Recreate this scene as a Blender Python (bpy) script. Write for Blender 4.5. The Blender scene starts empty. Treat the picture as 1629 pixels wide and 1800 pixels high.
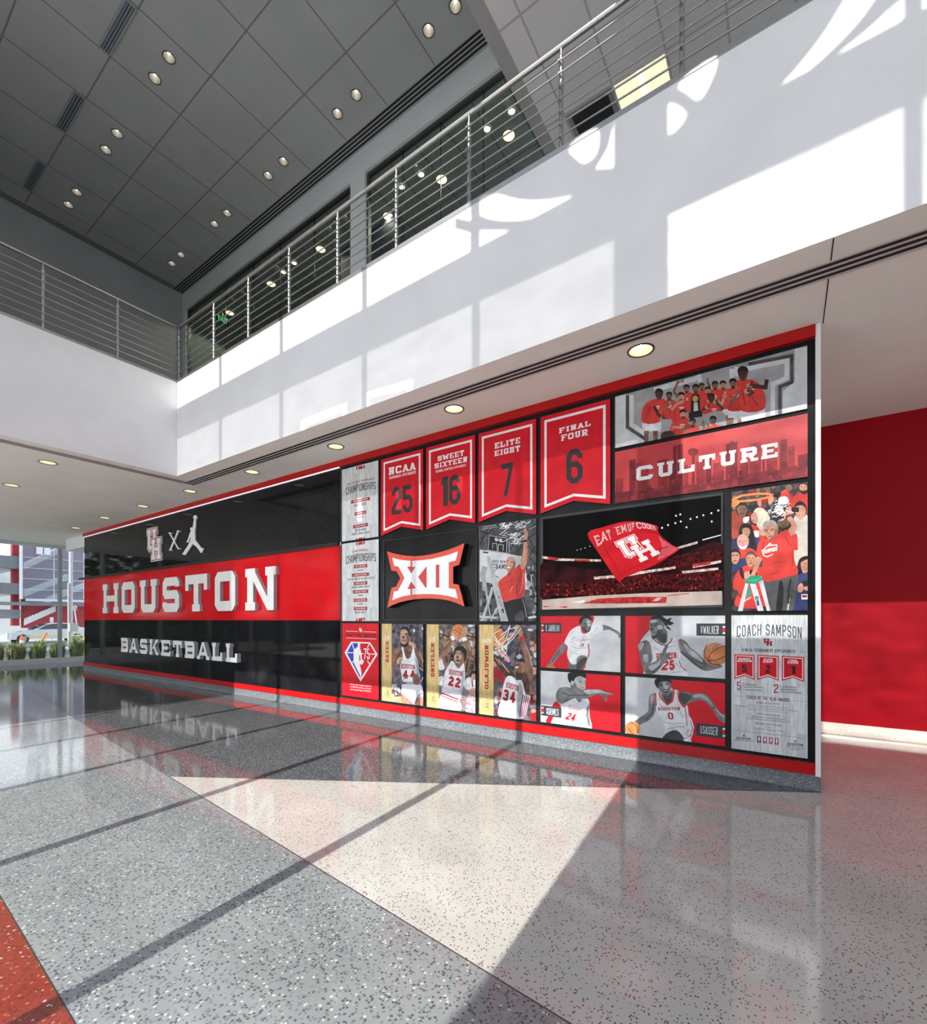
import bpy, bmesh, math, random
import numpy as np
from mathutils import Vector, Matrix
from mathutils.geometry import delaunay_2d_cdt
random.seed(7)
S = bpy.context.scene
COL = S.collection

# ------------------------------------------------------------------ camera
FPX, CX, CY = 823.0, 814.5, 1089.0
CAM = Vector((0.0, -5.145, 1.5))
YAW = math.atan2(566.5, FPX)
SN, CS = math.sin(YAW), math.cos(YAW)
cd = bpy.data.cameras.new('camera')
cd.sensor_fit = 'HORIZONTAL'; cd.sensor_width = 36.0
cd.lens = FPX / 1629.0 * 36.0
cd.shift_y = (CY - 900.0) / 1629.0
cd.clip_start = 0.05; cd.clip_end = 500
cam = bpy.data.objects.new('camera', cd); COL.objects.link(cam)
cam.location = CAM; cam.rotation_euler = (math.pi / 2, 0, YAW)
S.camera = cam

# ------------------------------------------------------------------ light
EXPOSURE = 0.31
SUN_STRENGTH = 5.6
SKY_STRENGTH = 2.1
SUN_DIR = Vector((-0.078, 1.0, -0.61))
FILM_T = 0.18
S.view_settings.view_transform = 'Standard'
S.view_settings.look = 'None'
S.view_settings.exposure = EXPOSURE
S.view_settings.gamma = 1.0
S.view_settings.use_curve_mapping = False
S.cycles.max_bounces = 10; S.cycles.diffuse_bounces = 6; S.cycles.glossy_bounces = 4
S.cycles.transparent_max_bounces = 12; S.cycles.transmission_bounces = 4
S.cycles.caustics_reflective = True; S.cycles.caustics_refractive = False
S.cycles.sample_clamp_indirect = 6.0; S.cycles.blur_glossy = 1.0
S.cycles.use_denoising = True

W_ = bpy.data.worlds.new('sky'); S.world = W_; W_.use_nodes = True
nt = W_.node_tree; nt.nodes.clear()
wo = nt.nodes.new('ShaderNodeOutputWorld'); wb = nt.nodes.new('ShaderNodeBackground')
wr = nt.nodes.new('ShaderNodeValToRGB'); wx = nt.nodes.new('ShaderNodeSeparateXYZ'); wt = nt.nodes.new('ShaderNodeTexCoord')
nt.links.new(wt.outputs['Generated'], wx.inputs[0]); nt.links.new(wx.outputs['Z'], wr.inputs[0])
nt.links.new(wr.outputs[0], wb.inputs[0]); nt.links.new(wb.outputs[0], wo.inputs[0])
wb.inputs[1].default_value = SKY_STRENGTH
cr = wr.color_ramp
cr.elements[0].position = 0.0; cr.elements[0].color = (0.50, 0.50, 0.48, 1)
cr.elements[1].position = 0.7; cr.elements[1].color = (0.52, 0.66, 0.92, 1)
e = cr.elements.new(0.02); e.color = (0.97, 0.97, 0.98, 1)
e = cr.elements.new(0.25); e.color = (0.88, 0.93, 1.0, 1)

sd = bpy.data.lights.new('sun', 'SUN'); sd.energy = SUN_STRENGTH; sd.angle = 0.006; sd.color = (1.0, 0.965, 0.91)
sun = bpy.data.objects.new('sun', sd); COL.objects.link(sun); sun.location = (4, -40, 30)
sun.rotation_euler = SUN_DIR.to_track_quat('-Z', 'Y').to_euler()

def portal(name, loc, direction, sx, sy):          # guides sky light through the modelled glazed openings
    l = bpy.data.lights.new(name, 'AREA'); l.shape = 'RECTANGLE'; l.size = sx; l.size_y = sy
    l.cycles.is_portal = True
    o = bpy.data.objects.new(name, l); COL.objects.link(o); o.location = loc
    o.rotation_euler = Vector(direction).to_track_quat('-Z', 'Z').to_euler()
portal('portal_front', (0.2, -6.75, 5.2), (0, 1, 0), 17.6, 10.4)
portal('portal_left', (-21.1, -2.0, 2.05), (1, 0, 0), 9.2, 4.1)
portal('portal_right', (9.15, -2.0, 5.2), (-1, 0, 0), 9.2, 10.4)

# ------------------------------------------------------------------ mapping helpers (pixel of the 1629x1800 photo -> point on a real plane)
def ray(px, py):
    u = (px - CX) / FPX
    return Vector((-SN + CS * u, CS + SN * u, (CY - py) / FPX))
def onY(px, py, Y=0.0):
    r = ray(px, py); return CAM + r * ((Y - CAM.y) / r.y)
def onX(px, py, X):
    r = ray(px, py); return CAM + r * ((X - CAM.x) / r.x)
def onZ(px, py, Z):
    r = ray(px, py); return CAM + r * ((Z - CAM.z) / r.z)

# ------------------------------------------------------------------ objects
def link(o): COL.objects.link(o); return o
def tag(o, label=None, cat=None, group=None, kind=None):
    if label: o['label'] = label
    if cat: o['category'] = cat
    if group: o['group'] = group
    if kind: o['kind'] = kind
    return o
def thing(name, label, cat, loc=(0, 0, 0), group=None):
    o = link(bpy.data.objects.new(name, None)); o.location = loc; o.empty_display_size = 0.1
    return tag(o, label, cat, group)
def root_loc(o):
    v = Vector((0, 0, 0))
    while o: v += o.location; o = o.parent
    return v
class MB:
    def __init__(s): s.v = []; s.f = []; s.m = []
    def face(s, pts, m=0):
        i = len(s.v); s.v += [tuple(p) for p in pts]; s.f.append(tuple(range(i, i + len(pts)))); s.m.append(m)
    def box(s, a, b, m=0):
        x0, x1 = sorted((a[0], b[0])); y0, y1 = sorted((a[1], b[1])); z0, z1 = sorted((a[2], b[2]))
        i = len(s.v)
        s.v += [(x0,y0,z0),(x1,y0,z0),(x1,y1,z0),(x0,y1,z0),(x0,y0,z1),(x1,y0,z1),(x1,y1,z1),(x0,y1,z1)]
        for q in ((3,2,1,0),(4,5,6,7),(0,1,5,4),(1,2,6,5),(2,3,7,6),(3,0,4,7)):
            s.f.append(tuple(i + k for k in q)); s.m.append(m)
        return s
    def tube(s, a, b, r, n=10, m=0, r2=None, caps=True):
        a, b = Vector(a), Vector(b); d = (b - a).normalized(); r2 = r if r2 is None else r2
        u = d.orthogonal().normalized(); w = d.cross(u); i = len(s.v)
        for p, rr in ((a, r), (b, r2)):
            for k in range(n):
                t = 2 * math.pi * k / n; s.v.append(tuple(p + (u * math.cos(t) + w * math.sin(t)) * rr))
        for k in range(n):
            j = (k + 1) % n; s.f.append((i + k, i + j, i + n + j, i + n + k)); s.m.append(m)
        if caps:
            s.f.append(tuple(i + k for k in reversed(range(n)))); s.m.append(m)
            s.f.append(tuple(i + n + k for k in range(n))); s.m.append(m)
        return s
    def lathe(s, c, prof, n=24, m=0):               # profile of (radius, z) about the vertical through c
        i = len(s.v); L = len(prof)
        for k in range(n):
            t = 2 * math.pi * k / n
            for r, z in prof: s.v.append((c[0] + r * math.cos(t), c[1] + r * math.sin(t), c[2] + z))
        for k in range(n):
            j = (k + 1) % n
            for q in range(L - 1):
                s.f.append((i + k * L + q, i + j * L + q, i + j * L + q + 1, i + k * L + q + 1)); s.m.append(m)
        return s
    def prism(s, pts, a, b, m=0):                    # pts: list of 3D points, swept along vector from offset a to b (vectors)
        a, b = Vector(a), Vector(b); n = len(pts); i = len(s.v)
        s.v += [tuple(Vector(p) + a) for p in pts] + [tuple(Vector(p) + b) for p in pts]
        s.f.append(tuple(i + k for k in range(n))); s.m.append(m)
        s.f.append(tuple(i + n + k for k in reversed(range(n)))); s.m.append(m)
        for k in range(n):
            j = (k + 1) % n; s.f.append((i + j, i + k, i + n + k, i + n + j)); s.m.append(m)
        return s
    def build(s, name, mats, parent=None, smooth=False, recalc=True):
        me = bpy.data.meshes.new(name); off = root_loc(parent) if parent else Vector((0, 0, 0))
        me.from_pydata([tuple(Vector(p) - off) for p in s.v], [], s.f)
        if not isinstance(mats, (list, tuple)): mats = [mats]
        for m in mats: me.materials.append(m)
        for p, m in zip(me.polygons, s.m): p.material_index = m
        if recalc:
            bm = bmesh.new(); bm.from_mesh(me); bmesh.ops.remove_doubles(bm, verts=bm.verts, dist=1e-5)
            bmesh.ops.recalc_face_normals(bm, faces=bm.faces); bm.to_mesh(me); bm.free()
        if smooth:
            for p in me.polygons: p.use_smooth = True
            try: me.set_sharp_from_angle(angle=math.radians(40))
            except Exception: pass
        o = link(bpy.data.objects.new(name, me))
        if parent: o.parent = parent
        return o
def struct(name, mb, mats, **k): return tag(mb.build(name, mats, **k), kind='structure')
def copy_thing(root, loc, label=None, group=None):
    r = root.copy(); COL.objects.link(r); r.location = loc
    if label: r['label'] = label
    if group: r['group'] = group
    for ch in list(root.children):
        c = ch.copy(); COL.objects.link(c); c.parent = r
        for g in list(ch.children):
            d = g.copy(); COL.objects.link(d); d.parent = c
    return r

# ------------------------------------------------------------------ materials
MATS = {}
def mat(name, col, rough=0.5, metal=0.0, spec=0.5, emit=None, es=1.0, coat=0.0):
    if name in MATS: return MATS[name]
    m = bpy.data.materials.new(name); m.use_nodes = True
    b = m.node_tree.nodes['Principled BSDF']
    b.inputs['Base Color'].default_value = (*col, 1); b.inputs['Roughness'].default_value = rough
    b.inputs['Metallic'].default_value = metal; b.inputs['Specular IOR Level'].default_value = spec
    b.inputs['Coat Weight'].default_value = coat; b.inputs['Coat Roughness'].default_value = 0.05
    if emit: b.inputs['Emission Color'].default_value = (*emit, 1); b.inputs['Emission Strength'].default_value = es
    MATS[name] = m; return m
def N(m, t): return m.node_tree.nodes.new(t)
def L(m, a, b): m.node_tree.links.new(a, b)
def ramp(m, stops, interp='LINEAR'):
    r = N(m, 'ShaderNodeValToRGB'); c = r.color_ramp; c.interpolation = interp
    while len(c.elements) > 1: c.elements.remove(c.elements[0])
    c.elements[0].position = stops[0][0]; c.elements[0].color = (*stops[0][1], 1)
    for p, q in stops[1:]: el = c.elements.new(p); el.color = (*q, 1)
    return r
def noisy(name, col, var=0.25, scale=20.0, rough=0.4, spec=0.4, detail=4.0, stretch=(1, 1, 1), emit=0.0, coat=0.0):
    """a printed, plastered or woven colour with a little tonal variation"""
    if name in MATS: return MATS[name]
    m = mat(name, col, rough, spec=spec, coat=coat); b = m.node_tree.nodes['Principled BSDF']
    tc = N(m, 'ShaderNodeTexCoord'); mp = N(m, 'ShaderNodeMapping'); mp.inputs['Scale'].default_value = stretch
    no = N(m, 'ShaderNodeTexNoise'); no.inputs['Scale'].default_value = scale; no.inputs['Detail'].default_value = detail
    lo = tuple(max(0, c * (1 - var)) for c in col); hi = tuple(min(1, c * (1 + var)) for c in col)
    r = ramp(m, [(0.32, lo), (0.68, hi)])
    L(m, tc.outputs['Object'], mp.inputs[0]); L(m, mp.outputs[0], no.inputs['Vector']); L(m, no.outputs['Fac'], r.inputs[0]); L(m, r.outputs[0], b.inputs['Base Color'])
    if emit:
        L(m, r.outputs[0], b.inputs['Emission Color']); b.inputs['Emission Strength'].default_value = emit
    return m
def terrazzo(name, base, chips, scale, dark, amount, rough=0.07, fine=None):
    m = mat(name, base, rough, spec=0.5); b = m.node_tree.nodes['Principled BSDF']
    tc = N(m, 'ShaderNodeTexCoord'); v = N(m, 'ShaderNodeTexVoronoi'); v.inputs['Scale'].default_value = scale
    v.inputs['Randomness'].default_value = 1.0
    wn = N(m, 'ShaderNodeTexNoise'); wn.inputs['Scale'].default_value = scale * 0.9; wn.inputs['Detail'].default_value = 2
    mixv = N(m, 'ShaderNodeMixRGB'); mixv.blend_type = 'ADD'; mixv.inputs[0].default_value = 0.35 / scale
    L(m, tc.outputs['Object'], mixv.inputs[1]); L(m, wn.outputs['Color'], mixv.inputs[2]); L(m, tc.outputs['Object'], wn.inputs['Vector'])
    L(m, mixv.outputs[0], v.inputs['Vector'])
    sp = N(m, 'ShaderNodeSeparateColor'); L(m, v.outputs['Color'], sp.inputs[0])
    cc = ramp(m, chips, 'CONSTANT'); L(m, sp.outputs[0], cc.inputs[0])
    pick = N(m, 'ShaderNodeMath'); pick.operation = 'LESS_THAN'; pick.inputs[1].default_value = amount; L(m, sp.outputs[1], pick.inputs[0])
    near = N(m, 'ShaderNodeMath'); near.operation = 'LESS_THAN'; near.inputs[1].default_value = dark; L(m, v.outputs['Distance'], near.inputs[0])
    mul = N(m, 'ShaderNodeMath'); mul.operation = 'MULTIPLY'; L(m, pick.outputs[0], mul.inputs[0]); L(m, near.outputs[0], mul.inputs[1])
    big = N(m, 'ShaderNodeTexNoise'); big.inputs['Scale'].default_value = 1.7; big.inputs['Detail'].default_value = 5
    L(m, tc.outputs['Object'], big.inputs['Vector'])
    br = ramp(m, [(0.3, tuple(c * 0.9 for c in base)), (0.7, tuple(min(1, c * 1.08) for c in base))]); L(m, big.outputs['Fac'], br.inputs[0])
    mx = N(m, 'ShaderNodeMixRGB'); L(m, mul.outputs[0], mx.inputs[0]); L(m, br.outputs[0], mx.inputs[1]); L(m, cc.outputs[0], mx.inputs[2])
    last = mx.outputs[0]
    if fine:                                            # finer grit between the chips
        gn = N(m, 'ShaderNodeTexNoise'); gn.inputs['Scale'].default_value = 190; gn.inputs['Detail'].default_value = 1; L(m, tc.outputs['Object'], gn.inputs['Vector'])
        gr = ramp(m, [(0.38, (1 - fine,) * 3), (0.62, (1 + fine,) * 3)]); L(m, gn.outputs['Fac'], gr.inputs[0])
        gx = N(m, 'ShaderNodeMixRGB'); gx.blend_type = 'MULTIPLY'; gx.inputs[0].default_value = 1; L(m, last, gx.inputs[1]); L(m, gr.outputs[0], gx.inputs[2]); last = gx.outputs[0]
    L(m, last, b.inputs['Base Color'])
    bp = N(m, 'ShaderNodeBump'); bp.inputs['Strength'].default_value = 0.004; bp.inputs['Distance'].default_value = 0.02
    wv = N(m, 'ShaderNodeTexNoise'); wv.inputs['Scale'].default_value = 2.2; L(m, tc.outputs['Object'], wv.inputs['Vector'])
    L(m, wv.outputs['Fac'], bp.inputs['Height']); L(m, bp.outputs[0], b.inputs['Normal'])
    return m
def glass(name, tint=(1, 1, 1), refl=1.0, f0=0.05):
    """a glazed pane: clear or tinted, mirroring more at grazing angles"""
    m = bpy.data.materials.new(name); m.use_nodes = True; n = m.node_tree; n.nodes.clear()
    o = N(m, 'ShaderNodeOutputMaterial'); t = N(m, 'ShaderNodeBsdfTransparent'); g = N(m, 'ShaderNodeBsdfGlossy')
    g.inputs['Roughness'].default_value = 0.0; t.inputs[0].default_value = (*tint, 1); g.inputs[0].default_value = (refl, refl, refl, 1)
    f = N(m, 'ShaderNodeLayerWeight'); f.inputs[0].default_value = 0.5; p = N(m, 'ShaderNodeMath'); p.operation = 'POWER'; p.inputs[1].default_value = 5.0
    r = N(m, 'ShaderNodeMapRange'); r.inputs[3].default_value = f0; r.inputs[4].default_value = 1.0; mx = N(m, 'ShaderNodeMixShader')
    L(m, f.outputs['Facing'], p.inputs[0]); L(m, p.outputs[0], r.inputs[0]); L(m, r.outputs[0], mx.inputs[0])
    L(m, t.outputs[0], mx.inputs[1]); L(m, g.outputs[0], mx.inputs[2]); L(m, mx.outputs[0], o.inputs[0])
    return m
def filmmat(name, t, col):
    """perforated window film: part of the light passes, the rest meets the vinyl"""
    m = bpy.data.materials.new(name); m.use_nodes = True; n = m.node_tree; n.nodes.clear()
    o = N(m, 'ShaderNodeOutputMaterial'); tr = N(m, 'ShaderNodeBsdfTransparent'); d = N(m, 'ShaderNodeBsdfDiffuse'); d.inputs[0].default_value = (*col, 1)
    mx = N(m, 'ShaderNodeMixShader'); L(m, d.outputs[0], mx.inputs[1]); L(m, tr.outputs[0], mx.inputs[2]); L(m, mx.outputs[0], o.inputs[0])
    tc = N(m, 'ShaderNodeTexCoord'); no = N(m, 'ShaderNodeTexNoise'); no.inputs['Scale'].default_value = 2.6; no.inputs['Detail'].default_value = 6
    mp = N(m, 'ShaderNodeMapping'); mp.inputs['Scale'].default_value = (1, 1, 2.2); L(m, tc.outputs['Object'], mp.inputs[0]); L(m, mp.outputs[0], no.inputs['Vector'])
    r = N(m, 'ShaderNodeMapRange'); r.inputs[1].default_value = 0.3; r.inputs[2].default_value = 0.7; r.inputs[3].default_value = t * 0.8; r.inputs[4].default_value = t * 1.2
    L(m, no.outputs['Fac'], r.inputs[0]); L(m, r.outputs[0], mx.inputs[0])
    return m
def gridmat(name, col, line, ox, oy, px, py, lw, rough=0.85):
    """ceiling tiles with their joints, laid out in metres"""
    m = noisy(name, col, 0.06, 1.1, rough, spec=0.2); b = m.node_tree.nodes['Principled BSDF']
    src = b.inputs['Base Color'].links[0].from_socket
    tc = N(m, 'ShaderNodeTexCoord'); sx = N(m, 'ShaderNodeSeparateXYZ'); L(m, tc.outputs['Object'], sx.inputs[0])
    outs = []
    for ax, o, p in (('X', ox, px), ('Y', oy, py)):
        a = N(m, 'ShaderNodeMath'); a.operation = 'ADD'; a.inputs[1].default_value = -o + lw / 2 + 200 * p; L(m, sx.outputs[ax], a.inputs[0])
        d = N(m, 'ShaderNodeMath'); d.operation = 'MODULO'; d.inputs[1].default_value = p; L(m, a.outputs[0], d.inputs[0])
        c = N(m, 'ShaderNodeMath'); c.operation = 'LESS_THAN'; c.inputs[1].default_value = lw; L(m, d.outputs[0], c.inputs[0]); outs.append(c)
    mx = N(m, 'ShaderNodeMath'); mx.operation = 'MAXIMUM'; L(m, outs[0].outputs[0], mx.inputs[0]); L(m, outs[1].outputs[0], mx.inputs[1])
    mix = N(m, 'ShaderNodeMixRGB'); mix.inputs[2].default_value = (*line, 1); L(m, mx.outputs[0], mix.inputs[0]); L(m, src, mix.inputs[1]); L(m, mix.outputs[0], b.inputs['Base Color'])
    return m
def plankmat(name):
    m = mat(name, (0.6, 0.62, 0.63), 0.32, spec=0.45); b = m.node_tree.nodes['Principled BSDF']
    tc = N(m, 'ShaderNodeTexCoord'); sx = N(m, 'ShaderNodeSeparateXYZ'); L(m, tc.outputs['Object'], sx.inputs[0])
    cb = N(m, 'ShaderNodeCombineXYZ'); L(m, sx.outputs['Z'], cb.inputs[0]); L(m, sx.outputs['X'], cb.inputs[1])
    bk = N(m, 'ShaderNodeTexBrick'); bk.inputs['Scale'].default_value = 1.0; bk.inputs['Brick Width'].default_value = 0.42; bk.inputs['Row Height'].default_value = 0.055
    bk.inputs['Mortar Size'].default_value = 0.0012; bk.inputs['Color1'].default_value = (0.72, 0.74, 0.75, 1); bk.inputs['Color2'].default_value = (0.56, 0.58, 0.59, 1)
    bk.inputs['Mortar'].default_value = (0.45, 0.46, 0.47, 1); bk.inputs['Bias'].default_value = 0.0; L(m, cb.outputs[0], bk.inputs['Vector'])
    no = N(m, 'ShaderNodeTexNoise'); no.inputs['Scale'].default_value = 9; no.inputs['Detail'].default_value = 6
    mp = N(m, 'ShaderNodeMapping'); mp.inputs['Scale'].default_value = (6, 6, 0.9); L(m, tc.outputs['Object'], mp.inputs[0]); L(m, mp.outputs[0], no.inputs['Vector'])
    r = ramp(m, [(0.3, (0.72, 0.74, 0.75)), (0.6, (1, 1, 1))]); L(m, no.outputs['Fac'], r.inputs[0])
    mx = N(m, 'ShaderNodeMixRGB'); mx.blend_type = 'MULTIPLY'; mx.inputs[0].default_value = 1; L(m, bk.outputs['Color'], mx.inputs[1]); L(m, r.outputs[0], mx.inputs[2])
    L(m, mx.outputs[0], b.inputs['Base Color'])
    return m

white_wall = noisy('white paint', (0.80, 0.79, 0.80), 0.03, 2.0, 0.7, 0.3)
soffit_m = noisy('warm white plaster', (0.92, 0.93, 0.86), 0.03, 1.5, 0.8, 0.25)
grey_wall = noisy('grey paint', (0.36, 0.365, 0.37), 0.05, 1.5, 0.75, 0.25)
lgrey_wall = noisy('light grey paint', (0.62, 0.655, 0.66), 0.04, 1.5, 0.7, 0.25)
red_wall = noisy('red paint', (0.34, 0.003, 0.010), 0.08, 1.2, 0.5, 0.12)
red_trim = noisy('red gloss trim', (0.44, 0.005, 0.006), 0.05, 3.0, 0.22, 0.35)
red_panel = noisy('red gloss panel', (0.66, 0.004, 0.010), 0.06, 2.0, 0.10, 0.2)
black_gloss = noisy('black gloss panel', (0.010, 0.010, 0.012), 0.3, 2.0, 0.05, 0.18)
black_sat = noisy('black satin board', (0.013, 0.013, 0.014), 0.3, 3.0, 0.16, 0.16)
black_m = mat('black edge', (0.008, 0.008, 0.009), 0.25)
steel = noisy('brushed steel', (0.50, 0.49, 0.475), 0.06, 30.0, 0.36); steel.node_tree.nodes['Principled BSDF'].inputs['Metallic'].default_value = 1.0
alu = mat('dark anodised frame', (0.10, 0.105, 0.11), 0.4, 0.6)
alu_l = mat('grey aluminium frame', (0.38, 0.40, 0.42), 0.4, 0.5)
slot_dark = mat('dark slot', (0.012, 0.012, 0.014), 0.6)
letter_white = noisy('white acrylic', (0.88, 0.885, 0.87), 0.05, 5.0, 0.22, 0.5)
letter_side = noisy('grey acrylic return', (0.40, 0.41, 0.43), 0.05, 5.0, 0.3, 0.5)
t_light = terrazzo('light grey terrazzo', (0.45, 0.475, 0.47), [(0, (0.05, 0.055, 0.06)), (0.35, (0.10, 0.11, 0.11)), (0.7, (0.19, 0.20, 0.20)), (0.95, (0.58, 0.58, 0.56)), (0.99, (0.5, 0.42, 0.28))], 105, 0.62, 0.74, fine=0.42)
t_dark = mat('dark slot', (0.012, 0.012, 0.014), 0.6)
letter_white = noisy('white acrylic', (0.88, 0.885, 0.87), 0.05, 5.0, 0.22, 0.5)
letter_side = noisy('grey acrylic return', (0.40, 0.41, 0.43), 0.05, 5.0, 0.3, 0.5)
t_light = terrazzo('light grey terrazzo', (0.41, 0.435, 0.43), [(0, (0.06, 0.065, 0.07)), (0.25, (0.14, 0.15, 0.15)), (0.55, (0.24, 0.255, 0.25)), (0.95, (0.55, 0.55, 0.53)), (0.99, (0.5, 0.42, 0.28))], 100, 0.60, 0.80)
t_dark = mat('dark slot', (0.012, 0.012, 0.014), 0.6)
letter_white = noisy('white acrylic', (0.88, 0.885, 0.87), 0.05, 5.0, 0.22, 0.5)
letter_side = noisy('grey acrylic return', (0.40, 0.41, 0.43), 0.05, 5.0, 0.3, 0.5)
t_light = terrazzo('light grey terrazzo', (0.37, 0.395, 0.39), [(0, (0.055, 0.06, 0.065)), (0.3, (0.12, 0.13, 0.13)), (0.65, (0.20, 0.21, 0.21)), (0.93, (0.55, 0.55, 0.53)), (0.985, (0.5, 0.42, 0.28))], 92, 0.52, 0.66)
t_dark = mat('dark slot', (0.012, 0.012, 0.014), 0.6)
letter_white = noisy('white acrylic', (0.88, 0.885, 0.87), 0.05, 5.0, 0.22, 0.5)
letter_side = noisy('grey acrylic return', (0.40, 0.41, 0.43), 0.05, 5.0, 0.3, 0.5)
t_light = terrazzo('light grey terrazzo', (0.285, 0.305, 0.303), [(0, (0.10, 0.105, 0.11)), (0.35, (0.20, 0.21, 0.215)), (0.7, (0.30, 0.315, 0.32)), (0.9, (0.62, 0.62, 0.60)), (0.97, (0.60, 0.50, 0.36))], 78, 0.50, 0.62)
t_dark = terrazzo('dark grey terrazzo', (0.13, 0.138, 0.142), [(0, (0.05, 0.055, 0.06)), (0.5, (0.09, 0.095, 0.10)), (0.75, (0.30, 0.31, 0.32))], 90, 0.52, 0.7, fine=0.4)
t_white = terrazzo('cream terrazzo', (0.58, 0.565, 0.515), [(0, (0.25, 0.075, 0.05)), (0.4, (0.16, 0.13, 0.11)), (0.6, (0.36, 0.28, 0.22)), (0.9, (0.09, 0.08, 0.075))], 105, 0.44, 0.22)
t_red = terrazzo('red terrazzo', (0.28, 0.040, 0.022), [(0, (0.20, 0.03, 0.02)), (0.5, (0.14, 0.03, 0.025)), (0.8, (0.5, 0.16, 0.10)), (0.95, (0.62, 0.5, 0.42))], 78, 0.5, 0.6)
t_base = terrazzo('dark terrazzo base', (0.16, 0.175, 0.19), [(0, (0.07, 0.075, 0.08)), (0.5, (0.10, 0.11, 0.12)), (0.75, (0.36, 0.38, 0.40))], 110, 0.45, 0.7, 0.25)
t_cream_base = terrazzo('cream terrazzo base', (0.78, 0.74, 0.66), [(0, (0.5, 0.36, 0.26)), (0.6, (0.4, 0.32, 0.26))], 110, 0.4, 0.3, 0.2)
ceil_main = gridmat('grey ceiling tile', (0.46, 0.48, 0.468), (0.23, 0.23, 0.23), -6.795, -1.131, 1.05, 1.05, 0.022)
ceil_low = gridmat('white ceiling tile', (0.72, 0.70, 0.70), (0.48, 0.47, 0.47), -2.350, -0.654, 0.61, 0.61, 0.025)
bulb_m = mat('lit lamp', (1, 0.95, 0.85), 0.4, emit=(1.0, 0.88, 0.66), es=8)
bulb_s = mat('lit soffit lamp', (1, 0.95, 0.85), 0.4, emit=(1.0, 0.92, 0.70), es=16)
refl_m = mat('glowing lamp reflector', (0.20, 0.20, 0.20), 0.4, 0.0, emit=(1.0, 0.92, 0.75), es=0.04)  # faint emission put in, standing for bulb light on the reflector
refl_w = mat('warm glowing lamp reflector', (0.46, 0.45, 0.33), 0.4, 0.0, emit=(1.0, 0.95, 0.65), es=0.14)  # emission imitates the bulb's warm glow on the reflector bowl
ring_dark = mat('dark trim ring', (0.05, 0.05, 0.05), 0.35, 0.4)
clear_glass = glass('clear glass', (0.97, 0.98, 0.98), 1.0, 0.04)
tint_glass = glass('tinted glass', (0.60, 0.63, 0.64), 1.0, 0.04)
store_glass = glass('dark green glass', (0.55, 0.63, 0.58), 0.9, 0.08)

# ------------------------------------------------------------------ 2D regions: paint-order arrangement of polygons
def area2(p): return sum(p[i][0] * p[(i + 1) % len(p)][1] - p[(i + 1) % len(p)][0] * p[i][1] for i in range(len(p)))
def inside(px, py, P):
    """nonzero winding of many points against one polygon"""
    w = np.zeros(len(px), int); n = len(P)
    for i in range(n):
        x0, y0 = P[i]; x1, y1 = P[(i + 1) % n]
        c = (x1 - x0) * (py - y0) - (px - x0) * (y1 - y0)
        w += ((y0 <= py) & (y1 > py) & (c > 0)).astype(int) - ((y0 > py) & (y1 <= py) & (c < 0)).astype(int)
    return w != 0
def cdt(polys):
    V, E = [], []
    for p in polys:
        i = len(V); n = len(p); V += [Vector((a[0], a[1])) for a in p]; E += [(i + k, i + (k + 1) % n) for k in range(n)]
    vo, eo, fo, ov, oe, of = delaunay_2d_cdt(V, E, [], 0, 1e-6, False)
    vo = np.array([(v.x, v.y) for v in vo]); fo = [f for f in fo if len(f) >= 3]
    cx = np.array([vo[list(f)].mean(axis=0) for f in fo]) if fo else np.zeros((0, 2))
    top = np.full(len(fo), -1)
    for k, p in enumerate(polys):
        P = np.array([(a[0], a[1]) for a in p]); lo, hi = P.min(axis=0), P.max(axis=0)
        m = np.where((cx[:, 0] >= lo[0]) & (cx[:, 0] <= hi[0]) & (cx[:, 1] >= lo[1]) & (cx[:, 1] <= hi[1]))[0]
        if len(m): m = m[inside(cx[m, 0], cx[m, 1], [tuple(q) for q in P])]; top[m] = k
    return vo, fo, cx, top
def arrange(polys, base=None):
    """polys: [(points2d, tag)] in paint order -> {tag: [tri of 2D points]}; clipped to polygon number `base`"""
    P, tg = [], []
    for p, t in polys:
        if len(p) > 2 and abs(area2(p)) > 1e-9: P.append([tuple(a) for a in p]); tg.append(t)
    vo, fo, cx, top = cdt(P); out = {}
    if base is not None: top[~inside(cx[:, 0], cx[:, 1], P[base])] = -1
    for f, k in zip(fo, top):
        if k >= 0: out.setdefault(tg[k], []).append([(float(vo[i][0]), float(vo[i][1])) for i in f])
    return out
def union(polys):
    vo, fo, cx, top = cdt([[tuple(a) for a in p] for p in polys])
    return [Vector((float(v[0]), float(v[1]))) for v in vo], [list(f) for f, k in zip(fo, top) if k >= 0]
def smooth(p, k=3):
    n = len(p); out = []
    for i in range(n):
        a, b, c, d = (Vector(p[(i + j) % n]) for j in (-1, 0, 1, 2))
        for s in range(k):
            t = s / k
            out.append(tuple(0.5 * ((2 * b) + (c - a) * t + (2 * a - 5 * b + 4 * c - d) * t * t + (3 * b - a - 3 * c + d) * t ** 3)))
    return out
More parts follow.
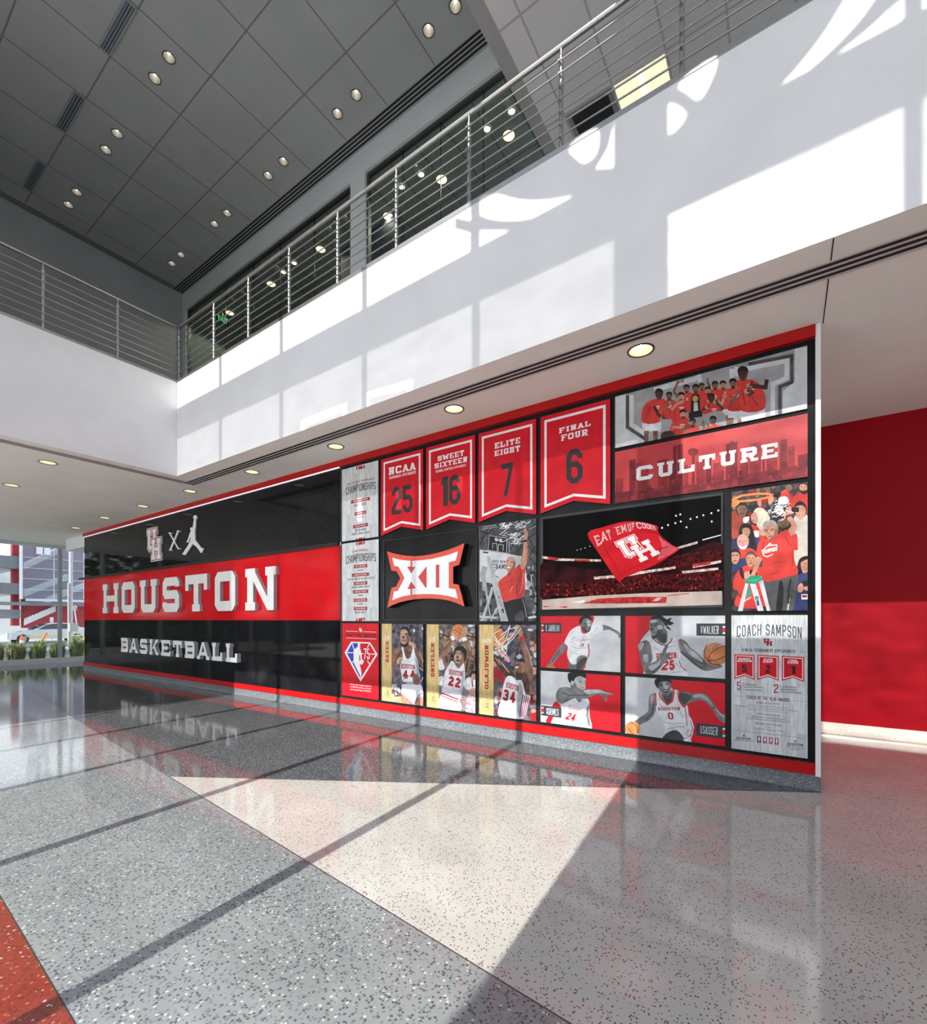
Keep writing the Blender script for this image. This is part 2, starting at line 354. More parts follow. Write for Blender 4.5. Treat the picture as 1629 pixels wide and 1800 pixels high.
def stroke(pts, w, closed=False):
    """convex quads along a polyline, mitred at the joints"""
    P = [Vector(p) for p in pts]; n = len(P); nr = []
    for i in range(n):
        if closed or 0 < i < n - 1: a, b = P[i] - P[i - 1], P[(i + 1) % n] - P[i]
        elif i == 0: a = b = P[1] - P[0]
        else: a = b = P[i] - P[i - 1]
        if a.length < 1e-9 or b.length < 1e-9: a = b = (a if a.length > b.length else b)
        a = a.normalized(); b = b.normalized(); m = Vector((-a.y - b.y, a.x + b.x))
        if m.length < 0.3: m = Vector((-a.y, a.x))
        m.normalize(); k = 1 / max(0.5, m.dot(Vector((-a.y, a.x)))); nr.append(m * (w / 2 * k))
    R = []
    for i in range(n if closed else n - 1):
        j = (i + 1) % n
        R.append([tuple(P[i] - nr[i]), tuple(P[j] - nr[j]), tuple(P[j] + nr[j]), tuple(P[i] + nr[i])])
    return R
def grow(p, o):
    if area2(p) < 0: p = p[::-1]
    P = [Vector(a) for a in p]; n = len(P); out = []
    for i in range(n):
        a = (P[i] - P[i - 1]).normalized(); b = (P[(i + 1) % n] - P[i]).normalized()
        na, nb = Vector((a.y, -a.x)), Vector((b.y, -b.x)); m = (na + nb)
        if m.length < 1e-6: m = na
        m.normalize(); out.append(tuple(P[i] + m * (o / max(0.35, m.dot(na)))))
    return out
def ell(cx, cy, rx, ry, n=28): return [(cx + rx * math.cos(2 * math.pi * k / n), cy + ry * math.sin(2 * math.pi * k / n)) for k in range(n)]

# ------------------------------------------------------------------ block letters (height 10 units), drawn as convex pieces
def glyph(ch, Wd, t, sl):
    """t stroke width; sl slab-serif thickness (0 = plain condensed face)"""
    H = 10.0; h = t / 2; e = sl * 0.42; c = 0.7 if sl else min(Wd, H) * 0.22; Rr = []
    def R(x0, y0, x1, y1): Rr.append([(x0, y0), (x1, y0), (x1, y1), (x0, y1)])
    def D(x0, y0, x1, y1, w=t): Rr.append([(x0, y0), (x0 + w, y0), (x1 + w, y1), (x1, y1)])
    def P(*pts, closed=False): Rr.extend(stroke(pts, t, closed))
    def foot(x, y):                                    # slab on a stem whose left edge is x
        if sl: R(x - e, y, x + t + e, y + sl)
    def stem(x, top=True, bot=True):
        R(x, 0, x + t, H)
        if bot: foot(x, 0)
        if top: foot(x, H - sl)
    l, r, b, u = h, Wd - h, h, H - h
    if ch == 'A':
        D(0, 0, Wd / 2 - h, H); D(Wd - t, 0, Wd / 2 - h, H); R(Wd * 0.2, 2.3, Wd * 0.8, 2.3 + t * 0.8)
        if sl: R(-e, 0, t + e * 0.8, sl); R(Wd - t - e * 0.8, 0, Wd + e, sl)
    elif ch in 'BPR':
        stem(0 if not sl else e, True, True); x = 0 if not sl else e
        m = 5.2 if ch == 'B' else 4.8
        P((x + h, u), (r - c, u), (r, u - c), (r, m + c), (r - c, m), (x + h, m))
        if ch == 'B': P((x + h, m), (r - c * 0.6, m), (r, m - c * 0.7), (r, b + c * 0.7), (r - c * 0.7, b), (x + h, b))
        if ch == 'R': D(r - t * 0.6, 0, Wd * 0.42, m); sl and R(r - t * 0.9, 0, Wd + e, sl)
    elif ch == 'C': P((r, 6.9), (r, u - c), (r - c, u), (l + c, u), (l, u - c), (l, b + c), (l + c, b), (r - c, b), (r, b + c), (r, 3.1))
    elif ch == 'G': P((r, 6.9), (r, u - c), (r - c, u), (l + c, u), (l, u - c), (l, b + c), (l + c, b), (r - c, b), (r, b + c), (r, 4.6), (Wd * 0.52, 4.6))
    elif ch == 'D':
        x = 0 if not sl else e; stem(x); P((x + h, u), (r - c, u), (r, u - c), (r, b + c), (r - c, b), (x + h, b))
    elif ch in 'EF':
        x = 0 if not sl else e; stem(x); R(x, H - t * 0.85, Wd, H); R(x, 5 - t * 0.38, Wd * 0.74, 5 + t * 0.38)
        if ch == 'E': R(x, 0, Wd, t * 0.85)
        if sl:
            R(Wd - t * 0.6, H - t - 0.9, Wd, H)
            if ch == 'E': R(Wd - t * 0.6, 0, Wd, t + 0.9)
    elif ch == 'H': stem(e); stem(Wd - t - e); R(e, 5 - t * 0.4, Wd - e, 5 + t * 0.4)
    elif ch == 'I': stem(Wd / 2 - h)
    elif ch == 'J': P((r - e, H - (sl and 0.01)), (r - e, b + c), (r - c - e, b), (l + c, b), (l, b + c), (l, 3.4)); sl and R(Wd - t - 2.2 * e, H - sl, Wd, H)
    elif ch == 'K':
        stem(e); D(Wd * 0.30, 4.0, Wd - t - e * 0.5, H); D(Wd - t, 0, Wd * 0.42, 5.8)
        if sl: R(Wd - t * 1.2 - e, H - sl, Wd, H); R(Wd - t * 1.2, 0, Wd + e * 0.5, sl)
    elif ch == 'L':
        x = e; stem(x); R(x, 0, Wd, t); sl and R(Wd - t * 0.75, 0, Wd, t * 1.9)
    elif ch == 'M':
        stem(e, True, True); stem(Wd - t - e, True, True); D(Wd / 2 - h, 2.2, e, H); D(Wd / 2 - h, 2.2, Wd - t - e, H)
    elif ch == 'N': stem(e, True, True); stem(Wd - t - e, True, False); D(Wd - t - e, 0, e, H)
    elif ch in 'O0': P((l + c, u), (l, u - c), (l, b + c), (l + c, b), (r - c, b), (r, b + c), (r, u - c), (r - c, u), closed=True)
    elif ch == 'Q': return glyph('O', Wd, t, sl)
    elif ch == 'S':
        c = min(c, (u - b) * 0.17)
        P((r, 7.2), (r, u - c), (r - c, u), (l + c, u), (l, u - c), (l, 5 + c), (l + c, 5), (r - c, 5), (r, 5 - c), (r, b + c), (r - c, b), (l + c, b), (l, b + c), (l, 2.8))
    elif ch == 'T':
        stem(Wd / 2 - h, False, True); R(0, H - t, Wd, H)
        if sl: R(0, H - t * 1.7, t * 0.7, H); R(Wd - t * 0.7, H - t * 1.7, Wd, H)
    elif ch == 'U':
        P((l + e, H), (l + e, b + c), (l + c + e, b), (r - c - e, b), (r - e, b + c), (r - e, H)); foot(e, H - sl); foot(Wd - t - e, H - sl)
    elif ch in 'VY' or ch == 'W':
        if ch == 'V': D(Wd / 2 - h, 0, 0, H); D(Wd / 2 - h, 0, Wd - t, H)
        if ch == 'Y': D(Wd / 2 - h, 4.2, 0, H); D(Wd / 2 - h, 4.2, Wd - t, H); R(Wd / 2 - h, 0, Wd / 2 + h, 4.4); foot(Wd / 2 - h, 0)
        if ch == 'W': D(Wd * 0.27 - h, 0, 0, H); D(Wd * 0.27 - h, 0, Wd / 2 - h, H * 0.8); D(Wd * 0.73 - h, 0, Wd / 2 - h, H * 0.8); D(Wd * 0.73 - h, 0, Wd - t, H)
        if sl: R(-e, H - sl, t + e, H); R(Wd - t - e, H - sl, Wd + e, H)
    elif ch == 'X':
        D(0, 0, Wd - t, H); D(Wd - t, 0, 0, H)
        if sl:
            for y in (0, H - sl): R(-e, y, t + e, y + sl); R(Wd - t - e, y, Wd + e, y + sl)
    elif ch == 'Z': R(0, 0, Wd, t); R(0, H - t, Wd, H); D(0, 0, Wd - t * 1.2, H, t * 1.2)
    elif ch == '1': R(Wd / 2 - h, 0, Wd / 2 + h, H); Rr.append([(Wd / 2 - h - t * 0.6, 7.4), (Wd / 2, 7.4), (Wd / 2, H), (Wd / 2 - h, H)]); sl and foot(Wd / 2 - h, 0)
    elif ch == '2': P((l, 7.0), (l, u - c), (l + c, u), (r - c, u), (r, u - c), (r, 6.2), (l, 2.2), (l, b)); R(0, 0, Wd, t)
    elif ch == '3': P((l, 7.2), (l, u - c), (l + c, u), (r - c, u), (r, u - c), (r, 5 + c), (r - c, 5.1), (Wd * 0.35, 5.1)); P((r - c, 5.1), (r, 5 - c), (r, b + c), (r - c, b), (l + c, b), (l, b + c), (l, 2.8))
    elif ch == '4': R(Wd * 0.62 - h, 0, Wd * 0.62 + h, H); R(0, 2.2, Wd, 2.2 + t * 0.9); D(0, 2.6, Wd * 0.62 - h, H); sl and R(Wd * 0.62 - h - e, 0, Wd * 0.62 + h + e, sl)
    elif ch == '5': P((r, u), (l, u), (l, 5.6), (r - c, 5.6), (r, 5.6 - c), (r, b + c), (r - c, b), (l + c, b), (l, b + c), (l, 2.9))
    elif ch == '6': P((r, 7.2), (r, u - c), (r - c, u), (l + c, u), (l, u - c), (l, b + c), (l + c, b), (r - c, b), (r, b + c), (r, 5.6 - c), (r - c, 5.6), (l, 5.6))
    elif ch == '7': R(0, H - t, Wd, H); sl and R(0, H - t * 1.6, t * 0.8, H); D(Wd * 0.2, 0, Wd - t, H - t * 0.5)
    elif ch == '8':
        P((l + c, u), (l, u - c), (l, 5.2 + c * 0.5), (l + c, 5.2), (r - c, 5.2), (r, 5.2 + c * 0.5), (r, u - c), (r - c, u), closed=True)
        P((l + c, 5.2), (l, 5.2 - c * 0.5), (l, b + c), (l + c, b), (r - c, b), (r, b + c), (r, 5.2 - c * 0.5), (r - c, 5.2), closed=True)
    elif ch == '9': P((r, 4.4), (l + c, 4.4), (l, 4.4 + c), (l, u - c), (l + c, u), (r - c, u), (r, u - c), (r, b + c), (r - c, b), (l + c, b), (l, b + c), (l, 2.8))
    elif ch == '-': R(Wd * 0.1, 4.2, Wd * 0.9, 4.2 + t * 0.8)
    elif ch in "'": R(Wd / 2 - h, 7.5, Wd / 2 + h, H)
    elif ch == '.': R(0, 4.2, t, 4.2 + t)
    elif ch == ':': R(0, 2.5, t, 2.5 + t); R(0, 6, t, 6 + t)
    return Rr
WIDTH = {'I': 0.5, '1': 0.62, 'M': 1.25, 'W': 1.4, '-': 0.6, "'": 0.3, '.': 0.25, ':': 0.3, ' ': 0.5}
def text_polys(s, Wd=7.5, t=2.1, sl=1.5, gap=1.2, arc=0.0, idx=False):
    """text as convex pieces in the unit square"""
    out, who, x = [], [], 0.0
    for n, ch in enumerate(s):
        w = Wd * WIDTH.get(ch, 1.0)
        if ch in 'I1' : w = max(w, t * (1.9 if sl else 1.25))
        if ch in ".:'": w = t
        if ch != ' ': g = glyph(ch, w, t, sl); out += [[(a + x, b) for a, b in p] for p in g]; who += [n] * len(g)
        x += w + gap
    T = max(x - gap, 0.1)
    xs = [a for p in out for a, b in p]; x0, x1 = min(xs), max(xs)
    f = lambda a, b: ((a - x0) / (x1 - x0), b / 10 + arc * (1 - (2 * (a - x0) / (x1 - x0) - 1) ** 2))
    r = [[f(a, b) for a, b in p] for p in out]
    return (r, who) if idx else r
SLAB = dict(Wd=7.6, t=2.25, sl=1.7, gap=1.5)
COND = dict(Wd=3.6, t=1.05, sl=0, gap=0.85)
CBOLD = dict(Wd=4.3, t=1.6, sl=0, gap=0.8)
FIG = dict(Wd=5.4, t=1.7, sl=0, gap=1.2)
def quad_map(q):
    bl, br, tr, tl = (Vector(a) for a in q)
    return lambda a, b: tuple((bl * (1 - a) + br * a) * (1 - b) + (tl * (1 - a) + tr * a) * b)
def box_quad(x0, y0, x1, y1): return [(x0, y1), (x1, y1), (x1, y0), (x0, y0)]   # screen box, y down
FONT = {}
def font_tris(s):
    """the built-in sans face, triangulated, in the unit square"""
    if s in FONT: return FONT[s]
    c = bpy.data.curves.new('t', 'FONT'); c.body = s; c.resolution_u = 2
    o = link(bpy.data.objects.new('t', c)); dg = bpy.context.evaluated_depsgraph_get(); dg.update()
    me = bpy.data.meshes.new_from_object(o.evaluated_get(dg))
    v = [(p.co.x, p.co.y) for p in me.vertices]; f = [tuple(p.vertices) for p in me.polygons]
    bpy.data.objects.remove(o); bpy.data.meshes.remove(me); bpy.data.curves.remove(c)
    x0, x1 = min(a for a, b in v), max(a for a, b in v); y0, y1 = min(b for a, b in v), max(b for a, b in v)
    FONT[s] = ([((a - x0) / (x1 - x0), (b - y0) / (y1 - y0)) for a, b in v], f); return FONT[s]

def solid2d(name, polys, mats, parent, Yf, Yb):
    """extrude a union of (X, z) pieces from Yb (wall) to Yf (front); material 0 front, 1 sides"""
    v, f = union(polys); mb = MB(); n = len(v)
    mb.v = [(p.x, Yf, p.y) for p in v] + [(p.x, Yb, p.y) for p in v]
    cnt = {}
    for t in f:
        mb.f.append(tuple(t)); mb.m.append(0); mb.f.append(tuple(n + k for k in reversed(t))); mb.m.append(1)
        for k in range(len(t)):
            a, b = t[k], t[(k + 1) % len(t)]; cnt.setdefault((min(a, b), max(a, b)), []).append((a, b))
    for k, e in cnt.items():
        if len(e) == 1: a, b = e[0]; mb.f.append((b, a, n + a, n + b)); mb.m.append(1)
    return mb.build(name, mats, parent)

# ------------------------------------------------------------------ posters: paint layers on a flat board fixed to the wall
PY = -0.020                                            # front plane of the boards
class Poster:
    def __init__(s, name, label, cat, crop, rect, base, group=None, Y=PY, shape=None, thick=0.018):
        """crop = (x0, y0, scale) of the detail the coordinates were read in; rect = (X0, X1, z0, z1) on the wall"""
        s.c = crop; s.Y = Y; s.r = rect; X0, X1, z0, z1 = rect
        s.root = thing(name, label, cat, ((X0 + X1) / 2, Y + thick, z0), group)
        s.pts = shape or [(X0, z0), (X1, z0), (X1, z1), (X0, z1)]
        s.lay = [(s.pts, ('board', base))]; s.thick = thick; s.fonts = {}
    def w(s, x, y):
        p = onY(s.c[0] + x / s.c[2], s.c[1] + y / s.c[2], s.Y); return (p.x, p.z)
    def P(s, part, m, *pts, sm=False):
        pts = [(pts[i], pts[i + 1]) for i in range(0, len(pts), 2)]
        if sm: pts = smooth(pts)
        s.lay.append(([s.w(*p) for p in pts], (part, m))); return s
    def S(s, part, m, *pts): return s.P(part, m, *pts, sm=True)
    def poly(s, part, m, pts): s.lay.append(([s.w(*p) for p in pts], (part, m)))
    def raw(s, part, m, pts): s.lay.append((pts, (part, m)))
    def line(s, part, m, w, *pts, closed=False):
        pts = [(pts[i], pts[i + 1]) for i in range(0, len(pts), 2)]
        for q in stroke(pts, w, closed): s.poly(part, m, q)
    def E(s, part, m, cx, cy, rx, ry): s.poly(part, m, ell(cx, cy, rx, ry))
    def T(s, part, m, text, quad, split=False, **k):
        if len(quad) == 4 and not isinstance(quad[0], (tuple, list)): quad = box_quad(*quad)
        f = quad_map(quad)
        for p, n in zip(*text_polys(text, idx=True, **k)): s.poly(part + ('#%d' % n if split else ''), m, [f(a, b) for a, b in p])
    def Fnt(s, part, m, text, quad):
        if not isinstance(quad[0], (tuple, list)): quad = box_quad(*quad)
        f = quad_map(quad); v, fc = font_tris(text); mb = s.fonts.setdefault((part, m), MB()); i = len(mb.v)
        for a, b in v: X, z = s.w(*f(a, b)); mb.v.append((X, s.Y - 0.0012, z))
        for t in fc: mb.f.append(tuple(i + k for k in t)); mb.m.append(0)
    def done(s):
        out = arrange(s.lay, 0); parts = {}
        for (part, m), tris in out.items(): parts.setdefault(part, []).append((m, tris))
        n = len(s.pts)
        for part, lst in parts.items():
            mb = MB(); ms = []
            for m, tris in lst:
                if m not in ms: ms.append(m)
                for t in tris:
                    if sum(t[i][0] * t[(i + 1) % len(t)][1] - t[(i + 1) % len(t)][0] * t[i][1] for i in range(len(t))) < 0: t = t[::-1]
                    mb.face([(a, s.Y, b) for a, b in t], ms.index(m))
            if part == 'board':
                q = s.pts if area2(s.pts) > 0 else s.pts[::-1]; ms.append(black_m); e = len(ms) - 1
                for k in range(n):
                    a, b = q[k], q[(k + 1) % n]
                    mb.face([(a[0], s.Y, a[1]), (a[0], s.Y + s.thick, a[1]), (b[0], s.Y + s.thick, b[1]), (b[0], s.Y, b[1])], e)
            mb.build(part.split('#')[0], ms, s.root, recalc=False)
        for (part, m), mb in s.fonts.items(): mb.build(part, [m], s.root, recalc=False)
        return s.root

# ================================================================== STRUCTURE
ZS, ZT = 4.08, 5.79                                    # soffit, top of the balcony front
XL, XR, YF, YB = -9.03, 9.2, -1.126, 2.745             # balcony corner, right end, balcony front, far red wall
YG = -6.6                                              # street glazing (behind the camera)
XWL = -20.9                                            # far left glazing
ZC, ZLC = 10.5, 8.0                                    # high ceiling, low ceiling upstairs
YU, XU = 1.13, -13.78                                  # upstairs walls
def sheet(a, b):
    m = MB()
    if a[1] == b[1]: m.face([(a[0], a[1], a[2]), (b[0], a[1], a[2]), (b[0], a[1], b[2]), (a[0], a[1], b[2])])
    else: m.face([(a[0], a[1], a[2]), (a[0], b[1], a[2]), (a[0], b[1], b[2]), (a[0], a[1], b[2])])
    return m
def lin(p, q, x): return p[1] + (q[1] - p[1]) * (x - p[0]) / (q[0] - p[0])
A0, A1 = (-9.053, -2.622), (-0.657, -3.489); B0, B1 = (-4.845, -3.049), (0.254, -0.048)
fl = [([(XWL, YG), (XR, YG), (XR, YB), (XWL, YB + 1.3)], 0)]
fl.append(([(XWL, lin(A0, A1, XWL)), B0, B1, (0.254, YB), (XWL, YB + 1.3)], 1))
fl.append(([B0, (XR, lin(A0, A1, XR)), (XR, YB), (0.254, YB), B1], 2))
fl.append(([(XWL, YG), (XR, YG), (XR, -4.95), (-2.169, -4.53), (-3.518, -4.477), (XWL, -3.8)], 3))
for seg in ([(XWL, lin(A0, A1, XWL)), (XR, lin(A0, A1, XR))], [B0, B1], [(XWL, -3.8), (-3.518, -4.477), (-2.169, -4.53), (XR, -4.95)]):
    for q in stroke(seg, 0.006): fl.append((q, 4))
mb = MB()
for m, tris in arrange(fl, 0).items():
    for t in tris: mb.face([(a, b, 0.0) for a, b in t], m)
struct('floor', mb, [t_light, t_dark, t_white, t_red, mat('zinc divider', (0.12, 0.12, 0.115), 0.35, 0.7)])

# display wall core with its white end, base cove, far red wall
mb = MB().box((-17.35, 0, 0), (0.213, 2.9, ZS)).box((0.213, -0.035, 0.13), (0.25, 2.9, ZS)); struct('wall_back', mb, white_wall)
def cove(name, x0, x1, y, h, m, out=0.045):
    prof = [(y, h), (y - 0.012, h), (y - 0.014, h * 0.45), (y - 0.02, h * 0.25), (y - out * 0.62, h * 0.08), (y - out, 0.002), (y, 0.002)]
    mb = MB().prism([(x0, a, b) for a, b in prof], (0, 0, 0), (x1 - x0, 0, 0)); return struct(name, mb, m, smooth=True)
cove('baseboard_back', -17.37, 0.252, -0.002, 0.136, t_base)
struct('wall_right', MB().box((0.25, YB, 0), (XR, YB + 0.15, ZS)), red_wall)
cove('baseboard_right', 0.252, XR, YB, 0.135, t_cream_base, 0.10)
struct('wall_far_left', MB().box((XWL, YB + 1.2, 0), (-17.3, YB + 1.35, ZS)), white_wall)
struct('trim_1', MB().box((-17.37, -0.045, 3.975), (0.212, 0.0, ZS - 0.001)).box((-17.40, -0.045, 3.98), (-17.37, 0.6, ZS - 0.001)), red_trim)
struct('trim_2', MB().box((-17.37, -0.03, 0.137), (0.212, 0.0, 0.236)).box((-17.40, -0.03, 0.137), (-17.37, 0.3, 0.236)), red_trim)
struct('trim_3', MB().box((-19.2, 0.05, 3.72), (-17.41, 0.5, ZS)), white_wall)

# downlight positions
SOFF = [tuple(onZ(px, py, ZS)[:2]) for px, py in ((1126, 616), (798, 719), (590, 785), (443, 829.5), (334, 863.5), (251, 890), (184, 910), (84, 813), (20, 853), (133, 928))]
HIGH = [tuple(onZ(px, py, ZC)[:2]) for px, py in ((297, 101), (272, 138), (206, 235), (186, 263.5), (135, 338), (120, 360), (399, 375), (377, 394), (318, 448), (302, 463.5), (498, 284), (471, 309), (626, 167), (593, 200), (753, 54), (800, 11))]
VENT = [((221, -3), (239, 14), (193, 97), (174, 82)), ((131, 160), (149.5, 173), (115, 233), (97.5, 222)), ((65.5, 280), (83, 291), (55, 335.5), (40, 327.5))]
def holed(name, outer, z, discs, m, r, rects=()):
    P = [(outer, 0)] + [(ell(x, y, r, r, 24), 'hole') for x, y in discs] + [(q, 'hole') for q in rects]
    mb = MB()
    for t in arrange(P, 0).get(0, []): mb.face([(a, b, z) for a, b in reversed(t)])
    return struct(name, mb, m, recalc=False)
RS, RH = 0.108, 0.082
holed('ceiling_soffit', [(XWL, YG), (XL, YG), (XL, YF), (XR, YF), (XR, YB), (0.25, YB), (0.25, 0), (-17.35, 0), (-17.35, YB + 1.3), (XWL, YB + 1.3)], ZS, SOFF, soffit_m, RS)
holed('ceiling', [(XU, YG), (XR, YG), (XR, YF), (-2.77, YF), (-2.77, YU), (XU, YU)], ZC, HIGH, ceil_main, RH)
LPX0, LPX1, LPY0, LPY1 = -1.725, -1.145, 0.585, 1.165
holed('ceiling_lower', [(-2.77, YF), (XR, YF), (XR, 4.0), (-2.77, 4.0)], ZLC, [], ceil_low, 0.1)
struct('trim_4', MB().box((-2.77, YF, ZLC - 0.004), (-2.61, 4.0, ZLC + 0.02)), noisy('pale grey bulkhead', (0.40, 0.39, 0.385), 0.03, 2))
struct('wall_bulkhead', MB().box((-2.77, YF, ZLC + 0.02), (-2.70, YU, ZC)).box((-2.77, YF, ZLC), (XR, YF + 0.06, ZC)), lgrey_wall)
struct('ceiling_roof', MB().box((XWL, YG, ZC + 0.35), (XR + 0.1, 7.0, ZC + 0.5)), grey_wall)

# balcony fronts, upper floor, edge strips
struct('wall_balcony_back', MB().box((XL, YF, ZS + 0.002), (XR, YF + 0.16, ZT)), white_wall)
struct('wall_balcony_left', MB().box((XL - 0.16, YG, ZS + 0.002), (XL, YF + 0.16, ZT)), white_wall)
struct('floor_upper', MB().box((XU, YG, 5.45), (XL - 0.16, 7.0, 5.6)).box((XL - 0.16, YF + 0.16, 5.45), (XR, 7.0, 5.6)), mat('grey carpet', (0.30, 0.30, 0.31), 0.9))
struct('trim_5', MB().box((XL, YF - 0.008, ZT), (XR, YF + 0.17, ZT + 0.016)).box((XL, YF - 0.008, ZT - 0.028), (XR, YF, ZT)), steel)
struct('trim_6', MB().box((XL - 0.17, YG, ZT), (XL + 0.008, YF + 0.17, ZT + 0.016)).box((XL, YG, ZT - 0.022), (XL + 0.008, YF - 0.008, ZT)), steel)

# upstairs walls
struct('wall_upper_left', MB().box((XU - 0.15, YG, 5.6), (XU, YU, ZC + 0.3)), grey_wall)
mb = MB().box((XU, YU, 10.03), (-2.77, YU + 0.14, ZC + 0.3)).box((-7.0, YU, 5.6), (-6.6, YU + 0.14, 10.03)).box((XU, YU, 5.6), (-13.6, YU + 0.14, 10.03))
struct('wall_upper_back', mb, lgrey_wall)
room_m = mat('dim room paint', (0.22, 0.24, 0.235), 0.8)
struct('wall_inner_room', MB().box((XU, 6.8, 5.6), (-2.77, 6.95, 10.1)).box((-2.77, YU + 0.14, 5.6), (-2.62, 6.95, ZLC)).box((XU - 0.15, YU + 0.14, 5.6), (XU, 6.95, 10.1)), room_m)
struct('wall_upper_corridor', MB().box((-2.62, 4.0, 5.6), (XR, 4.1, ZLC)), grey_wall)
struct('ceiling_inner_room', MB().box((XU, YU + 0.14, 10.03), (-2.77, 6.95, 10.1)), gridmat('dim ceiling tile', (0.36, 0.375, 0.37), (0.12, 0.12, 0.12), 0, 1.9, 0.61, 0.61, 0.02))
for n, (x0, x1, joints) in enumerate(((-13.6, -7.0, (396, 445, 492, 552)), (-6.6, -2.77, (708, 774, 849)))):
    w = struct('window_upper_%d' % (n + 1), MB().box((x0, YU + 0.05, 9.985), (x1, YU + 0.13, 10.03)).box((x0, YU + 0.05, 5.6), (x0 + 0.04, YU + 0.13, 9.985)).box((x1 - 0.04, YU + 0.05, 5.6), (x1, YU + 0.13, 9.985)), alu)
    sheet((x0 + 0.04, YU + 0.09, 5.6), (x1 - 0.04, YU + 0.09, 9.985)).build('pane', store_glass, w)
    jb = MB()
    for px in joints:
        X = onY(px, 400, YU + 0.08).x; jb.box((X - 0.004, YU + 0.083, 5.6), (X + 0.004, YU + 0.097, 9.985))
    jb.build('glass_joint', black_m, w)

# street glazing behind the camera: mullions, transoms, spandrel, panes, film
SH = (YF - YG)
def face_to_glass(px, py):
    p = onY(px, py, YF); return (p.x - SUN_DIR.x * SH, p.z - SUN_DIR.z * SH)
Z1, Z2, Z3 = 4.57, 8.14, 8.64; XG0, XC0, XC1 = -8.59, -0.76, -0.35; ZD = 5.35
MU = (-7.12, -5.48, -3.80, -2.18); MR = (1.09, 2.74, 4.39, 6.04, 7.69)
w = struct('window_1', MB().box((XG0, YG - 0.1, Z2), (XR, YG, Z3)).box((XG0, YG - 0.1, 0), (XR, YG, 0.06)).box((XG0, YG - 0.1, ZC - 0.06), (XR, YG, ZC + 0.35)).box((XG0, YG - 0.08, Z1 - 0.03), (XC0, YG, Z1 + 0.03)), alu)
for x in MU + MR: MB().box((x - 0.042, YG - 0.14, 0.06), (x + 0.042, YG, ZC - 0.06)).build('mullion', alu, w)
for a_, b_ in (((XG0, YG - 0.05, 0.06), (XC0, YG - 0.05, Z2)), ((XC1, YG - 0.05, ZD), (XR, YG - 0.05, Z2)), ((XG0, YG - 0.05, Z3), (XR, YG - 0.05, ZC - 0.06))): sheet(a_, b_).build('pane', clear_glass, w)
film = filmmat('perforated film', FILM_T, (0.30, 0.30, 0.32))
P = [([(XG0, Z1 + 0.03), (XC0, Z1 + 0.03), (XC0, Z2), (XG0, Z2)], 0), ]
for quad in (((529, 738), (529, 800), (537, 800), (537, 741)), ((529, 738), (537, 746), (609, 716), (609, 706)), ((601, 709), (609, 706), (609, 770), (601, 770)),
             ((639, 690), (639, 745), (648, 745), (648, 692)), ((639, 690), (648, 696), (725, 676), (725, 665)), ((716, 668), (725, 665), (725, 715), (716, 720))):
    P.append(([face_to_glass(*q) for q in quad], 'hole'))
mb = MB()
for t in arrange(P, 0).get(0, []): mb.face([(a, YG - 0.03, b) for a, b in t])
MB().box((XC1, YG - 0.031, ZD), (XR, YG - 0.030, Z2)).build('window_film', filmmat('light perforated film', FILM_T * 3.8, (0.30, 0.30, 0.32)), w)
mb.build('window_film', film, w, recalc=False)
a = face_to_glass(800, 300)[0]
P = [([(a, Z3), (XR, Z3), (XR, Z3 + 1.2), (a, Z3 + 1.2)], 0)]
def cut(pts, sm=True):
    q = [(800 + pts[i] / 1.965, pts[i + 1] / 1.965) for i in range(0, len(pts), 2)]
    q = [face_to_glass(*p) for p in q]; P.append((smooth(q) if sm else q, 'hole'))
cut((880,437, 1000,375, 1120,290, 1250,140, 1340,0, 1400,-110, 1500,-110, 1440,0, 1370,90, 1270,190, 1150,290, 1040,365))
cut((1250,240, 1330,170, 1430,90, 1500,25, 1555,-10, 1562,70, 1540,95, 1440,160, 1330,208))
cut((1600,0, 1650,-30, 1660,60, 1610,40)); cut((737,350, 800,390, 740,455)); cut((775,280, 900,195, 885,270, 845,335, 800,310))
cut((395,500, 490,440, 490,520, 450,555, 420,540)); cut((485,575, 530,500, 550,410, 556,570), False)
cut((80,690, 140,665, 215,683, 310,685, 420,670, 345,715, 300,738, 200,755, 110,745, 75,720)); cut((-30,735, 52,690, 55,755, 0,745, -30,760), False)
cut((-30,775, 52,800, 52,880, -30,920), False); cut((78,790, 195,790, 120,835, 80,860), False)
mb = MB()
for t in arrange(P, 0).get(0, []): mb.face([(a_, YG - 0.03, b_) for a_, b_ in t])
mb.build('vinyl_graphic', mat('grey vinyl', (0.5, 0.5, 0.52), 0.6), w, recalc=False)
XD = 2.0
struct('wall_front_right_sun_block', MB().box((XC1, YG - 0.12, 0), (XD, YG, ZD)).box((XD, YG - 0.12, ZD - 0.25), (XR, YG, ZD)).box((XC1, YG - 8.8, ZD - 0.14), (XR, YG - 0.12, ZD)), white_wall)  # last box is an unseen canopy added to block the sun
w = struct('added_window_5', MB().box((XD, YG - 0.08, 0.0), (XR, YG, 0.06)).box((XD, YG - 0.08, 2.5), (XR, YG, 2.58)), alu)  # unseen glazing added so bounced daylight brightens the soffit
for k in range(1, 5): MB().box((XD + k * 1.44 - 0.04, YG - 0.1, 0.06), (XD + k * 1.44 + 0.04, YG, ZD - 0.25)).build('mullion', alu, w)
sheet((XD, YG - 0.05, 0.06), (XR, YG - 0.05, ZD - 0.25)).build('pane', clear_glass, w)
struct('trim_7', MB().box((XC0, YG - 0.3, 0), (XC1, YG + 0.02, ZC + 0.35)), white_wall)
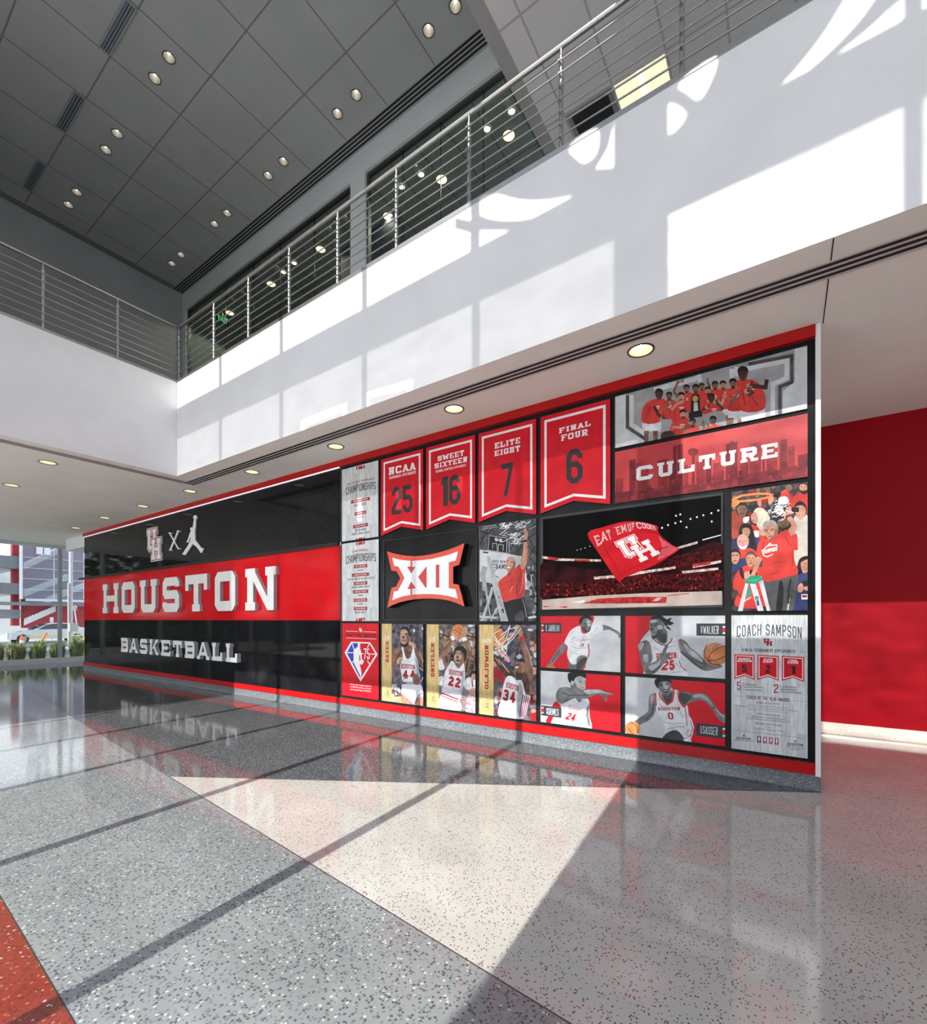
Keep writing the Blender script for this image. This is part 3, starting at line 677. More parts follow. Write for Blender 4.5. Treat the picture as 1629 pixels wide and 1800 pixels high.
struct('wall_front_left_sun_block', MB().box((XWL, YG - 0.15, ZS), (XG0, YG, ZC + 0.35)).box((XWL, YG - 7.5, 4.3), (XG0, YG, 4.5)), white_wall)  # second box is an unseen canopy added to keep sun off the left floor
w = struct('window_2', MB().box((XWL, YG - 0.1, 0), (XG0, YG, 0.06)).box((XWL, YG - 0.1, ZS - 0.08), (XG0, YG, ZS)), alu)  # right part opened as glazing to bounce more light onto the soffit
for k in range(8): MB().box((XWL + 0.02 + k * 1.75 - 0.03, YG - 0.1, 0.06), (XWL + 0.02 + k * 1.75 + 0.03, YG, ZS - 0.08)).build('mullion', alu, w)
sheet((XWL, YG - 0.05, 0.06), (XG0, YG - 0.05, ZS - 0.08)).build('pane', clear_glass, w)
# far left glazing
ym = onX(105.5, 1000, XWL).y
w = struct('window_3', MB().box((XWL - 0.08, YG, 0.0), (XWL + 0.10, YB + 1.3, 0.17)).box((XWL - 0.08, YG, 3.97), (XWL + 0.04, YB + 1.3, ZS)), mat('pale aluminium frame', (0.55, 0.57, 0.58), 0.4, 0.2))
for k in range(-5, 3):
    y = ym + k * 1.95
    if y < YB + 1.3: MB().box((XWL - 0.10, y - 0.045, 0.10), (XWL + 0.05, y + 0.045, 3.97)).build('mullion', alu_l, w)
sheet((XWL - 0.02, YG, 0.10), (XWL - 0.02, YB + 1.3, 3.97)).build('pane', tint_glass, w)
struct('wall_far_right', MB().box((XR, YG, 0), (XR + 0.1, YB, 5.75)), white_wall)
w = struct('added_window_4', MB().box((XR, YG, 5.75), (XR + 0.1, YB, 5.85)).box((XR, YG, 5.75), (XR + 0.1, YB, 5.8)).box((XR, YG, ZC - 0.1), (XR + 0.1, YB, ZC + 0.35)), alu)  # unseen upper glazing added for ambient light from the right
for k in range(6): MB().box((XR, YG + 0.05 + k * 1.83 - 0.03, 5.8), (XR + 0.1, YG + 0.05 + k * 1.83 + 0.03, ZC - 0.1)).build('mullion', alu, w)
sheet((XR + 0.05, YG, 5.8), (XR + 0.05, YB, ZC - 0.1)).build('pane', clear_glass, w)

# ================================================================== CEILING FITTINGS
def downlight(label, x, y, z, r, mref, group, deep=0.14):
    t = thing('downlight', label, 'ceiling light', (x, y, z), group)
    MB().lathe((x, y, z), [(r * 0.985, 0.004), (r * 1.0, -0.006), (r * 1.13, -0.006), (r * 1.16, 0.0)], 28).build('trim_ring', ring_dark, t, smooth=True)
    MB().lathe((x, y, z), [(r * 0.99, 0.0), (r * 0.93, deep * 0.4), (r * 0.75, deep * 0.8), (r * 0.35, deep), (0.001, deep)], 28).build('reflector', mref, t, smooth=True)
    MB().lathe((x, y, z), [(0.001, deep * 0.38), (r * 0.20, deep * 0.45), (r * 0.26, deep * 0.65), (r * 0.20, deep * 0.95)], 16).build('bulb', bulb_s if z < 5 else bulb_m, t, smooth=True)
    return t
LS = ['in the soffit above the culture panel', 'in the soffit above the elite eight banner', 'in the soffit above the upper championships sheet',
      'in the soffit above the right end of the black panel', 'in the soffit just right of the balcony corner slot', 'in the soffit above the leaping figure emblem',
      'in the soffit above the left end of the red band', 'in the left soffit, nearest below the white balcony front', 'in the left soffit at the left edge of the view', 'in the left soffit nearest the far window']
d0 = downlight('round recessed downlight ' + LS[0], *SOFF[0], ZS, RS, refl_w, 'recessed soffit downlights')
for (x, y), l in list(zip(SOFF, LS))[1:]: copy_thing(d0, (x, y, ZS), 'round recessed downlight ' + l)
LH = ['right of the pair beside the top ceiling vent', 'left of the pair beside the top ceiling vent', 'right of the pair beside the middle ceiling vent', 'left of the pair beside the middle ceiling vent',
      'right of the pair beside the lowest ceiling vent', 'left of the pair beside the lowest ceiling vent', 'right one of the second pair from the ceiling corner', 'left one of the second pair from the ceiling corner',
      'right one of the pair nearest the ceiling corner', 'left one of the pair nearest the ceiling corner', 'right one of the third pair along the back slot', 'left one of the third pair along the back slot',
      'right one of the fourth pair along the back slot', 'left one of the fourth pair along the back slot', 'lower one of the pair next to the pale bulkhead', 'upper one of the pair next to the pale bulkhead']
d0 = downlight('small downlight, ' + LH[0], *HIGH[0], ZC, RH, refl_m, 'paired downlights in the grey tile ceiling', 0.12)
for (x, y), l in list(zip(HIGH, LH))[1:]: copy_thing(d0, (x, y, ZC), 'small downlight, ' + l)
for q, lab in zip(VENT, ('top', 'middle', 'lowest')):
    p = [onZ(a, b, ZC) for a, b in q]; c = sum(p, Vector()) / 4
    ux = ((p[1] - p[0]) + (p[2] - p[3])) / 2; uy = ((p[3] - p[0]) + (p[2] - p[1])) / 2
    hx, hy = abs(ux.x) + abs(ux.y), abs(uy.x) + abs(uy.y)
    # long side along whichever axis is longer
    wx, wy = (max(hx, hy), min(hx, hy)) if abs((uy if hy > hx else ux).x) > abs((uy if hy > hx else ux).y) else (min(hx, hy), max(hx, hy))
    t = thing('ceiling_vent', '%s dark slotted air vent of the three in the grey tile ceiling' % lab, 'vent', (c.x, c.y, ZC), 'slotted air vents')
    MB().box((c.x - wx / 2, c.y - wy / 2, ZC - 0.006), (c.x + wx / 2, c.y + wy / 2, ZC - 0.001)).build('backing', slot_dark, t)
    fr = MB()
    for s in (-1, 1):
        fr.box((c.x + s * wx / 2 - 0.015, c.y - wy / 2, ZC - 0.014), (c.x + s * wx / 2 + 0.015, c.y + wy / 2, ZC - 0.006)); fr.box((c.x - wx / 2, c.y + s * wy / 2 - 0.015, ZC - 0.0141), (c.x + wx / 2, c.y + s * wy / 2 + 0.015, ZC - 0.006))
    fr.build('frame', mat('grey vent frame', (0.34, 0.35, 0.36), 0.6), t)
    for k in (-1, 0, 1):
        if wx > wy: MB().box((c.x - wx / 2, c.y + k * wy / 4 - 0.012, ZC - 0.013), (c.x + wx / 2, c.y + k * wy / 4 + 0.012, ZC - 0.006)).build('slat', mat('blue grey slat', (0.22, 0.26, 0.30), 0.5), t)
        else: MB().box((c.x + k * wx / 4 - 0.012, c.y - wy / 2, ZC - 0.013), (c.x + k * wx / 4 + 0.012, c.y + wy / 2, ZC - 0.006)).build('slat', mat('blue grey slat', (0.22, 0.26, 0.30), 0.5), t)
def slot_diffuser(label, z, x0, y0, x1, y1, n, finm, loc, dep=0.02):
    """a linear slot diffuser: dark strip with n+1 slots between fins"""
    t = thing('slot_diffuser', label, 'air diffuser', loc)
    MB().box((x0, y0, z - 0.003), (x1, y1, z - 0.0005)).build('slot', slot_dark, t)
    for k in range(n + 2):
        f = k / (n + 1)
        if x1 - x0 > y1 - y0: y = y0 + (y1 - y0) * f; MB().box((x0, y - 0.009, z - 0.008), (x1, y + 0.009, z - 0.003)).build('fin', finm, t)
        else: x = x0 + (x1 - x0) * f; MB().box((x - 0.009, y0, z - 0.008), (x + 0.009, y1, z - 0.003)).build('fin', finm, t)
    return t
fin_w = mat('white fin', (0.55, 0.54, 0.52), 0.5); fin_g = mat('grey fin', (0.40, 0.41, 0.41), 0.6)
slot_diffuser('long white slot diffuser in the soffit above the banners', ZS, XL - 0.35, -0.87, XR, -0.68, 2, fin_w, (-2, -0.77, ZS))
slot_diffuser('long slot diffuser in the soffit below the left balcony front', ZS, XL - 0.35, YG, XL - 0.20, -0.87, 2, fin_w, (XL - 0.28, -3.5, ZS))
slot_diffuser('dark slot diffuser where the grey ceiling meets the upstairs glass wall', ZC, XU + 0.05, YU - 0.27, -2.78, YU - 0.03, 3, fin_g, (-8, YU - 0.15, ZC))
slot_diffuser('dark slot diffuser where the grey ceiling meets the plain grey wall', ZC, XU + 0.03, YG, XU + 0.22, YU - 0.27, 3, fin_g, (XU + 0.12, -3, ZC))
struct('trim_8', MB().box((0.262, YF + 0.01, ZS - 0.002), (0.270, -0.01, ZS)), slot_dark)
# low ceiling upstairs: light panel and air grille
t = thing('ceiling_panel_light', 'lit square light panel in the low ceiling seen through the railing', 'ceiling light', ((LPX0 + LPX1) / 2, (LPY0 + LPY1) / 2, ZLC))
MB().box((LPX0, LPY0, ZLC - 0.004), (LPX1, LPY1, ZLC - 0.001)).build('diffuser', mat('lit prismatic diffuser', (0.9, 0.86, 0.7), 0.5, emit=(1.0, 0.86, 0.55), es=0.75), t)
fr = MB()
for a, b in (((LPX0 - .02, LPY0 - .02), (LPX1 + .02, LPY0)), ((LPX0 - .02, LPY1), (LPX1 + .02, LPY1 + .02)), ((LPX0 - .02, LPY0), (LPX0, LPY1)), ((LPX1, LPY0), (LPX1 + .02, LPY1))): fr.box((*a, ZLC - 0.01), (*b, ZLC - 0.001))
fr.build('frame', mat('white light frame', (0.6, 0.6, 0.58), 0.5), t)
MB().box((-1.455, LPY0, ZLC - 0.012), (-1.415, LPY1, ZLC - 0.004)).build('lamp_tube', mat('lit tube', (1, 1, 0.9), 0.5, emit=(1, 0.92, 0.68), es=1.3), t)
t = thing('return_grille', 'dark square air grille beside the lit panel in the low ceiling', 'vent', (-2.05, 0.88, ZLC))
MB().box((-2.29, 0.62, ZLC - 0.004), (-1.80, 1.13, ZLC - 0.001)).build('backing', slot_dark, t)
fr = MB()
for a, b in (((-2.33, .58), (-1.76, .63)), ((-2.33, 1.12), (-1.76, 1.17)), ((-2.33, .63), (-2.28, 1.12)), ((-1.81, .63), (-1.76, 1.12))): fr.box((*a, ZLC - 0.012), (*b, ZLC - 0.001))
fr.build('frame', mat('grille frame', (0.28, 0.27, 0.28), 0.6), t)
g = MB()
for k in range(22): g.box((-2.28, 0.64 + k * 0.022, ZLC - 0.009), (-1.81, 0.646 + k * 0.022, ZLC - 0.004))
g.build('louvre', mat('grille louvre', (0.06, 0.06, 0.065), 0.5), t)

# ================================================================== RAILINGS
YR, XRL = YF + 0.06, XL - 0.06
ZB, ZR = ZT + 0.016, 6.80
def railing(label, pts, tip0, tip1, along, side, loc):
    t = thing('railing', label, 'railing', loc)
    MB().tube(tip0 + Vector((0, 0, ZR)), tip1 + Vector((0, 0, ZR)), 0.024, 14).build('top_rail', steel, t, smooth=True)
    for k in range(7):
        z = ZB + 0.12 + k * 0.116; o = side * 0.045
        MB().tube(tip0 + o + Vector((0, 0, z)), tip1 + o + Vector((0, 0, z)), 0.0075, 8).build('infill_rod', steel, t, smooth=True)
    for p in pts:
        po = MB().tube(p + Vector((0, 0, ZB)), p + Vector((0, 0, 6.70)), 0.021, 14).tube(p + Vector((0, 0, 6.70)), p + Vector((0, 0, 6.72)), 0.021, 14, r2=0.011).tube(p + Vector((0, 0, 6.72)), p + Vector((0, 0, ZR - 0.02)), 0.011, 10).build('post', steel, t, smooth=True)
        for k in range(7):
            z = ZB + 0.12 + k * 0.116; MB().tube(p + side * 0.018 + Vector((0, 0, z)), p + side * 0.057 + Vector((0, 0, z)), 0.010, 8).build('rod_bracket', steel, po)
    return t
xs = [onY(px, 500, YR).x for px in (376, 436.6, 507.8, 591.8, 696, 824.4, 986.4, 1198.4)]
sp = (xs[-1] - xs[0]) / 7
X_ = [Vector((xs[0] + k * sp, YR, 0)) for k in range(12)]
railing('long steel rod railing on the balcony facing the sunlit wall', [Vector((XRL + 0.0, YR, 0))] + X_, Vector((XRL, YR, 0)), Vector((X_[-1].x + 0.2, YR, 0)), 0, Vector((0, -1, 0)), (XRL, YR, ZB))
railing('steel rod railing on the left balcony against the grey wall', [Vector((XRL, YR - 0.945 * k, 0)) for k in range(1, 6)], Vector((XRL, YG + 0.05, 0)), Vector((XRL, YR - 0.085, 0)), 1, Vector((1, 0, 0)), (XRL, -3, ZB))

# ================================================================== BEHIND THE UPSTAIRS GLASS
def pend(px, py, z, label, m, r, group):
    p = onZ(px, py, z)
    t = thing('room_downlight', label, 'ceiling light', (p.x, p.y, z), group)
    MB().lathe((p.x, p.y, z), [(r, -0.001), (r * 1.1, -0.02), (r * 1.2, -0.001)], 20).build('trim_ring', ring_dark, t, smooth=True)
    MB().lathe((p.x, p.y, z), [(r, -0.004), (0.001, -0.012)], 20).build('lens', m, t, smooth=True)
    if r > 0.08:
        l = bpy.data.lights.new('lamp_light', 'SPOT'); l.energy = 45; l.spot_size = 2.6; l.shadow_soft_size = 0.08; l.color = (1.0, 0.9, 0.7)
        o = link(bpy.data.objects.new('lamp_light', l)); o.parent = t; o.location = (0, 0, -0.05)
yl = mat('lit yellow lens', (0.9, 0.85, 0.5), 0.4, emit=(1.0, 0.86, 0.42), es=4.0); wl = mat('lit white lens', (0.9, 0.9, 0.85), 0.4, emit=(1, 0.9, 0.75), es=6.0)
for k, (px, py) in enumerate(((404, 550), (476.5, 499), (563.5, 438), (682, 380), (776, 315), (894, 238))):
    pend(px, py, 10.02, 'yellow lamp behind the upstairs glass, %s' % ('leftmost of six', 'second from the left', 'third from the left', 'just right of the pale column', 'second right of the pale column', 'rightmost of six, by the bulkhead')[k], yl, 0.10, 'yellow lamps behind the upstairs glass')
for k, (px, py) in enumerate(((517, 462), (498, 478), (706, 328), (740, 306), (856, 226), (899, 195))):
    pend(px, py, 10.02, 'white spot lamp behind the upstairs glass, %s' % ('left pane, upper of its two', 'left pane, lower of its two', 'left one beyond the pale column', 'second beyond the pale column', 'third beyond the pale column', 'nearest the pale bulkhead')[k], wl, 0.055, 'white spot lamps behind the upstairs glass')
p = onZ(391, 564, 9.7)
t = thing('exit_sign', 'small green lit exit sign behind the dark upstairs glass', 'exit sign', (p.x, p.y, 9.7))
MB().box((p.x - 0.02, p.y - 0.17, 9.62), (p.x + 0.02, p.y + 0.17, 9.84)).build('housing', black_m, t)
v, f = font_tris('EXIT'); mb = MB(); mb.v = [(p.x + 0.022, p.y - 0.13 + 0.26 * a, 9.66 + 0.14 * b) for a, b in v]; mb.f = list(f); mb.m = [0] * len(f)
mb.build('lettering', mat('lit green letters', (0.1, 0.6, 0.2), 0.5, emit=(0.05, 0.9, 0.2), es=1.2), t, recalc=False)
MB().tube((p.x, p.y, 9.84), (p.x, p.y, 10.03), 0.008).build('stem', black_m, t)
p0 = onY(615, 430, 2.2); p1 = onY(693, 400, 2.2)
t = tag(MB().box((p0.x - 0.2, 2.1, 5.6), (p1.x + 0.2, 2.16, p0.z - 0.1)).build('partition', mat('navy fabric', (0.02, 0.03, 0.06), 0.8)), 'navy panel standing in for a banner reflection at the pale column', 'partition')  # flat panel stands in for a navy banner reflection in the glass
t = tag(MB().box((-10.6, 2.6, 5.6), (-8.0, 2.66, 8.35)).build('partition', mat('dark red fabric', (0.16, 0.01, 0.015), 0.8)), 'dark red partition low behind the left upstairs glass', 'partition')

# ================================================================== DISPLAY WALL CLADDING
X0W, XM = -17.37, -5.965
def panel(name, label, z0, z1, x0, x1, y, m, cat='wall panel'):
    return tag(MB().box((x0, y, z0), (x1, -0.0005, z1)).build(name, m), label, cat)
panel('wall_panel', 'upper glossy black panel carrying the three white emblems', 2.76, 3.974, X0W, XM, -0.012, black_gloss)
panel('wall_panel', 'lower glossy black panel behind the small white block letters', 0.237, 1.487, X0W, XM, -0.010, black_gloss)
panel('wall_panel', 'glossy red band panel behind the tall white block letters', 1.488, 2.70, X0W, XM, -0.016, red_panel)
panel('ledge', 'thin black ledge running along the top of the red band', 2.70, 2.759, X0W - 0.35, XM - 0.02, -0.05, black_m, 'ledge')
panel('display_board', 'black backing board behind all the banners and posters', 0.237, 3.974, XM + 0.005, 0.212, -0.0015, black_sat, 'board')
tag(MB().box((X0W, -0.044, 3.960), (XM, -0.02, 3.973)).build('light_strip', mat('lit strip', (1, 0.9, 0.95), 0.5, emit=(1.0, 0.84, 0.92), es=0.6)), 'thin pinkish white light strip under the red top trim', 'light strip')

# block letters standing off the wall
def letters(word, spans, z0, z1, Y, names, group, side, size):
    for ch, (a, b), nm in zip(word, spans, names):
        x0, x1 = onY(140 + a / 4.525, 1000, Y).x, onY(140 + b / 4.525, 1000, Y).x
        p = text_polys(ch, Wd=10 * (x1 - x0) / (z1 - z0), t=2.5, sl=1.95, gap=0)
        p = [[(x0 + (x1 - x0) * u, z0 + (z1 - z0) * v) for u, v in q] for q in p]
        t = thing('block_letter', '%s white block letter %s, %s' % (size, ch, nm), 'letter', ((x0 + x1) / 2, -0.016, z0), group)
        o = solid2d('letter_face', p, [letter_white, letter_side], t, Y, -0.017)
letters('HOUSTON', ((183, 308), (333, 437), (478, 612), (660, 790), (840, 1013), (1075, 1236), (1317, 1560)), 1.674, 2.472, -0.085,
        ('first on the red band', 'second on the red band', 'third on the red band', 'fourth on the red band', 'fifth on the red band', 'sixth on the red band, next to N', 'last on the red band'), 'tall letters on the red band', letter_side, 'tall')
letters('BASKETBALL', ((328, 383), (396, 459), (480, 536), (556, 624), (648, 720), (742, 812), (835, 912), (932, 1030), (1052, 1132), (1162, 1250)), 0.652, 1.02, -0.10,
        ('first of the lower word', 'second of the lower word', 'third of the lower word', 'fourth of the lower word', 'fifth of the lower word', 'sixth of the lower word', 'seventh of the lower word', 'eighth of the lower word', 'ninth of the lower word', 'last of the lower word'), 'small letters on the lower black panel', letter_side, 'small')

def uh_polys(o=0.0):
    """interlocking U and H on a 10 x 12.4 field; o grows the outline"""
    U = [[(a * 0.70, 4.2 + b * 0.82) for a, b in p] for p in glyph('U', 9.6, 2.1, 2.1)]
    Hh = [[(3.2 + a * 0.68, b * 0.82) for a, b in p] for p in glyph('H', 9.8, 2.1, 2.1)]
    return [grow(p, o) for p in U], [grow(p, o) for p in Hh]
def uh_paint(P, part, quad, cols):
    """cols = (outer, line, inner)"""
    f = quad_map(quad); nrm = lambda p: [f((a + 0.4) / 10.6, b / 12.4) for a, b in p]
    for oo, m in ((0.55, 0), (0.28, 1), (0.0, 2)):
        if cols[m] is None: continue
        for p in uh_polys(oo)[0]: P.poly(part, cols[m], nrm(p))
    for oo, m in ((0.28, 1), (0.0, 2)):
        if cols[m] is None: continue
        for p in uh_polys(oo)[1]: P.poly(part, cols[m], nrm(p))
    if cols[0] is not None:
        pass
# emblem with the crossed letters
YE = -0.05
def d6(x, y, Y=YE): p = onY(240 + x / 12.53, 890 + y / 12.53, Y); return (p.x, p.z)
q = [d6(300, 1222), d6(603, 1180), d6(600, 672), d6(300, 760)]
ex0, ex1 = d6(205, 0)[0], d6(562, 0)[0]; ez0, ez1 = d6(300, 1222)[1], d6(380, 462)[1]
def em(p): return [(ex0 + (ex1 - ex0) * (a + 1.1) / 12.1, ez0 + (ez1 - ez0) * (b + 0.55) / 13.5) for a, b in p]
t = thing('letter_emblem', 'white interlocking U and H emblem with red outline on black panel', 'emblem', ((ex0 + ex1) / 2, -0.012, ez0))
u_, h_ = uh_polys(0.64); solid2d('emblem_body', [em(p) for p in u_ + h_], [letter_white, letter_side], t, YE, -0.013)
red_ink = mat('dark red ink', (0.36, 0.006, 0.012), 0.3)
lay = [(em(p), 'r') for p in uh_polys(0.38)[0]] + [(em(p), 'w') for p in uh_polys(0.0)[0]] + [(em(p), 'r') for p in uh_polys(0.38)[1]] + [(em(p), 'w') for p in uh_polys(0.0)[1]]
ar = arrange(lay)
for k, m, nm in (('r', red_ink, 'outline'), ('w', letter_white, 'inner_face')):
    mb = MB()
    for tr in ar[k]: mb.face([(a, YE - 0.002, b) for a, b in tr])
    mb.build(nm, m, t, recalc=False)
# thin X
p = []
for pts, w_ in ((((722, 585), (915, 935)), 26), (((912, 545), (735, 965)), 30), (((700, 578), (790, 598)), 14), (((905, 935), (965, 935)), 16), (((885, 535), (962, 555)), 16), (((712, 968), (785, 960)), 16)):
    p += stroke(pts, w_)
tag(solid2d('cross_letter', [[d6(*a, Y=-0.04) for a in q] for q in p], [letter_white, letter_side], None, -0.04, -0.013), 'thin white letter X between the two emblems', 'letter')
# leaping figure
fig = [ell(1287, 245, 42, 48, 20), [(1262, 285), (1303, 285), (1300, 420), (1282, 560), (1285, 640), (1225, 640), (1215, 520), (1238, 440)],
       ell(1207, 505, 28, 42, 16), [(1215, 520), (1285, 560), (1290, 720), (1300, 760), (1200, 800), (1185, 740), (1195, 640), (1190, 560)],
       [(1190, 555), (1205, 640), (1175, 700), (1145, 790), (1130, 800), (1090, 782), (1110, 765), (1125, 740), (1150, 660), (1170, 590)],
       [(1195, 740), (1240, 800), (1220, 850), (1100, 1040), (1060, 1075), (1020, 1065), (1003, 1040), (1040, 1010), (1050, 975), (1120, 880)],
       [(1240, 760), (1290, 740), (1340, 800), (1420, 910), (1480, 930), (1440, 1010), (1420, 1025), (1395, 1015), (1390, 985), (1300, 875), (1235, 835)]]
tag(solid2d('leaping_figure_emblem', [[d6(*a, Y=-0.04) for a in q] for q in fig], [letter_white, letter_side], None, -0.04, -0.013), 'white leaping player silhouette emblem holding a ball up', 'emblem')

# raised XII shield in its recess
YX = -0.11
def c4(x, y, Y=YX): p = onY(660 + x / 8.574, 930 + y / 8.574, Y); return (p.x, p.z)
t = thing('raised_logo', 'raised orange red and white XII logo on the black board', 'logo', (-4.16, -0.002, 1.7))
outer = [(172,333), (260,362), (360,386), (480,403), (600,408), (720,400), (850,378), (980,346), (1110,305), (1230,260), (1340,212), (1300,380), (1263,535), (1168,570), (1170,825), (1252,838), (1300,1000), (1338,1168),
         (1230,1118), (1110,1078), (980,1055), (850,1047), (720,1048), (600,1056), (480,1075), (360,1105), (260,1143), (175,1187), (210,1030), (240,885), (310,866), (372,737), (316,636), (238,625), (205,480)]
inner = [(250,430), (330,455), (420,470), (525,478), (525,565), (490,565), (478,572), (536,672), (600,572), (552,572), (552,478), (700,470), (850,450), (980,420), (1110,385), (1242,335), (1210,475), (1103,500), (1103,890), (1205,908), (1238,1048), (1110,1012), (980,990), (850,980), (700,980), (552,990), (552,905), (606,888), (536,790), (478,900), (525,905), (525,992), (420,1010), (330,1040), (250,1075), (280,940), (335,932), (437,737), (345,565), (280,555)]
holes = ([(770,558), (640,722), (750,880), (770,880)], [(908,540), (960,535), (960,882), (908,882)])
mbs = {'body': MB(), 'red': MB(), 'white': MB()}
orange_red = noisy('orange red enamel', (0.72, 0.07, 0.035), 0.05, 4, 0.2, 0.5); core_red = noisy('deep red enamel', (0.60, 0.02, 0.02), 0.05, 4, 0.2, 0.5); enamel = noisy('white enamel', (0.84, 0.85, 0.86), 0.04, 4, 0.2, 0.5)
solid2d('logo_body', [[c4(*a) for a in outer]], [orange_red, black_m], t, YX, -0.003)
ar = arrange([([c4(*a, Y=YX - 0.002) for a in inner], 'w'), ([c4(*a, Y=YX - 0.002) for a in holes[0]], 'r0'), ([c4(*a, Y=YX - 0.002) for a in holes[1]], 'r1'),
              ([c4(*a, Y=YX - 0.002) for a in ((478,572), (600,572), (536,672))], 'r2'), ([c4(*a, Y=YX - 0.002) for a in ((478,900), (606,890), (536,790))], 'r3')])
for k, m, nm in (('w', enamel, 'numeral_face'), ('r0', core_red, 'numeral_gap'), ('r1', core_red, 'numeral_gap'), ('r2', core_red, 'numeral_gap'), ('r3', core_red, 'numeral_gap')):
    mb = MB()
    for tr in ar[k]: mb.face([(a, YX - 0.002, b) for a, b in tr])
    mb.build(nm, m, t, recalc=False)
fr = MB(); q = (-5.00, -3.32, 1.49, 2.69)
for a, b in (((q[0], q[2]), (q[1], q[2] + .012)), ((q[0], q[3] - .012), (q[1], q[3])), ((q[0], q[2] + .012), (q[0] + .02, q[3] - .012)), ((q[1] - .012, q[2] + .012), (q[1], q[3] - .012))): fr.box((a[0], -0.012, a[1]), (b[0], -0.002, b[1]))
tag(fr.build('picture_frame', black_m), 'thin black frame around the raised XII logo', 'frame')

# ================================================================== POSTERS AND BANNERS
def pm(name, col, var=0.3, scale=14, **k): return noisy('print ' + name, col, var, scale, 0.32, 0.22, **k)
i_red = pm('red', (0.60, 0.010, 0.020), 0.12, 5); i_dred = pm('dark red', (0.30, 0.012, 0.02), 0.2, 5); i_white = pm('white', (0.80, 0.80, 0.80), 0.04, 8); i_black = pm('black', (0.016, 0.016, 0.018), 0.2, 8)
i_num = pm('number black', (0.035, 0.034, 0.037), 0.1, 8); i_pale = pm('pale grey', (0.55, 0.57, 0.59), 0.16, 5, detail=8); i_grey = pm('mid grey', (0.30, 0.31, 0.32), 0.2, 6); i_dgrey = pm('dark grey', (0.07, 0.072, 0.075), 0.4, 9)
i_plate = pm('charcoal', (0.04, 0.042, 0.05), 0.1, 8); i_blue = pm('blue', (0.03, 0.07, 0.42), 0.15, 8); i_navy = pm('navy', (0.03, 0.04, 0.12), 0.3, 9)
s_bw = pm('grey skin', (0.16, 0.16, 0.165), 0.45, 9); s_bwd = pm('grey skin shade', (0.055, 0.055, 0.058), 0.4, 14); s_bwl = pm('grey skin light', (0.40, 0.41, 0.42), 0.3, 12); hair_b = pm('black hair', (0.014, 0.013, 0.013), 0.6, 40)
s_br = pm('brown skin', (0.20, 0.105, 0.07), 0.45, 10); s_brd = pm('brown skin shade', (0.065, 0.032, 0.024), 0.4, 14); s_brl = pm('brown skin light', (0.46, 0.29, 0.20), 0.25, 12)
s_tan = pm('tan skin', (0.50, 0.24, 0.16), 0.25, 12); s_tand = pm('tan skin shade', (0.26, 0.10, 0.07), 0.25, 12); s_pk = pm('pink skin', (0.60, 0.30, 0.24), 0.2, 12)
j_white = pm('jersey white', (0.66, 0.67, 0.70), 0.18, 12, detail=7); j_shade = pm('jersey fold', (0.36, 0.37, 0.40), 0.25, 14); orange = pm('ball orange', (0.56, 0.20, 0.075), 0.25, 16); ball_l = pm('ball line', (0.05, 0.03, 0.02), 0.2, 16)
maple = pm('maple', (0.62, 0.46, 0.20), 0.25, 7, stretch=(9, 9, 0.7)); ink_red = pm('ink red', (0.33, 0.012, 0.02), 0.1, 8)
crowd_w = pm('warm crowd', (0.16, 0.115, 0.10), 0.95, 10, detail=2); crowd_p = pm('violet crowd', (0.10, 0.085, 0.11), 0.95, 12, detail=2); crowd_d = pm('dark crowd', (0.045, 0.03, 0.03), 0.95, 14, detail=2)
plank = plankmat('white planks print'); net_c = pm('net cord', (0.72, 0.70, 0.62), 0.1, 20); steel_p = pm('ladder grey', (0.38, 0.39, 0.40), 0.25, 8); green_p = pm('ladder green', (0.02, 0.30, 0.17), 0.2, 8)
blond = pm('pale hair', (0.66, 0.58, 0.44), 0.2, 22, stretch=(3, 3, 0.7)); hgrey = pm('grey hair', (0.32, 0.31, 0.30), 0.3, 30); cream = pm('cream sweater', (0.56, 0.50, 0.44), 0.15, 10)
shirt_red = pm('shirt red', (0.56, 0.045, 0.035), 0.2, 9, detail=6)
BN = 'red pennant banners on the black board'
# --- pennant banners
def banner(label, crop, X0, X1, lines, num, nq):
    z0, zt, zn = 2.762, 3.912, 2.856; xm = (X0 + X1) / 2
    sh = [(X0, z0), (xm, zn), (X1, z0), (X1, zt), (X0, zt)]
    P = Poster('banner', label, 'banner', crop, (X0, X1, z0, zt), i_red, BN, shape=sh, Y=-0.024)
    def inset(d): return [(X0 + d, z0 + d * 1.28), (xm, zn + d * 1.05), (X1 - d, z0 + d * 1.28), (X1 - d, zt - d), (X0 + d, zt - d)]
    P.raw('border', i_white, inset(0.050)); P.raw('board', i_red, inset(0.079))
    for k, (tx, q, st) in enumerate(lines): P.T('title#%d' % k if st is SLAB else 'subtitle', i_white, tx, q, **st)
    for k, (ch, q) in enumerate(zip(num, nq)): P.T('number#%d' % k, i_num, ch, q, **FIG)
    P.done()
c1 = (595, 790, 9.873); c2 = (740, 730, 7.405); cc = (940, 680, 3.194)
banner('red pennant banner with NCAA over the number 25', c1, -5.035, -4.217, [('NCAA', [(868, 450), (1343, 345), (1343, 218), (868, 318)], SLAB), ('TOURNAMENT APPEARANCES', [(870, 522), (1343, 415), (1343, 365), (870, 478)], COND)],
       '25', ([(920, 1140), (1088, 1112), (1088, 640), (920, 668)], [(1112, 1108), (1284, 1080), (1284, 597), (1112, 636)]))
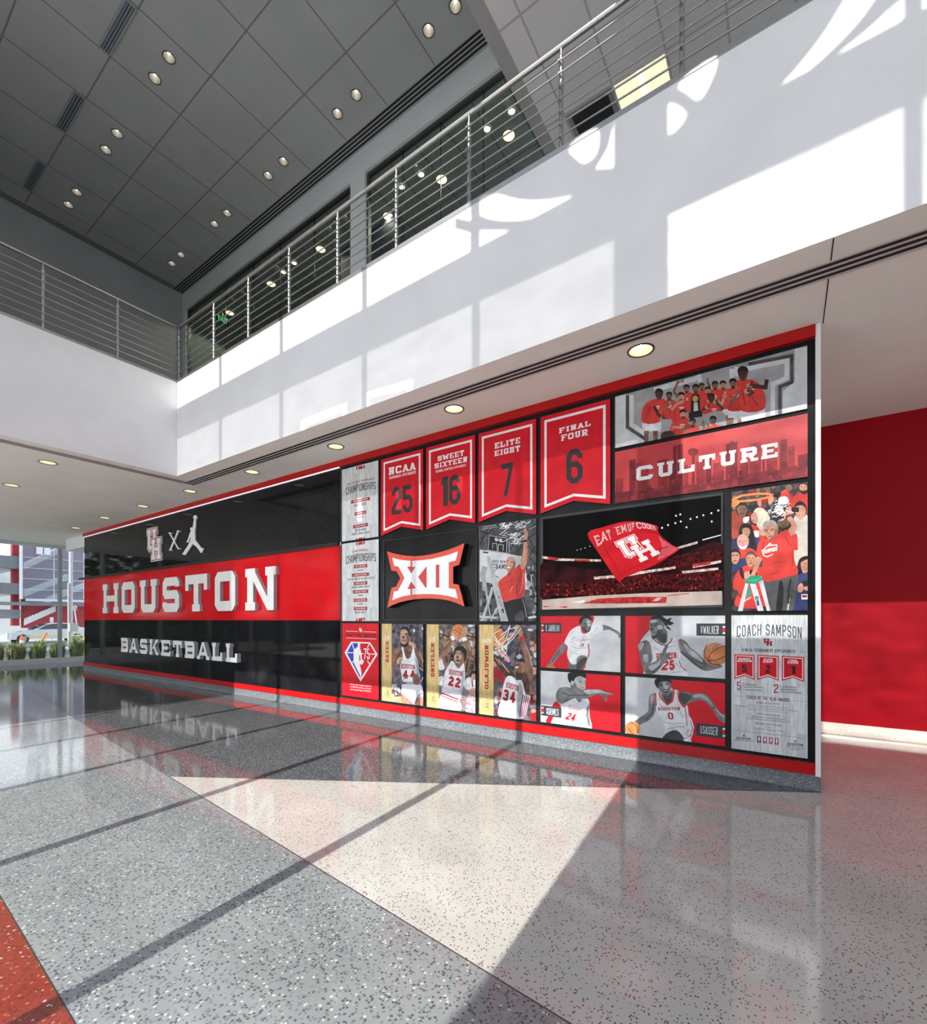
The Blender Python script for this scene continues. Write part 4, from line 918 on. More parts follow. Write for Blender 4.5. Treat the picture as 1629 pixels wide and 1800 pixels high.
banner('red pennant banner with SWEET SIXTEEN over the number 16', c2, -4.160, -3.340, [('SWEET', [(215, 598), (558, 522), (558, 450), (215, 535)], SLAB), ('SIXTEEN', [(175, 696), (600, 603), (600, 533), (175, 632)], SLAB), ('REGIONAL SEMIFINALS APPEARANCES', [(192, 750), (583, 660), (583, 632), (192, 716)], COND)],
       '16', ([(247, 1192), (352, 1180), (352, 790), (247, 808)], [(362, 1175), (512, 1150), (512, 762), (362, 785)]))
banner('red pennant banner with ELITE EIGHT over the number 7', c2, -3.287, -2.467, [('ELITE', [(957, 437), (1288, 360), (1288, 285), (957, 364)], SLAB), ('EIGHT', [(955, 535), (1288, 463), (1288, 387), (955, 466)], SLAB)],
       '7', ([(1040, 1053), (1198, 1040), (1198, 607), (1040, 640)],))
banner('red pennant banner with FINAL FOUR over the number 6', cc, -2.410, -1.580, [('FINAL', [(135, 263), (313, 218), (313, 188), (135, 233)], SLAB), ('FOUR', [(147, 305), (298, 270), (298, 235), (147, 272)], SLAB)],
       '6', ([(176, 548), (268, 538), (268, 342), (176, 354)],))

# --- championship sheets
def ribbon(P, x0, y0, x1, y1, dy, txt, h):
    sl = (y1 - y0) / (x1 - x0); e = (x1 - x0) * 0.04
    P.P('ribbon', ink_red, x0, y0, x1, y1, x1 - e, y1 + h / 2, x1, y1 + h, x0, y0 + h, x0 + e, y0 + h / 2)
    a, b = x0 + 0.14 * (x1 - x0), x1 - 0.14 * (x1 - x0)
    P.T('ribbon_lettering', i_white, txt, [(a, y0 + sl * (a - x0) + h * 0.72), (b, y0 + sl * (b - x0) + h * 0.72), (b, y0 + sl * (b - x0) + h * 0.28), (a, y0 + sl * (a - x0) + h * 0.28)], **COND)
def stripes(P, x, y, dyl):
    a = 35 * dyl
    P.P('stripe', i_black, x - 72, y + 10, x - 52, y + 6, x - 52, y + 6 + a, x - 72, y + 10 + a); P.P('stripe', i_black, x + 54, y - 12, x + 74, y - 16, x + 74, y - 16 + a, x + 54, y - 12 + a)
    P.P('stripe', i_red, x - 36, y + 3, x + 40, y - 10, x + 40, y - 10 + a, x - 36, y + 3 + a)
P = Poster('championship_sheet', 'white plank sheet headed CONFERENCE TOURNAMENT CHAMPIONSHIPS under the soffit', 'poster', c1, (-5.915, -5.098, 2.760, 3.920), plank, 'white plank championship sheets')
stripes(P, 378, 287, 1.7); stripes(P, 378, 1535, 1.6)
P.T('heading', ink_red, 'CONFERENCE TOURNAMENT', [(142, 635), (628, 525), (628, 490), (142, 600)], Wd=6, t=1.5, sl=1.1, gap=1.2, arc=0.45)
P.T('title', i_num, 'CHAMPIONSHIPS', [(128, 800), (642, 690), (642, 560), (128, 665)], Wd=4.0, t=1.15, sl=0, gap=0.9, arc=0.18)
ribbon(P, 208, 890, 552, 820, 0, 'AMERICAN ATHLETIC CONFERENCE', 55); ribbon(P, 275, 1097, 482, 1057, 0, 'CONFERENCE USA', 55); ribbon(P, 246, 1320, 515, 1273, 0, 'SOUTHWEST CONFERENCE', 55)
for tx, q in (('2021.2022', [(270, 995), (485, 955), (485, 915), (270, 957)]), ('2010', [(330, 1200), (425, 1183), (425, 1150), (330, 1168)]), ('1978.1981', [(285, 1428), (472, 1400), (472, 1366), (285, 1393)]), ('1983.1984.1992', [(222, 1495), (540, 1450), (540, 1415), (222, 1460)])):
    P.T('years', i_num, tx, q, Wd=6.5, t=1.7, sl=1.1, gap=1.4)
P.done()
c3 = (595, 930, 10)
P = Poster('championship_sheet', 'white plank sheet headed CONFERENCE CHAMPIONSHIPS beside the XII logo', 'poster', c3, (-5.915, -5.092, 1.476, 2.722), plank, 'white plank championship sheets')
stripes(P, 383, 226, 1.55); stripes(P, 383, 1568, 1.5)
P.T('heading', ink_red, 'CONFERENCE', [(240, 418), (520, 390), (520, 352), (240, 385)], Wd=6.5, t=1.7, sl=1.2, gap=1.2, arc=0.35)
P.T('title', i_num, 'CHAMPIONSHIPS', [(130, 622), (655, 572), (655, 425), (130, 482)], Wd=4.0, t=1.15, sl=0, gap=0.9, arc=0.18)
for x0, y0, x1, y1, tx in ((262, 635, 510, 614, 'BIG 12 CONFERENCE'), (230, 785, 542, 763, 'AMERICAN ATHLETIC CONFERENCE'), (262, 932, 510, 914, 'SOUTHWEST CONFERENCE'), (244, 1080, 528, 1063, 'MISSOURI VALLEY CONFERENCE'), (262, 1225, 510, 1215, 'GULF COAST CONFERENCE'), (262, 1372, 510, 1366, 'LONE STAR CONFERENCE')):
    ribbon(P, x0, y0, x1, y1, 0, tx, 56)
for tx, q in (('2024', [(330, 742), (435, 734), (435, 702), (330, 712)]), ('2019.2020.2022.2023', [(160, 905), (620, 868), (620, 836), (160, 873)]), ('1983.1984.1992', [(228, 1042), (547, 1022), (547, 990), (228, 1010)]), ('1956', [(338, 1185), (428, 1180), (428, 1148), (338, 1154)]), ('1950', [(338, 1334), (428, 1330), (428, 1298), (338, 1302)]), ('1946.1947', [(282, 1484), (488, 1476), (488, 1444), (282, 1452)])):
    P.T('years', i_num, tx, q, Wd=6.5, t=1.7, sl=1.1, gap=1.4)
P.done()

# --- all-time greats
c6 = (595, 1080, 10)
P = Poster('greats_poster', 'red ALL-TIME GREATS poster with a blue and white diamond emblem', 'poster', c6, (-5.912, -5.090, 0.278, 1.440), i_red)
for a in ((130, 292, 340, 300), (432, 303, 662, 312), (130, 412, 662, 434)): P.line('rule', i_white, 6, *a)
uh_paint(P, 'crest', [(358, 308), (412, 310), (412, 242), (358, 238)], (None, i_white, None))
P.T('title', i_black, 'ALL-TIME GREATS', [(132, 380), (658, 398), (658, 350), (132, 336)], Wd=8.5, t=2.4, sl=1.7, gap=1.3)
P.P('diamond', i_white, 220, 480, 552, 490, 685, 703, 386, 1182, 106, 672)
P.P('diamond_blue', i_blue, 236, 503, 350, 505, 335, 560, 270, 640, 262, 720, 270, 860, 320, 960, 382, 1080, 388, 1135, 142, 680)
P.P('diamond_red', i_red, 378, 508, 540, 512, 655, 702, 398, 1110, 400, 1020, 370, 900, 360, 720, 380, 640)
for a in ((236, 505, 280, 640), (130, 672, 280, 676), (228, 860, 280, 800), (545, 510, 505, 585), (400, 690, 436, 692), (552, 697, 665, 700), (505, 810, 550, 885)): P.line('diamond_rib', i_white, 15, *a)
P.S('player_silhouette', i_white, 335, 520, 352, 495, 375, 505, 378, 545, 372, 575, 360, 590, 388, 625, 402, 700, 412, 790, 435, 800, 438, 845, 405, 885, 372, 865, 370, 820, 388, 800, 376, 740, 362, 700, 356, 760, 368, 860, 392, 960, 402, 1050, 395, 1140, 385, 1030, 345, 990, 290, 900, 262, 800, 270, 700, 262, 660, 275, 610, 330, 590, 340, 560)
P.T('anniversary_number', i_white, '75', [(440, 785), (545, 790), (545, 602), (440, 598)], **COND)
for k, s_ in enumerate(('Houston has 3 players listed on', 'the NBA 75th Anniversary Team of', 'the Greatest Players of All-Time.')):
    P.Fnt('caption', i_white, s_, [(205, 1243 + k * 45), (572, 1285 + k * 45), (572, 1250 + k * 46), (205, 1212 + k * 46)])
P.done()

# --- three classic player posters
def strip(P, x0, x1, y0, y1, name, vq, first, fq, cx, cy, rx, ry, yrs):
    P.P('name_strip', maple, x0, y0, x1, y0, x1, y1 + 60, x0, y1)
    P.T('name_lettering', ink_red, name, [(vq[1], vq[3]), (vq[1], vq[2]), (vq[0], vq[2]), (vq[0], vq[3])], Wd=8, t=2.4, sl=1.8, gap=1.5)
    P.T('first_name', i_white, first, fq, **COND)
    P.poly('year_badge', i_plate, ell(cx, cy, rx, ry)); P.poly('name_strip', maple, ell(cx, cy, rx * 0.93, ry * 0.93))
    for k, y in enumerate(yrs): P.T('year_badge', i_plate, y, (cx - rx * 0.45, cy - ry * 0.55 + k * ry * 0.62, cx + rx * 0.45, cy - ry * 0.07 + k * ry * 0.62), Wd=5, t=1.5, sl=0, gap=1.4)
def blobs(P, part, mats_, x0, y0, x1, y1, n, r0, r1, seed):
    rd = random.Random(seed)
    for _ in range(n): P.E(part, rd.choice(mats_), rd.uniform(x0, x1), rd.uniform(y0, y1), rd.uniform(r0, r1), rd.uniform(r0, r1) * 1.25)
GP = 'classic player posters with maple name strips'
P = Poster('player_poster', 'classic player poster lettered HAYES, player in white jersey 44 looking up', 'poster', c6, (-5.030, -4.218, 0.278, 1.436), crowd_p, GP)
blobs(P, 'photo', [i_dgrey, crowd_p, pm('dim violet', (0.15, 0.13, 0.17))], 940, 200, 1490, 900, 34, 18, 60, 3)
blobs(P, 'photo', [i_dgrey, i_pale, s_br, i_black], 940, 1240, 1150, 1440, 30, 12, 32, 4)
P.P('photo', pm('court floor', (0.55, 0.40, 0.24)), 935, 1450, 1200, 1440, 1503, 1470, 1503, 1620, 935, 1560)
P.E('photo', i_white, 1325, 285, 17, 22); P.E('photo', i_pale, 1475, 250, 16, 22)
P.S('player', s_brl, 1235, 470, 1300, 490, 1360, 560, 1385, 640, 1300, 640, 1240, 560)
P.S('player', i_navy, 1405, 900, 1470, 860, 1510, 900, 1510, 1240, 1450, 1220, 1415, 1060); P.line('player', i_pale, 14, 1415, 930, 1500, 1000); P.line('player', i_pale, 12, 1440, 1180, 1500, 1090)
P.S('player', s_br, 930, 650, 1010, 605, 1110, 575, 1140, 690, 1060, 770, 1010, 900, 940, 1035, 925, 1035); P.S('player', s_br, 1315, 585, 1400, 615, 1470, 720, 1505, 810, 1505, 970, 1440, 900, 1390, 800, 1330, 720)
P.line('player', s_brl, 22, 1410, 660, 1470, 780, 1490, 860); P.line('player', s_brd, 22, 1100, 640, 1040, 740, 990, 860)
P.S('player', j_white, 1105, 585, 1140, 588, 1165, 720, 1210, 782, 1268, 740, 1295, 580, 1325, 590, 1345, 700, 1390, 815, 1412, 1000, 1432, 1100, 1420, 1225, 1150, 1195, 1105, 1050, 1085, 900, 1112, 820, 1128, 700)
P.S('player', j_shade, 1345, 760, 1385, 830, 1405, 1000, 1415, 1180, 1370, 1180, 1380, 1000); P.S('player', j_shade, 1120, 1040, 1160, 1080, 1150, 1170, 1120, 1060)
P.S('player', s_br, 1138, 580, 1200, 530, 1298, 565, 1280, 690, 1240, 760, 1210, 775, 1170, 720); P.line('player', s_brd, 16, 1185, 590, 1195, 680, 1215, 760); P.line('player', s_brl, 12, 1240, 610, 1260, 640)
P.S('player', s_brl, 1085, 330, 1108, 265, 1180, 240, 1235, 300, 1258, 385, 1245, 470, 1200, 540, 1155, 555, 1108, 510, 1082, 420); P.S('player', s_br, 1180, 330, 1235, 330, 1250, 420, 1220, 510, 1165, 540, 1190, 450)
P.S('player', hair_b, 1088, 275, 1125, 222, 1190, 212, 1240, 255, 1265, 380, 1242, 385, 1215, 310, 1170, 262, 1112, 268); P.S('player', hair_b, 1105, 505, 1150, 530, 1200, 505, 1232, 470, 1215, 555, 1160, 578, 1112, 545)
for a in ((1095, 350, 1125, 340), (1150, 335, 1195, 330), (1100, 372, 1122, 368), (1155, 362, 1190, 356)): P.line('player', s_brd, 9, *a)
P.S('player', s_brd, 1115, 400, 1140, 375, 1160, 410, 1140, 425); P.S('player', s_brd, 1110, 458, 1150, 440, 1185, 455, 1150, 478); P.line('player', i_white, 5, 1130, 458, 1165, 456)
P.S('player', i_white, 1125, 1228, 1300, 1222, 1445, 1240, 1490, 1380, 1498, 1440, 1400, 1462, 1320, 1578, 1210, 1492, 1105, 1412, 1110, 1300)
P.S('player', s_tan, 1095, 1425, 1210, 1505, 1320, 1590, 1130, 1565, 1105, 1530); P.S('player', s_tan, 1385, 1475, 1505, 1450, 1510, 1610, 1325, 1592)
P.line('player', ink_red, 12, 1150, 1190, 1310, 1195); P.line('player', i_blue, 12, 1150, 1218, 1420, 1222); P.line('player', ink_red, 10, 1105, 1410, 1210, 1492, 1300, 1575); P.line('player', i_blue, 10, 1112, 1385, 1215, 1470, 1305, 1555); P.line('player', i_blue, 14, 1478, 1370, 1395, 1440, 1335, 1560); P.line('player', ink_red, 9, 1492, 1400, 1410, 1460, 1345, 1580)
P.T('jersey_lettering', ink_red, 'HOUSTON', [(1095, 958), (1345, 968), (1340, 895), (1100, 868)], Wd=6, t=2.0, sl=1.3, gap=0.9, arc=0.10)
P.T('jersey_lettering', ink_red, '44', [(1125, 1130), (1360, 1130), (1345, 985), (1130, 980)], Wd=7.5, t=2.6, sl=1.4, gap=2.2)
for a in ((1310, 1175, 1335, 1060, 1345, 1040), (1345, 1190, 1360, 1080, 1372, 1045), (1375, 1205, 1390, 1100, 1400, 1065), (1400, 1200, 1415, 1130, 1420, 1100)): P.line('player', s_br, 26, *a)
P.S('player', s_br, 1310, 1180, 1420, 1110, 1440, 1180, 1390, 1240, 1330, 1225); P.line('player', s_brd, 6, 1330, 1170, 1350, 1070); P.line('player', s_brd, 6, 1362, 1190, 1378, 1080)
P.S('player', s_brl, 1015, 850, 1030, 790, 1075, 755, 1120, 765, 1125, 800, 1080, 860, 1030, 885); P.line('player', s_brd, 7, 1050, 785, 1085, 850); P.line('player', s_brd, 7, 1080, 775, 1105, 825)
strip(P, 760, 932, 160, 1560, 'HAYES', (830, 880, 475, 842), 'ELVIN', (816, 380, 892, 440), 855, 1386, 56, 74, ('1965', '1968')); P.done()

c7 = (745, 1080, 7.757)
P = Poster('player_poster', 'classic player poster lettered DREXLER, player in white jersey 22 shooting overhead', 'poster', c7, (-4.160, -3.340, 0.275, 1.434), crowd_w, GP)
blobs(P, 'photo', [i_dgrey, s_br, pm('khaki', (0.30, 0.22, 0.15)), pm('dim blue', (0.16, 0.2, 0.32)), s_tan, i_pale], 205, 140, 710, 640, 44, 14, 36, 8)
for a in ((205, 260, 400, 330), (200, 470, 350, 540), (560, 480, 713, 620), (590, 610, 713, 660), (560, 280, 713, 320)): P.line('photo', s_brd, 22, *a)
P.P('photo', pm('dull mauve', (0.26, 0.19, 0.18)), 480, 1020, 713, 1050, 713, 1200, 590, 1330, 480, 1290); P.S('photo', pm('shirt white', (0.62, 0.64, 0.68)), 555, 905, 620, 850, 713, 880, 713, 1040, 560, 1015)
P.S('photo', s_tan, 640, 810, 690, 790, 712, 840, 700, 890, 650, 890); P.S('photo', hair_b, 625, 830, 645, 775, 713, 770, 713, 810, 660, 810, 640, 860); P.line('photo', ink_red, 18, 655, 900, 665, 990)
P.S('photo', pm('checked shirt', (0.52, 0.38, 0.42), 0.7, 40), 600, 1110, 680, 1090, 713, 1120, 713, 1345, 570, 1325); P.S('photo', s_pk, 625, 1040, 670, 1000, 705, 1030, 690, 1100, 640, 1100)
P.S('photo', pm('shirt white', (0.62, 0.64, 0.68)), 200, 640, 260, 620, 290, 720, 240, 760, 200, 740); P.S('photo', pm('shirt white', (0.62, 0.64, 0.68)), 200, 860, 260, 850, 260, 960, 200, 960)
P.S('player', s_br, 235, 470, 260, 425, 330, 335, 375, 290, 430, 330, 345, 430, 318, 500, 352, 640, 290, 730, 245, 590); P.S('player', s_br, 515, 345, 585, 330, 650, 480, 645, 570, 622, 700, 562, 870, 545, 690, 590, 520)
P.line('player', s_brd, 26, 300, 560, 320, 660); P.line('player', s_brd, 28, 600, 600, 570, 790); P.line('player', s_brl, 16, 265, 445, 340, 360); P.line('player', s_brl, 16, 600, 400, 635, 490)
P.E('player', orange, 466, 238, 88, 105); P.line('ball_seam', ball_l, 6, 385, 205, 440, 220, 510, 270, 545, 310); P.line('ball_seam', ball_l, 6, 460, 140, 480, 190, 540, 240)
P.S('player', s_brl, 365, 250, 400, 250, 440, 290, 465, 345, 430, 345, 395, 300); P.S('player', s_brl, 505, 285, 530, 220, 560, 165, 585, 190, 592, 250, 545, 320)
P.P('wristband', i_white, 358, 312, 393, 280, 428, 332, 390, 362); P.P('wristband', i_white, 512, 322, 573, 308, 590, 350, 530, 372)
P.S('player', j_white, 380, 630, 428, 680, 472, 742, 520, 668, 548, 690, 558, 860, 520, 1050, 485, 1172, 360, 1130, 245, 1070, 262, 930, 290, 780, 345, 680); P.S('player', j_shade, 525, 760, 550, 800, 530, 980, 500, 1100, 505, 940)
P.S('player', s_br, 425, 640, 535, 640, 522, 680, 472, 738, 428, 688)
P.S('player', s_brl, 412, 560, 425, 500, 480, 475, 540, 500, 565, 560, 545, 625, 500, 662, 450, 665, 418, 630); P.S('player', s_br, 500, 500, 560, 530, 550, 630, 500, 660, 475, 640, 520, 590)
P.S('player', hair_b, 412, 510, 435, 450, 495, 428, 555, 455, 585, 540, 560, 640, 545, 640, 548, 560, 505, 500, 440, 500, 420, 560)
for a in ((425, 525, 450, 520), (478, 530, 515, 520), (428, 540, 446, 538), (480, 545, 508, 540)): P.line('player', s_brd, 8, *a)
P.S('player', s_brd, 440, 590, 455, 560, 475, 590, 458, 600); P.S('player', s_brd, 435, 625, 470, 612, 490, 628, 455, 642)
P.S('player', i_white, 240, 1090, 360, 1130, 485, 1180, 495, 1310, 200, 1275, 200, 1180); P.line('player', ink_red, 18, 245, 1072, 360, 1120, 470, 1160); P.line('player', ink_red, 12, 230, 1105, 340, 1150, 465, 1195); P.line('player', ink_red, 6, 268, 900, 260, 1010)
P.T('jersey_lettering', ink_red, 'HOUSTON', [(340, 818), (522, 845), (518, 778), (345, 750)], Wd=6, t=2.0, sl=1.3, gap=0.9)
P.T('jersey_lettering', ink_red, '22', [(328, 970), (490, 1008), (505, 870), (345, 835)], Wd=6.5, t=2.6, sl=0, gap=2.0)
strip(P, 40, 200, 132, 1290, 'DREXLER', (95, 140, 388, 852), 'CLYDE', (84, 308, 152, 360), 120, 1152, 50, 62, ('1980', '1983')); P.done()

P = Poster('player_poster', 'classic player poster lettered OLAJUWON, player dunking through a net in jersey 34', 'poster', c7, (-3.288, -2.467, 0.275, 1.434), crowd_p, GP)
blobs(P, 'photo', [i_dgrey, s_tan, pm('dim violet', (0.15, 0.13, 0.17)), i_pale, s_pk, i_navy, s_brd], 955, 160, 1540, 760, 90, 14, 44, 11)
blobs(P, 'photo', [s_tan, i_pale, i_dred, i_dgrey, cream], 955, 760, 1540, 1440, 80, 16, 46, 12); P.S('photo', i_dred, 950, 740, 1040, 760, 1100, 860, 1080, 930, 1000, 880, 950, 800)
P.P('photo', pm('wood', (0.4, 0.3, 0.16)), 948, 140, 1060, 140, 990, 220, 948, 250)
P.E('player', orange, 1020, 330, 82, 135)
P.S('player', s_brd, 945, 540, 1010, 575, 1130, 710, 1205, 790, 1235, 850, 1130, 870, 1055, 775, 950, 620); P.line('player', s_brl, 18, 1010, 610, 1090, 700, 1160, 790); P.line('player', s_brl, 10, 970, 590, 1040, 690)
P.S('player', s_br, 1310, 365, 1370, 345, 1445, 540, 1482, 720, 1482, 900, 1445, 1120, 1380, 1095, 1345, 900, 1372, 760, 1360, 600, 1330, 470); P.S('player', s_brd, 1330, 470, 1365, 600, 1385, 760, 1430, 900, 1440, 1060, 1390, 1060, 1345, 900, 1368, 720); P.line('player', s_brl, 14, 1390, 430, 1440, 560, 1468, 700)
P.P('wristband', i_red, 1298, 300, 1355, 278, 1376, 350, 1312, 366); P.S('player', s_brl, 1225, 190, 1280, 145, 1325, 170, 1348, 285, 1300, 305, 1275, 240)
for a in ((1175, 145, 1090, 300, 955, 420), (1175, 150, 1120, 330, 1010, 560), (1060, 200, 955, 260, 1000, 360, 1130, 480), (1300, 150, 1180, 330, 1070, 470), (1320, 190, 1240, 300, 1130, 420, 960, 470), (950, 340, 1050, 420, 1130, 560), (1280, 170, 1160, 200, 1040, 290), (1000, 480, 1060, 560, 1120, 580), (980, 430, 1090, 380, 1200, 300), (1130, 420, 1120, 520, 1060, 590), (955, 300, 1020, 400, 1030, 520), (1160, 380, 1110, 440, 1000, 500)): P.line('net', net_c, 9, *a)
P.S('player', j_white, 1135, 845, 1210, 848, 1262, 902, 1330, 900, 1385, 1090, 1452, 1110, 1425, 1210, 1340, 1425, 1025, 1385, 1040, 1200, 1085, 960); P.S('player', j_shade, 1300, 930, 1350, 1020, 1340, 1180, 1300, 1380, 1270, 1200)
P.S('player', s_br, 1228, 700, 1250, 650, 1320, 608, 1372, 640, 1388, 740, 1372, 840, 1310, 895, 1245, 850); P.S('player', s_brd, 1255, 780, 1300, 800, 1372, 790, 1360, 860, 1300, 895, 1250, 850); P.S('player', hair_b, 1265, 640, 1320, 602, 1370, 620, 1375, 655, 1330, 635)
P.S('player', i_white, 1245, 722, 1275, 705, 1290, 718, 1260, 738); P.line('player', s_brl, 12, 1260, 670, 1300, 650); P.line('player', s_brl, 12, 1310, 680, 1345, 670); P.line('player', s_brd, 10, 1262, 690, 1290, 680); P.line('player', s_brl, 12, 1350, 740, 1340, 800)
P.T('jersey_lettering', ink_red, 'HOUSTON', [(1115, 995), (1290, 1050), (1290, 975), (1125, 920)], Wd=6, t=2.0, sl=1.3, gap=0.9)
P.T('jersey_lettering', ink_red, '34', [(1070, 1165), (1240, 1215), (1250, 1060), (1095, 1015)], Wd=6.5, t=2.5, sl=1.2, gap=2.4)
for k, m in enumerate((i_navy, i_red, i_navy, i_red)): P.line('player', m, 13, 1352 + k * 24, 1095 + k * 10, 1330 + k * 24, 1230 + k * 8, 1305 + k * 20, 1400)
strip(P, 755, 948, 135, 1410, 'OLAJUWON', (830, 880, 418, 1018), 'HAKEEM', (800, 332, 914, 388), 856, 1240, 58, 68, ('1981', '1984')); P.done()

# --- coach on the ladder
c5 = (835, 890, 8.184)
P = Poster('ladder_poster', 'grey arena poster of a person in red polo raising a net on a ladder', 'poster', c5, (-3.288, -2.467, 1.478, 2.716), i_dgrey)
for a in ((65, 560, 200, 300, 500, 250), (65, 350, 180, 400, 330, 260), (500, 640, 620, 420, 880, 250), (640, 200, 760, 430, 890, 700), (880, 380, 740, 480, 600, 660), (760, 560, 890, 720), (780, 700, 890, 560), (890, 860, 700, 640), (80, 470, 180, 380)): P.line('photo', i_black, 16, *a)
for a in ((100, 330, 330, 290), (120, 300, 300, 270), (520, 260, 700, 300), (770, 330, 880, 280)): P.line('photo', i_grey, 9, *a)
P.P('photo', i_pale, 65, 622, 690, 720, 770, 1190, 700, 1200, 380, 1130, 65, 1080); P.line('photo', i_pale, 10, 740, 980, 800, 990, 830, 1200, 720, 1190)
P.P('photo', i_black, 185, 398, 490, 450, 480, 682, 170, 625)
for a in ((205, 400, 185, 625), (460, 445, 452, 665), (215, 420, 450, 460), (170, 628, 490, 680), (482, 500, 490, 665)): P.line('photo', i_pale, 7, *a)
for a in ((250, 610, 255, 530, 310, 535, 318, 640), (330, 640, 335, 545, 405, 555, 400, 640)): P.line('photo', i_pale, 6, *a)
P.T('scoreboard_digits', i_white, '0:0', [(285, 498), (385, 518), (385, 470), (285, 450)], **CBOLD)
P.T('backdrop_lettering', i_black, "2022 MEN'S", [(243, 808), (470, 820), (470, 785), (245, 770)], Wd=6, t=1.8, sl=1.2, gap=1.3); P.T('backdrop_lettering', i_dgrey, 'CHAMP', [(250, 890), (470, 905), (470, 835), (245, 825)], **SLAB)
P.line('photo', i_dgrey, 10, 430, 850, 330, 880, 275, 940, 290, 1000, 340, 1030)
blobs(P, 'photo', [i_black, i_grey, i_dgrey], 760, 860, 885, 1640, 40, 10, 40, 21); blobs(P, 'photo', [i_black, i_grey, i_dgrey], 70, 1100, 330, 1640, 40, 12, 46, 22); P.P('photo', i_pale, 740, 1590, 890, 1575, 890, 1600, 745, 1620); P.P('photo', i_pale, 65, 1570, 300, 1590, 300, 1620, 65, 1600)
P.S('person', i_black, 410, 1372, 550, 1330, 690, 1300, 720, 1400, 755, 1660, 475, 1660, 440, 1500); P.line('person', i_grey, 10, 680, 1330, 715, 1450, 740, 1600); P.S('person', i_dgrey, 580, 1560, 680, 1500, 700, 1660, 590, 1660)
P.S('person', shirt_red, 330, 1110, 380, 1040, 450, 990, 480, 940, 580, 885, 640, 830, 668, 905, 725, 880, 712, 1010, 720, 1150, 690, 1305, 550, 1340, 405, 1375, 370, 1255)
for a in ((480, 960, 500, 990, 520, 950), (640, 880, 660, 960, 640, 1080), (430, 1090, 500, 1080, 560, 1020), (390, 1200, 480, 1180), (600, 1120, 590, 1260)): P.line('person', i_dred, 9, *a)
for a in ((690, 960, 680, 1120, 640, 1260), (500, 1240, 540, 1150)): P.line('person', pm('shirt light', (0.75, 0.25, 0.2)), 9, *a)
P.S('person', s_tan, 650, 805, 690, 640, 695, 510, 742, 508, 768, 660, 750, 790, 700, 905, 665, 890); P.line('person', s_tand, 16, 745, 560, 760, 660, 740, 780)
P.S('person', s_tan, 685, 490, 705, 400, 695, 335, 735, 325, 757, 400, 742, 485); P.line('person', s_tand, 8, 715, 400, 735, 350); P.P('person', i_black, 686, 488, 740, 480, 742, 512, 690, 518)
P.S('person', s_tan, 448, 790, 470, 745, 540, 730, 582, 790, 572, 880, 520, 945, 470, 940, 448, 870); P.S('person', s_tand, 540, 790, 580, 800, 570, 880, 515, 945, 500, 920, 545, 860); P.S('person', hgrey, 455, 760, 495, 718, 565, 728, 590, 800, 570, 800, 545, 750, 490, 748)
for a in ((455, 790, 480, 782), (505, 800, 530, 800)): P.line('person', s_brd, 10, *a)
P.S('person', i_white, 462, 868, 500, 870, 495, 888, 465, 885); P.line('person', s_brd, 6, 458, 862, 508, 862)
P.P('ladder', steel_p, 148, 690, 212, 698, 480, 1660, 368, 1660); P.P('ladder', i_pale, 65, 640, 212, 660, 216, 722, 65, 695); P.P('ladder', i_black, 110, 648, 190, 658, 188, 678, 112, 668); P.line('ladder', i_pale, 6, 160, 700, 385, 1650)
P.P('ladder', steel_p, 65, 1000, 100, 850, 180, 880, 150, 1010, 170, 1200, 210, 1500, 250, 1650, 225, 1650, 130, 1180); P.line('ladder', steel_p, 40, 90, 1660, 190, 1380, 250, 1160); P.line('ladder', i_pale, 16, 240, 1600, 330, 1440); P.line('ladder', steel_p, 18, 190, 1340, 140, 1180)
P.S('ladder', i_black, 330, 1300, 345, 1310, 410, 1500, 400, 1535, 360, 1420); P.T('ladder', i_white, 'LOUISVILLE', [(372, 1475), (400, 1470), (348, 1318), (335, 1322)], **COND)
rd = random.Random(5)
for cx, cy, sx, sy, n in ((430, 270, 60, 40, 16), (390, 375, 25, 50, 6), (650, 260, 70, 45, 22), (590, 440, 90, 60, 22), (590, 520, 40, 50, 12)):
    for _ in range(n):
        x, y = rd.gauss(cx, sx * 0.6), rd.gauss(cy, sy * 0.6); P.line('net', i_white, 7, x - rd.uniform(10, 45), y + rd.uniform(-20, 30), x, y, x + rd.uniform(10, 45), y + rd.uniform(-35, 15))
P.line('net', i_white, 7, 380, 515, 470, 480, 560, 420, 690, 360); P.done()

# --- four recent players
def plate(P, q, tx, tq, bar, small, sq):
    P.P('name_plate', i_plate, *q); P.T('name_lettering', i_pale, tx, tq, Wd=3.6, t=1.0, sl=0, gap=0.9); P.T('name_lettering', i_pale, small, sq, **CBOLD)
    x0, y0, x1, y1 = bar; h = (y1 - y0) / 5
    P.P('flag_stripe', i_white, x0, y0, x1, y0, x1, y0 + h, x0, y0 + h); P.P('flag_stripe', i_red, x0, y0 + h * 1.2, x1, y0 + h * 1.2, x1, y1 - h * 1.2, x0, y1 - h * 1.2); P.P('flag_stripe', i_white, x0, y1 - h, x1, y1 - h, x1, y1, x0, y1)
GR = 'grey and red player cards under the screen'
d1 = (940, 1060, 7.5)
P = Poster('player_card', 'red and grey player card lettered JARREAU, player dribbling in jersey 3', 'poster', d1, (-2.410, -1.470, 0.930, 1.540), i_pale, GR)
P.S('backdrop', i_red, 60, 150, 730, 150, 745, 300, 700, 500, 690, 700, 590, 920, 60, 900)
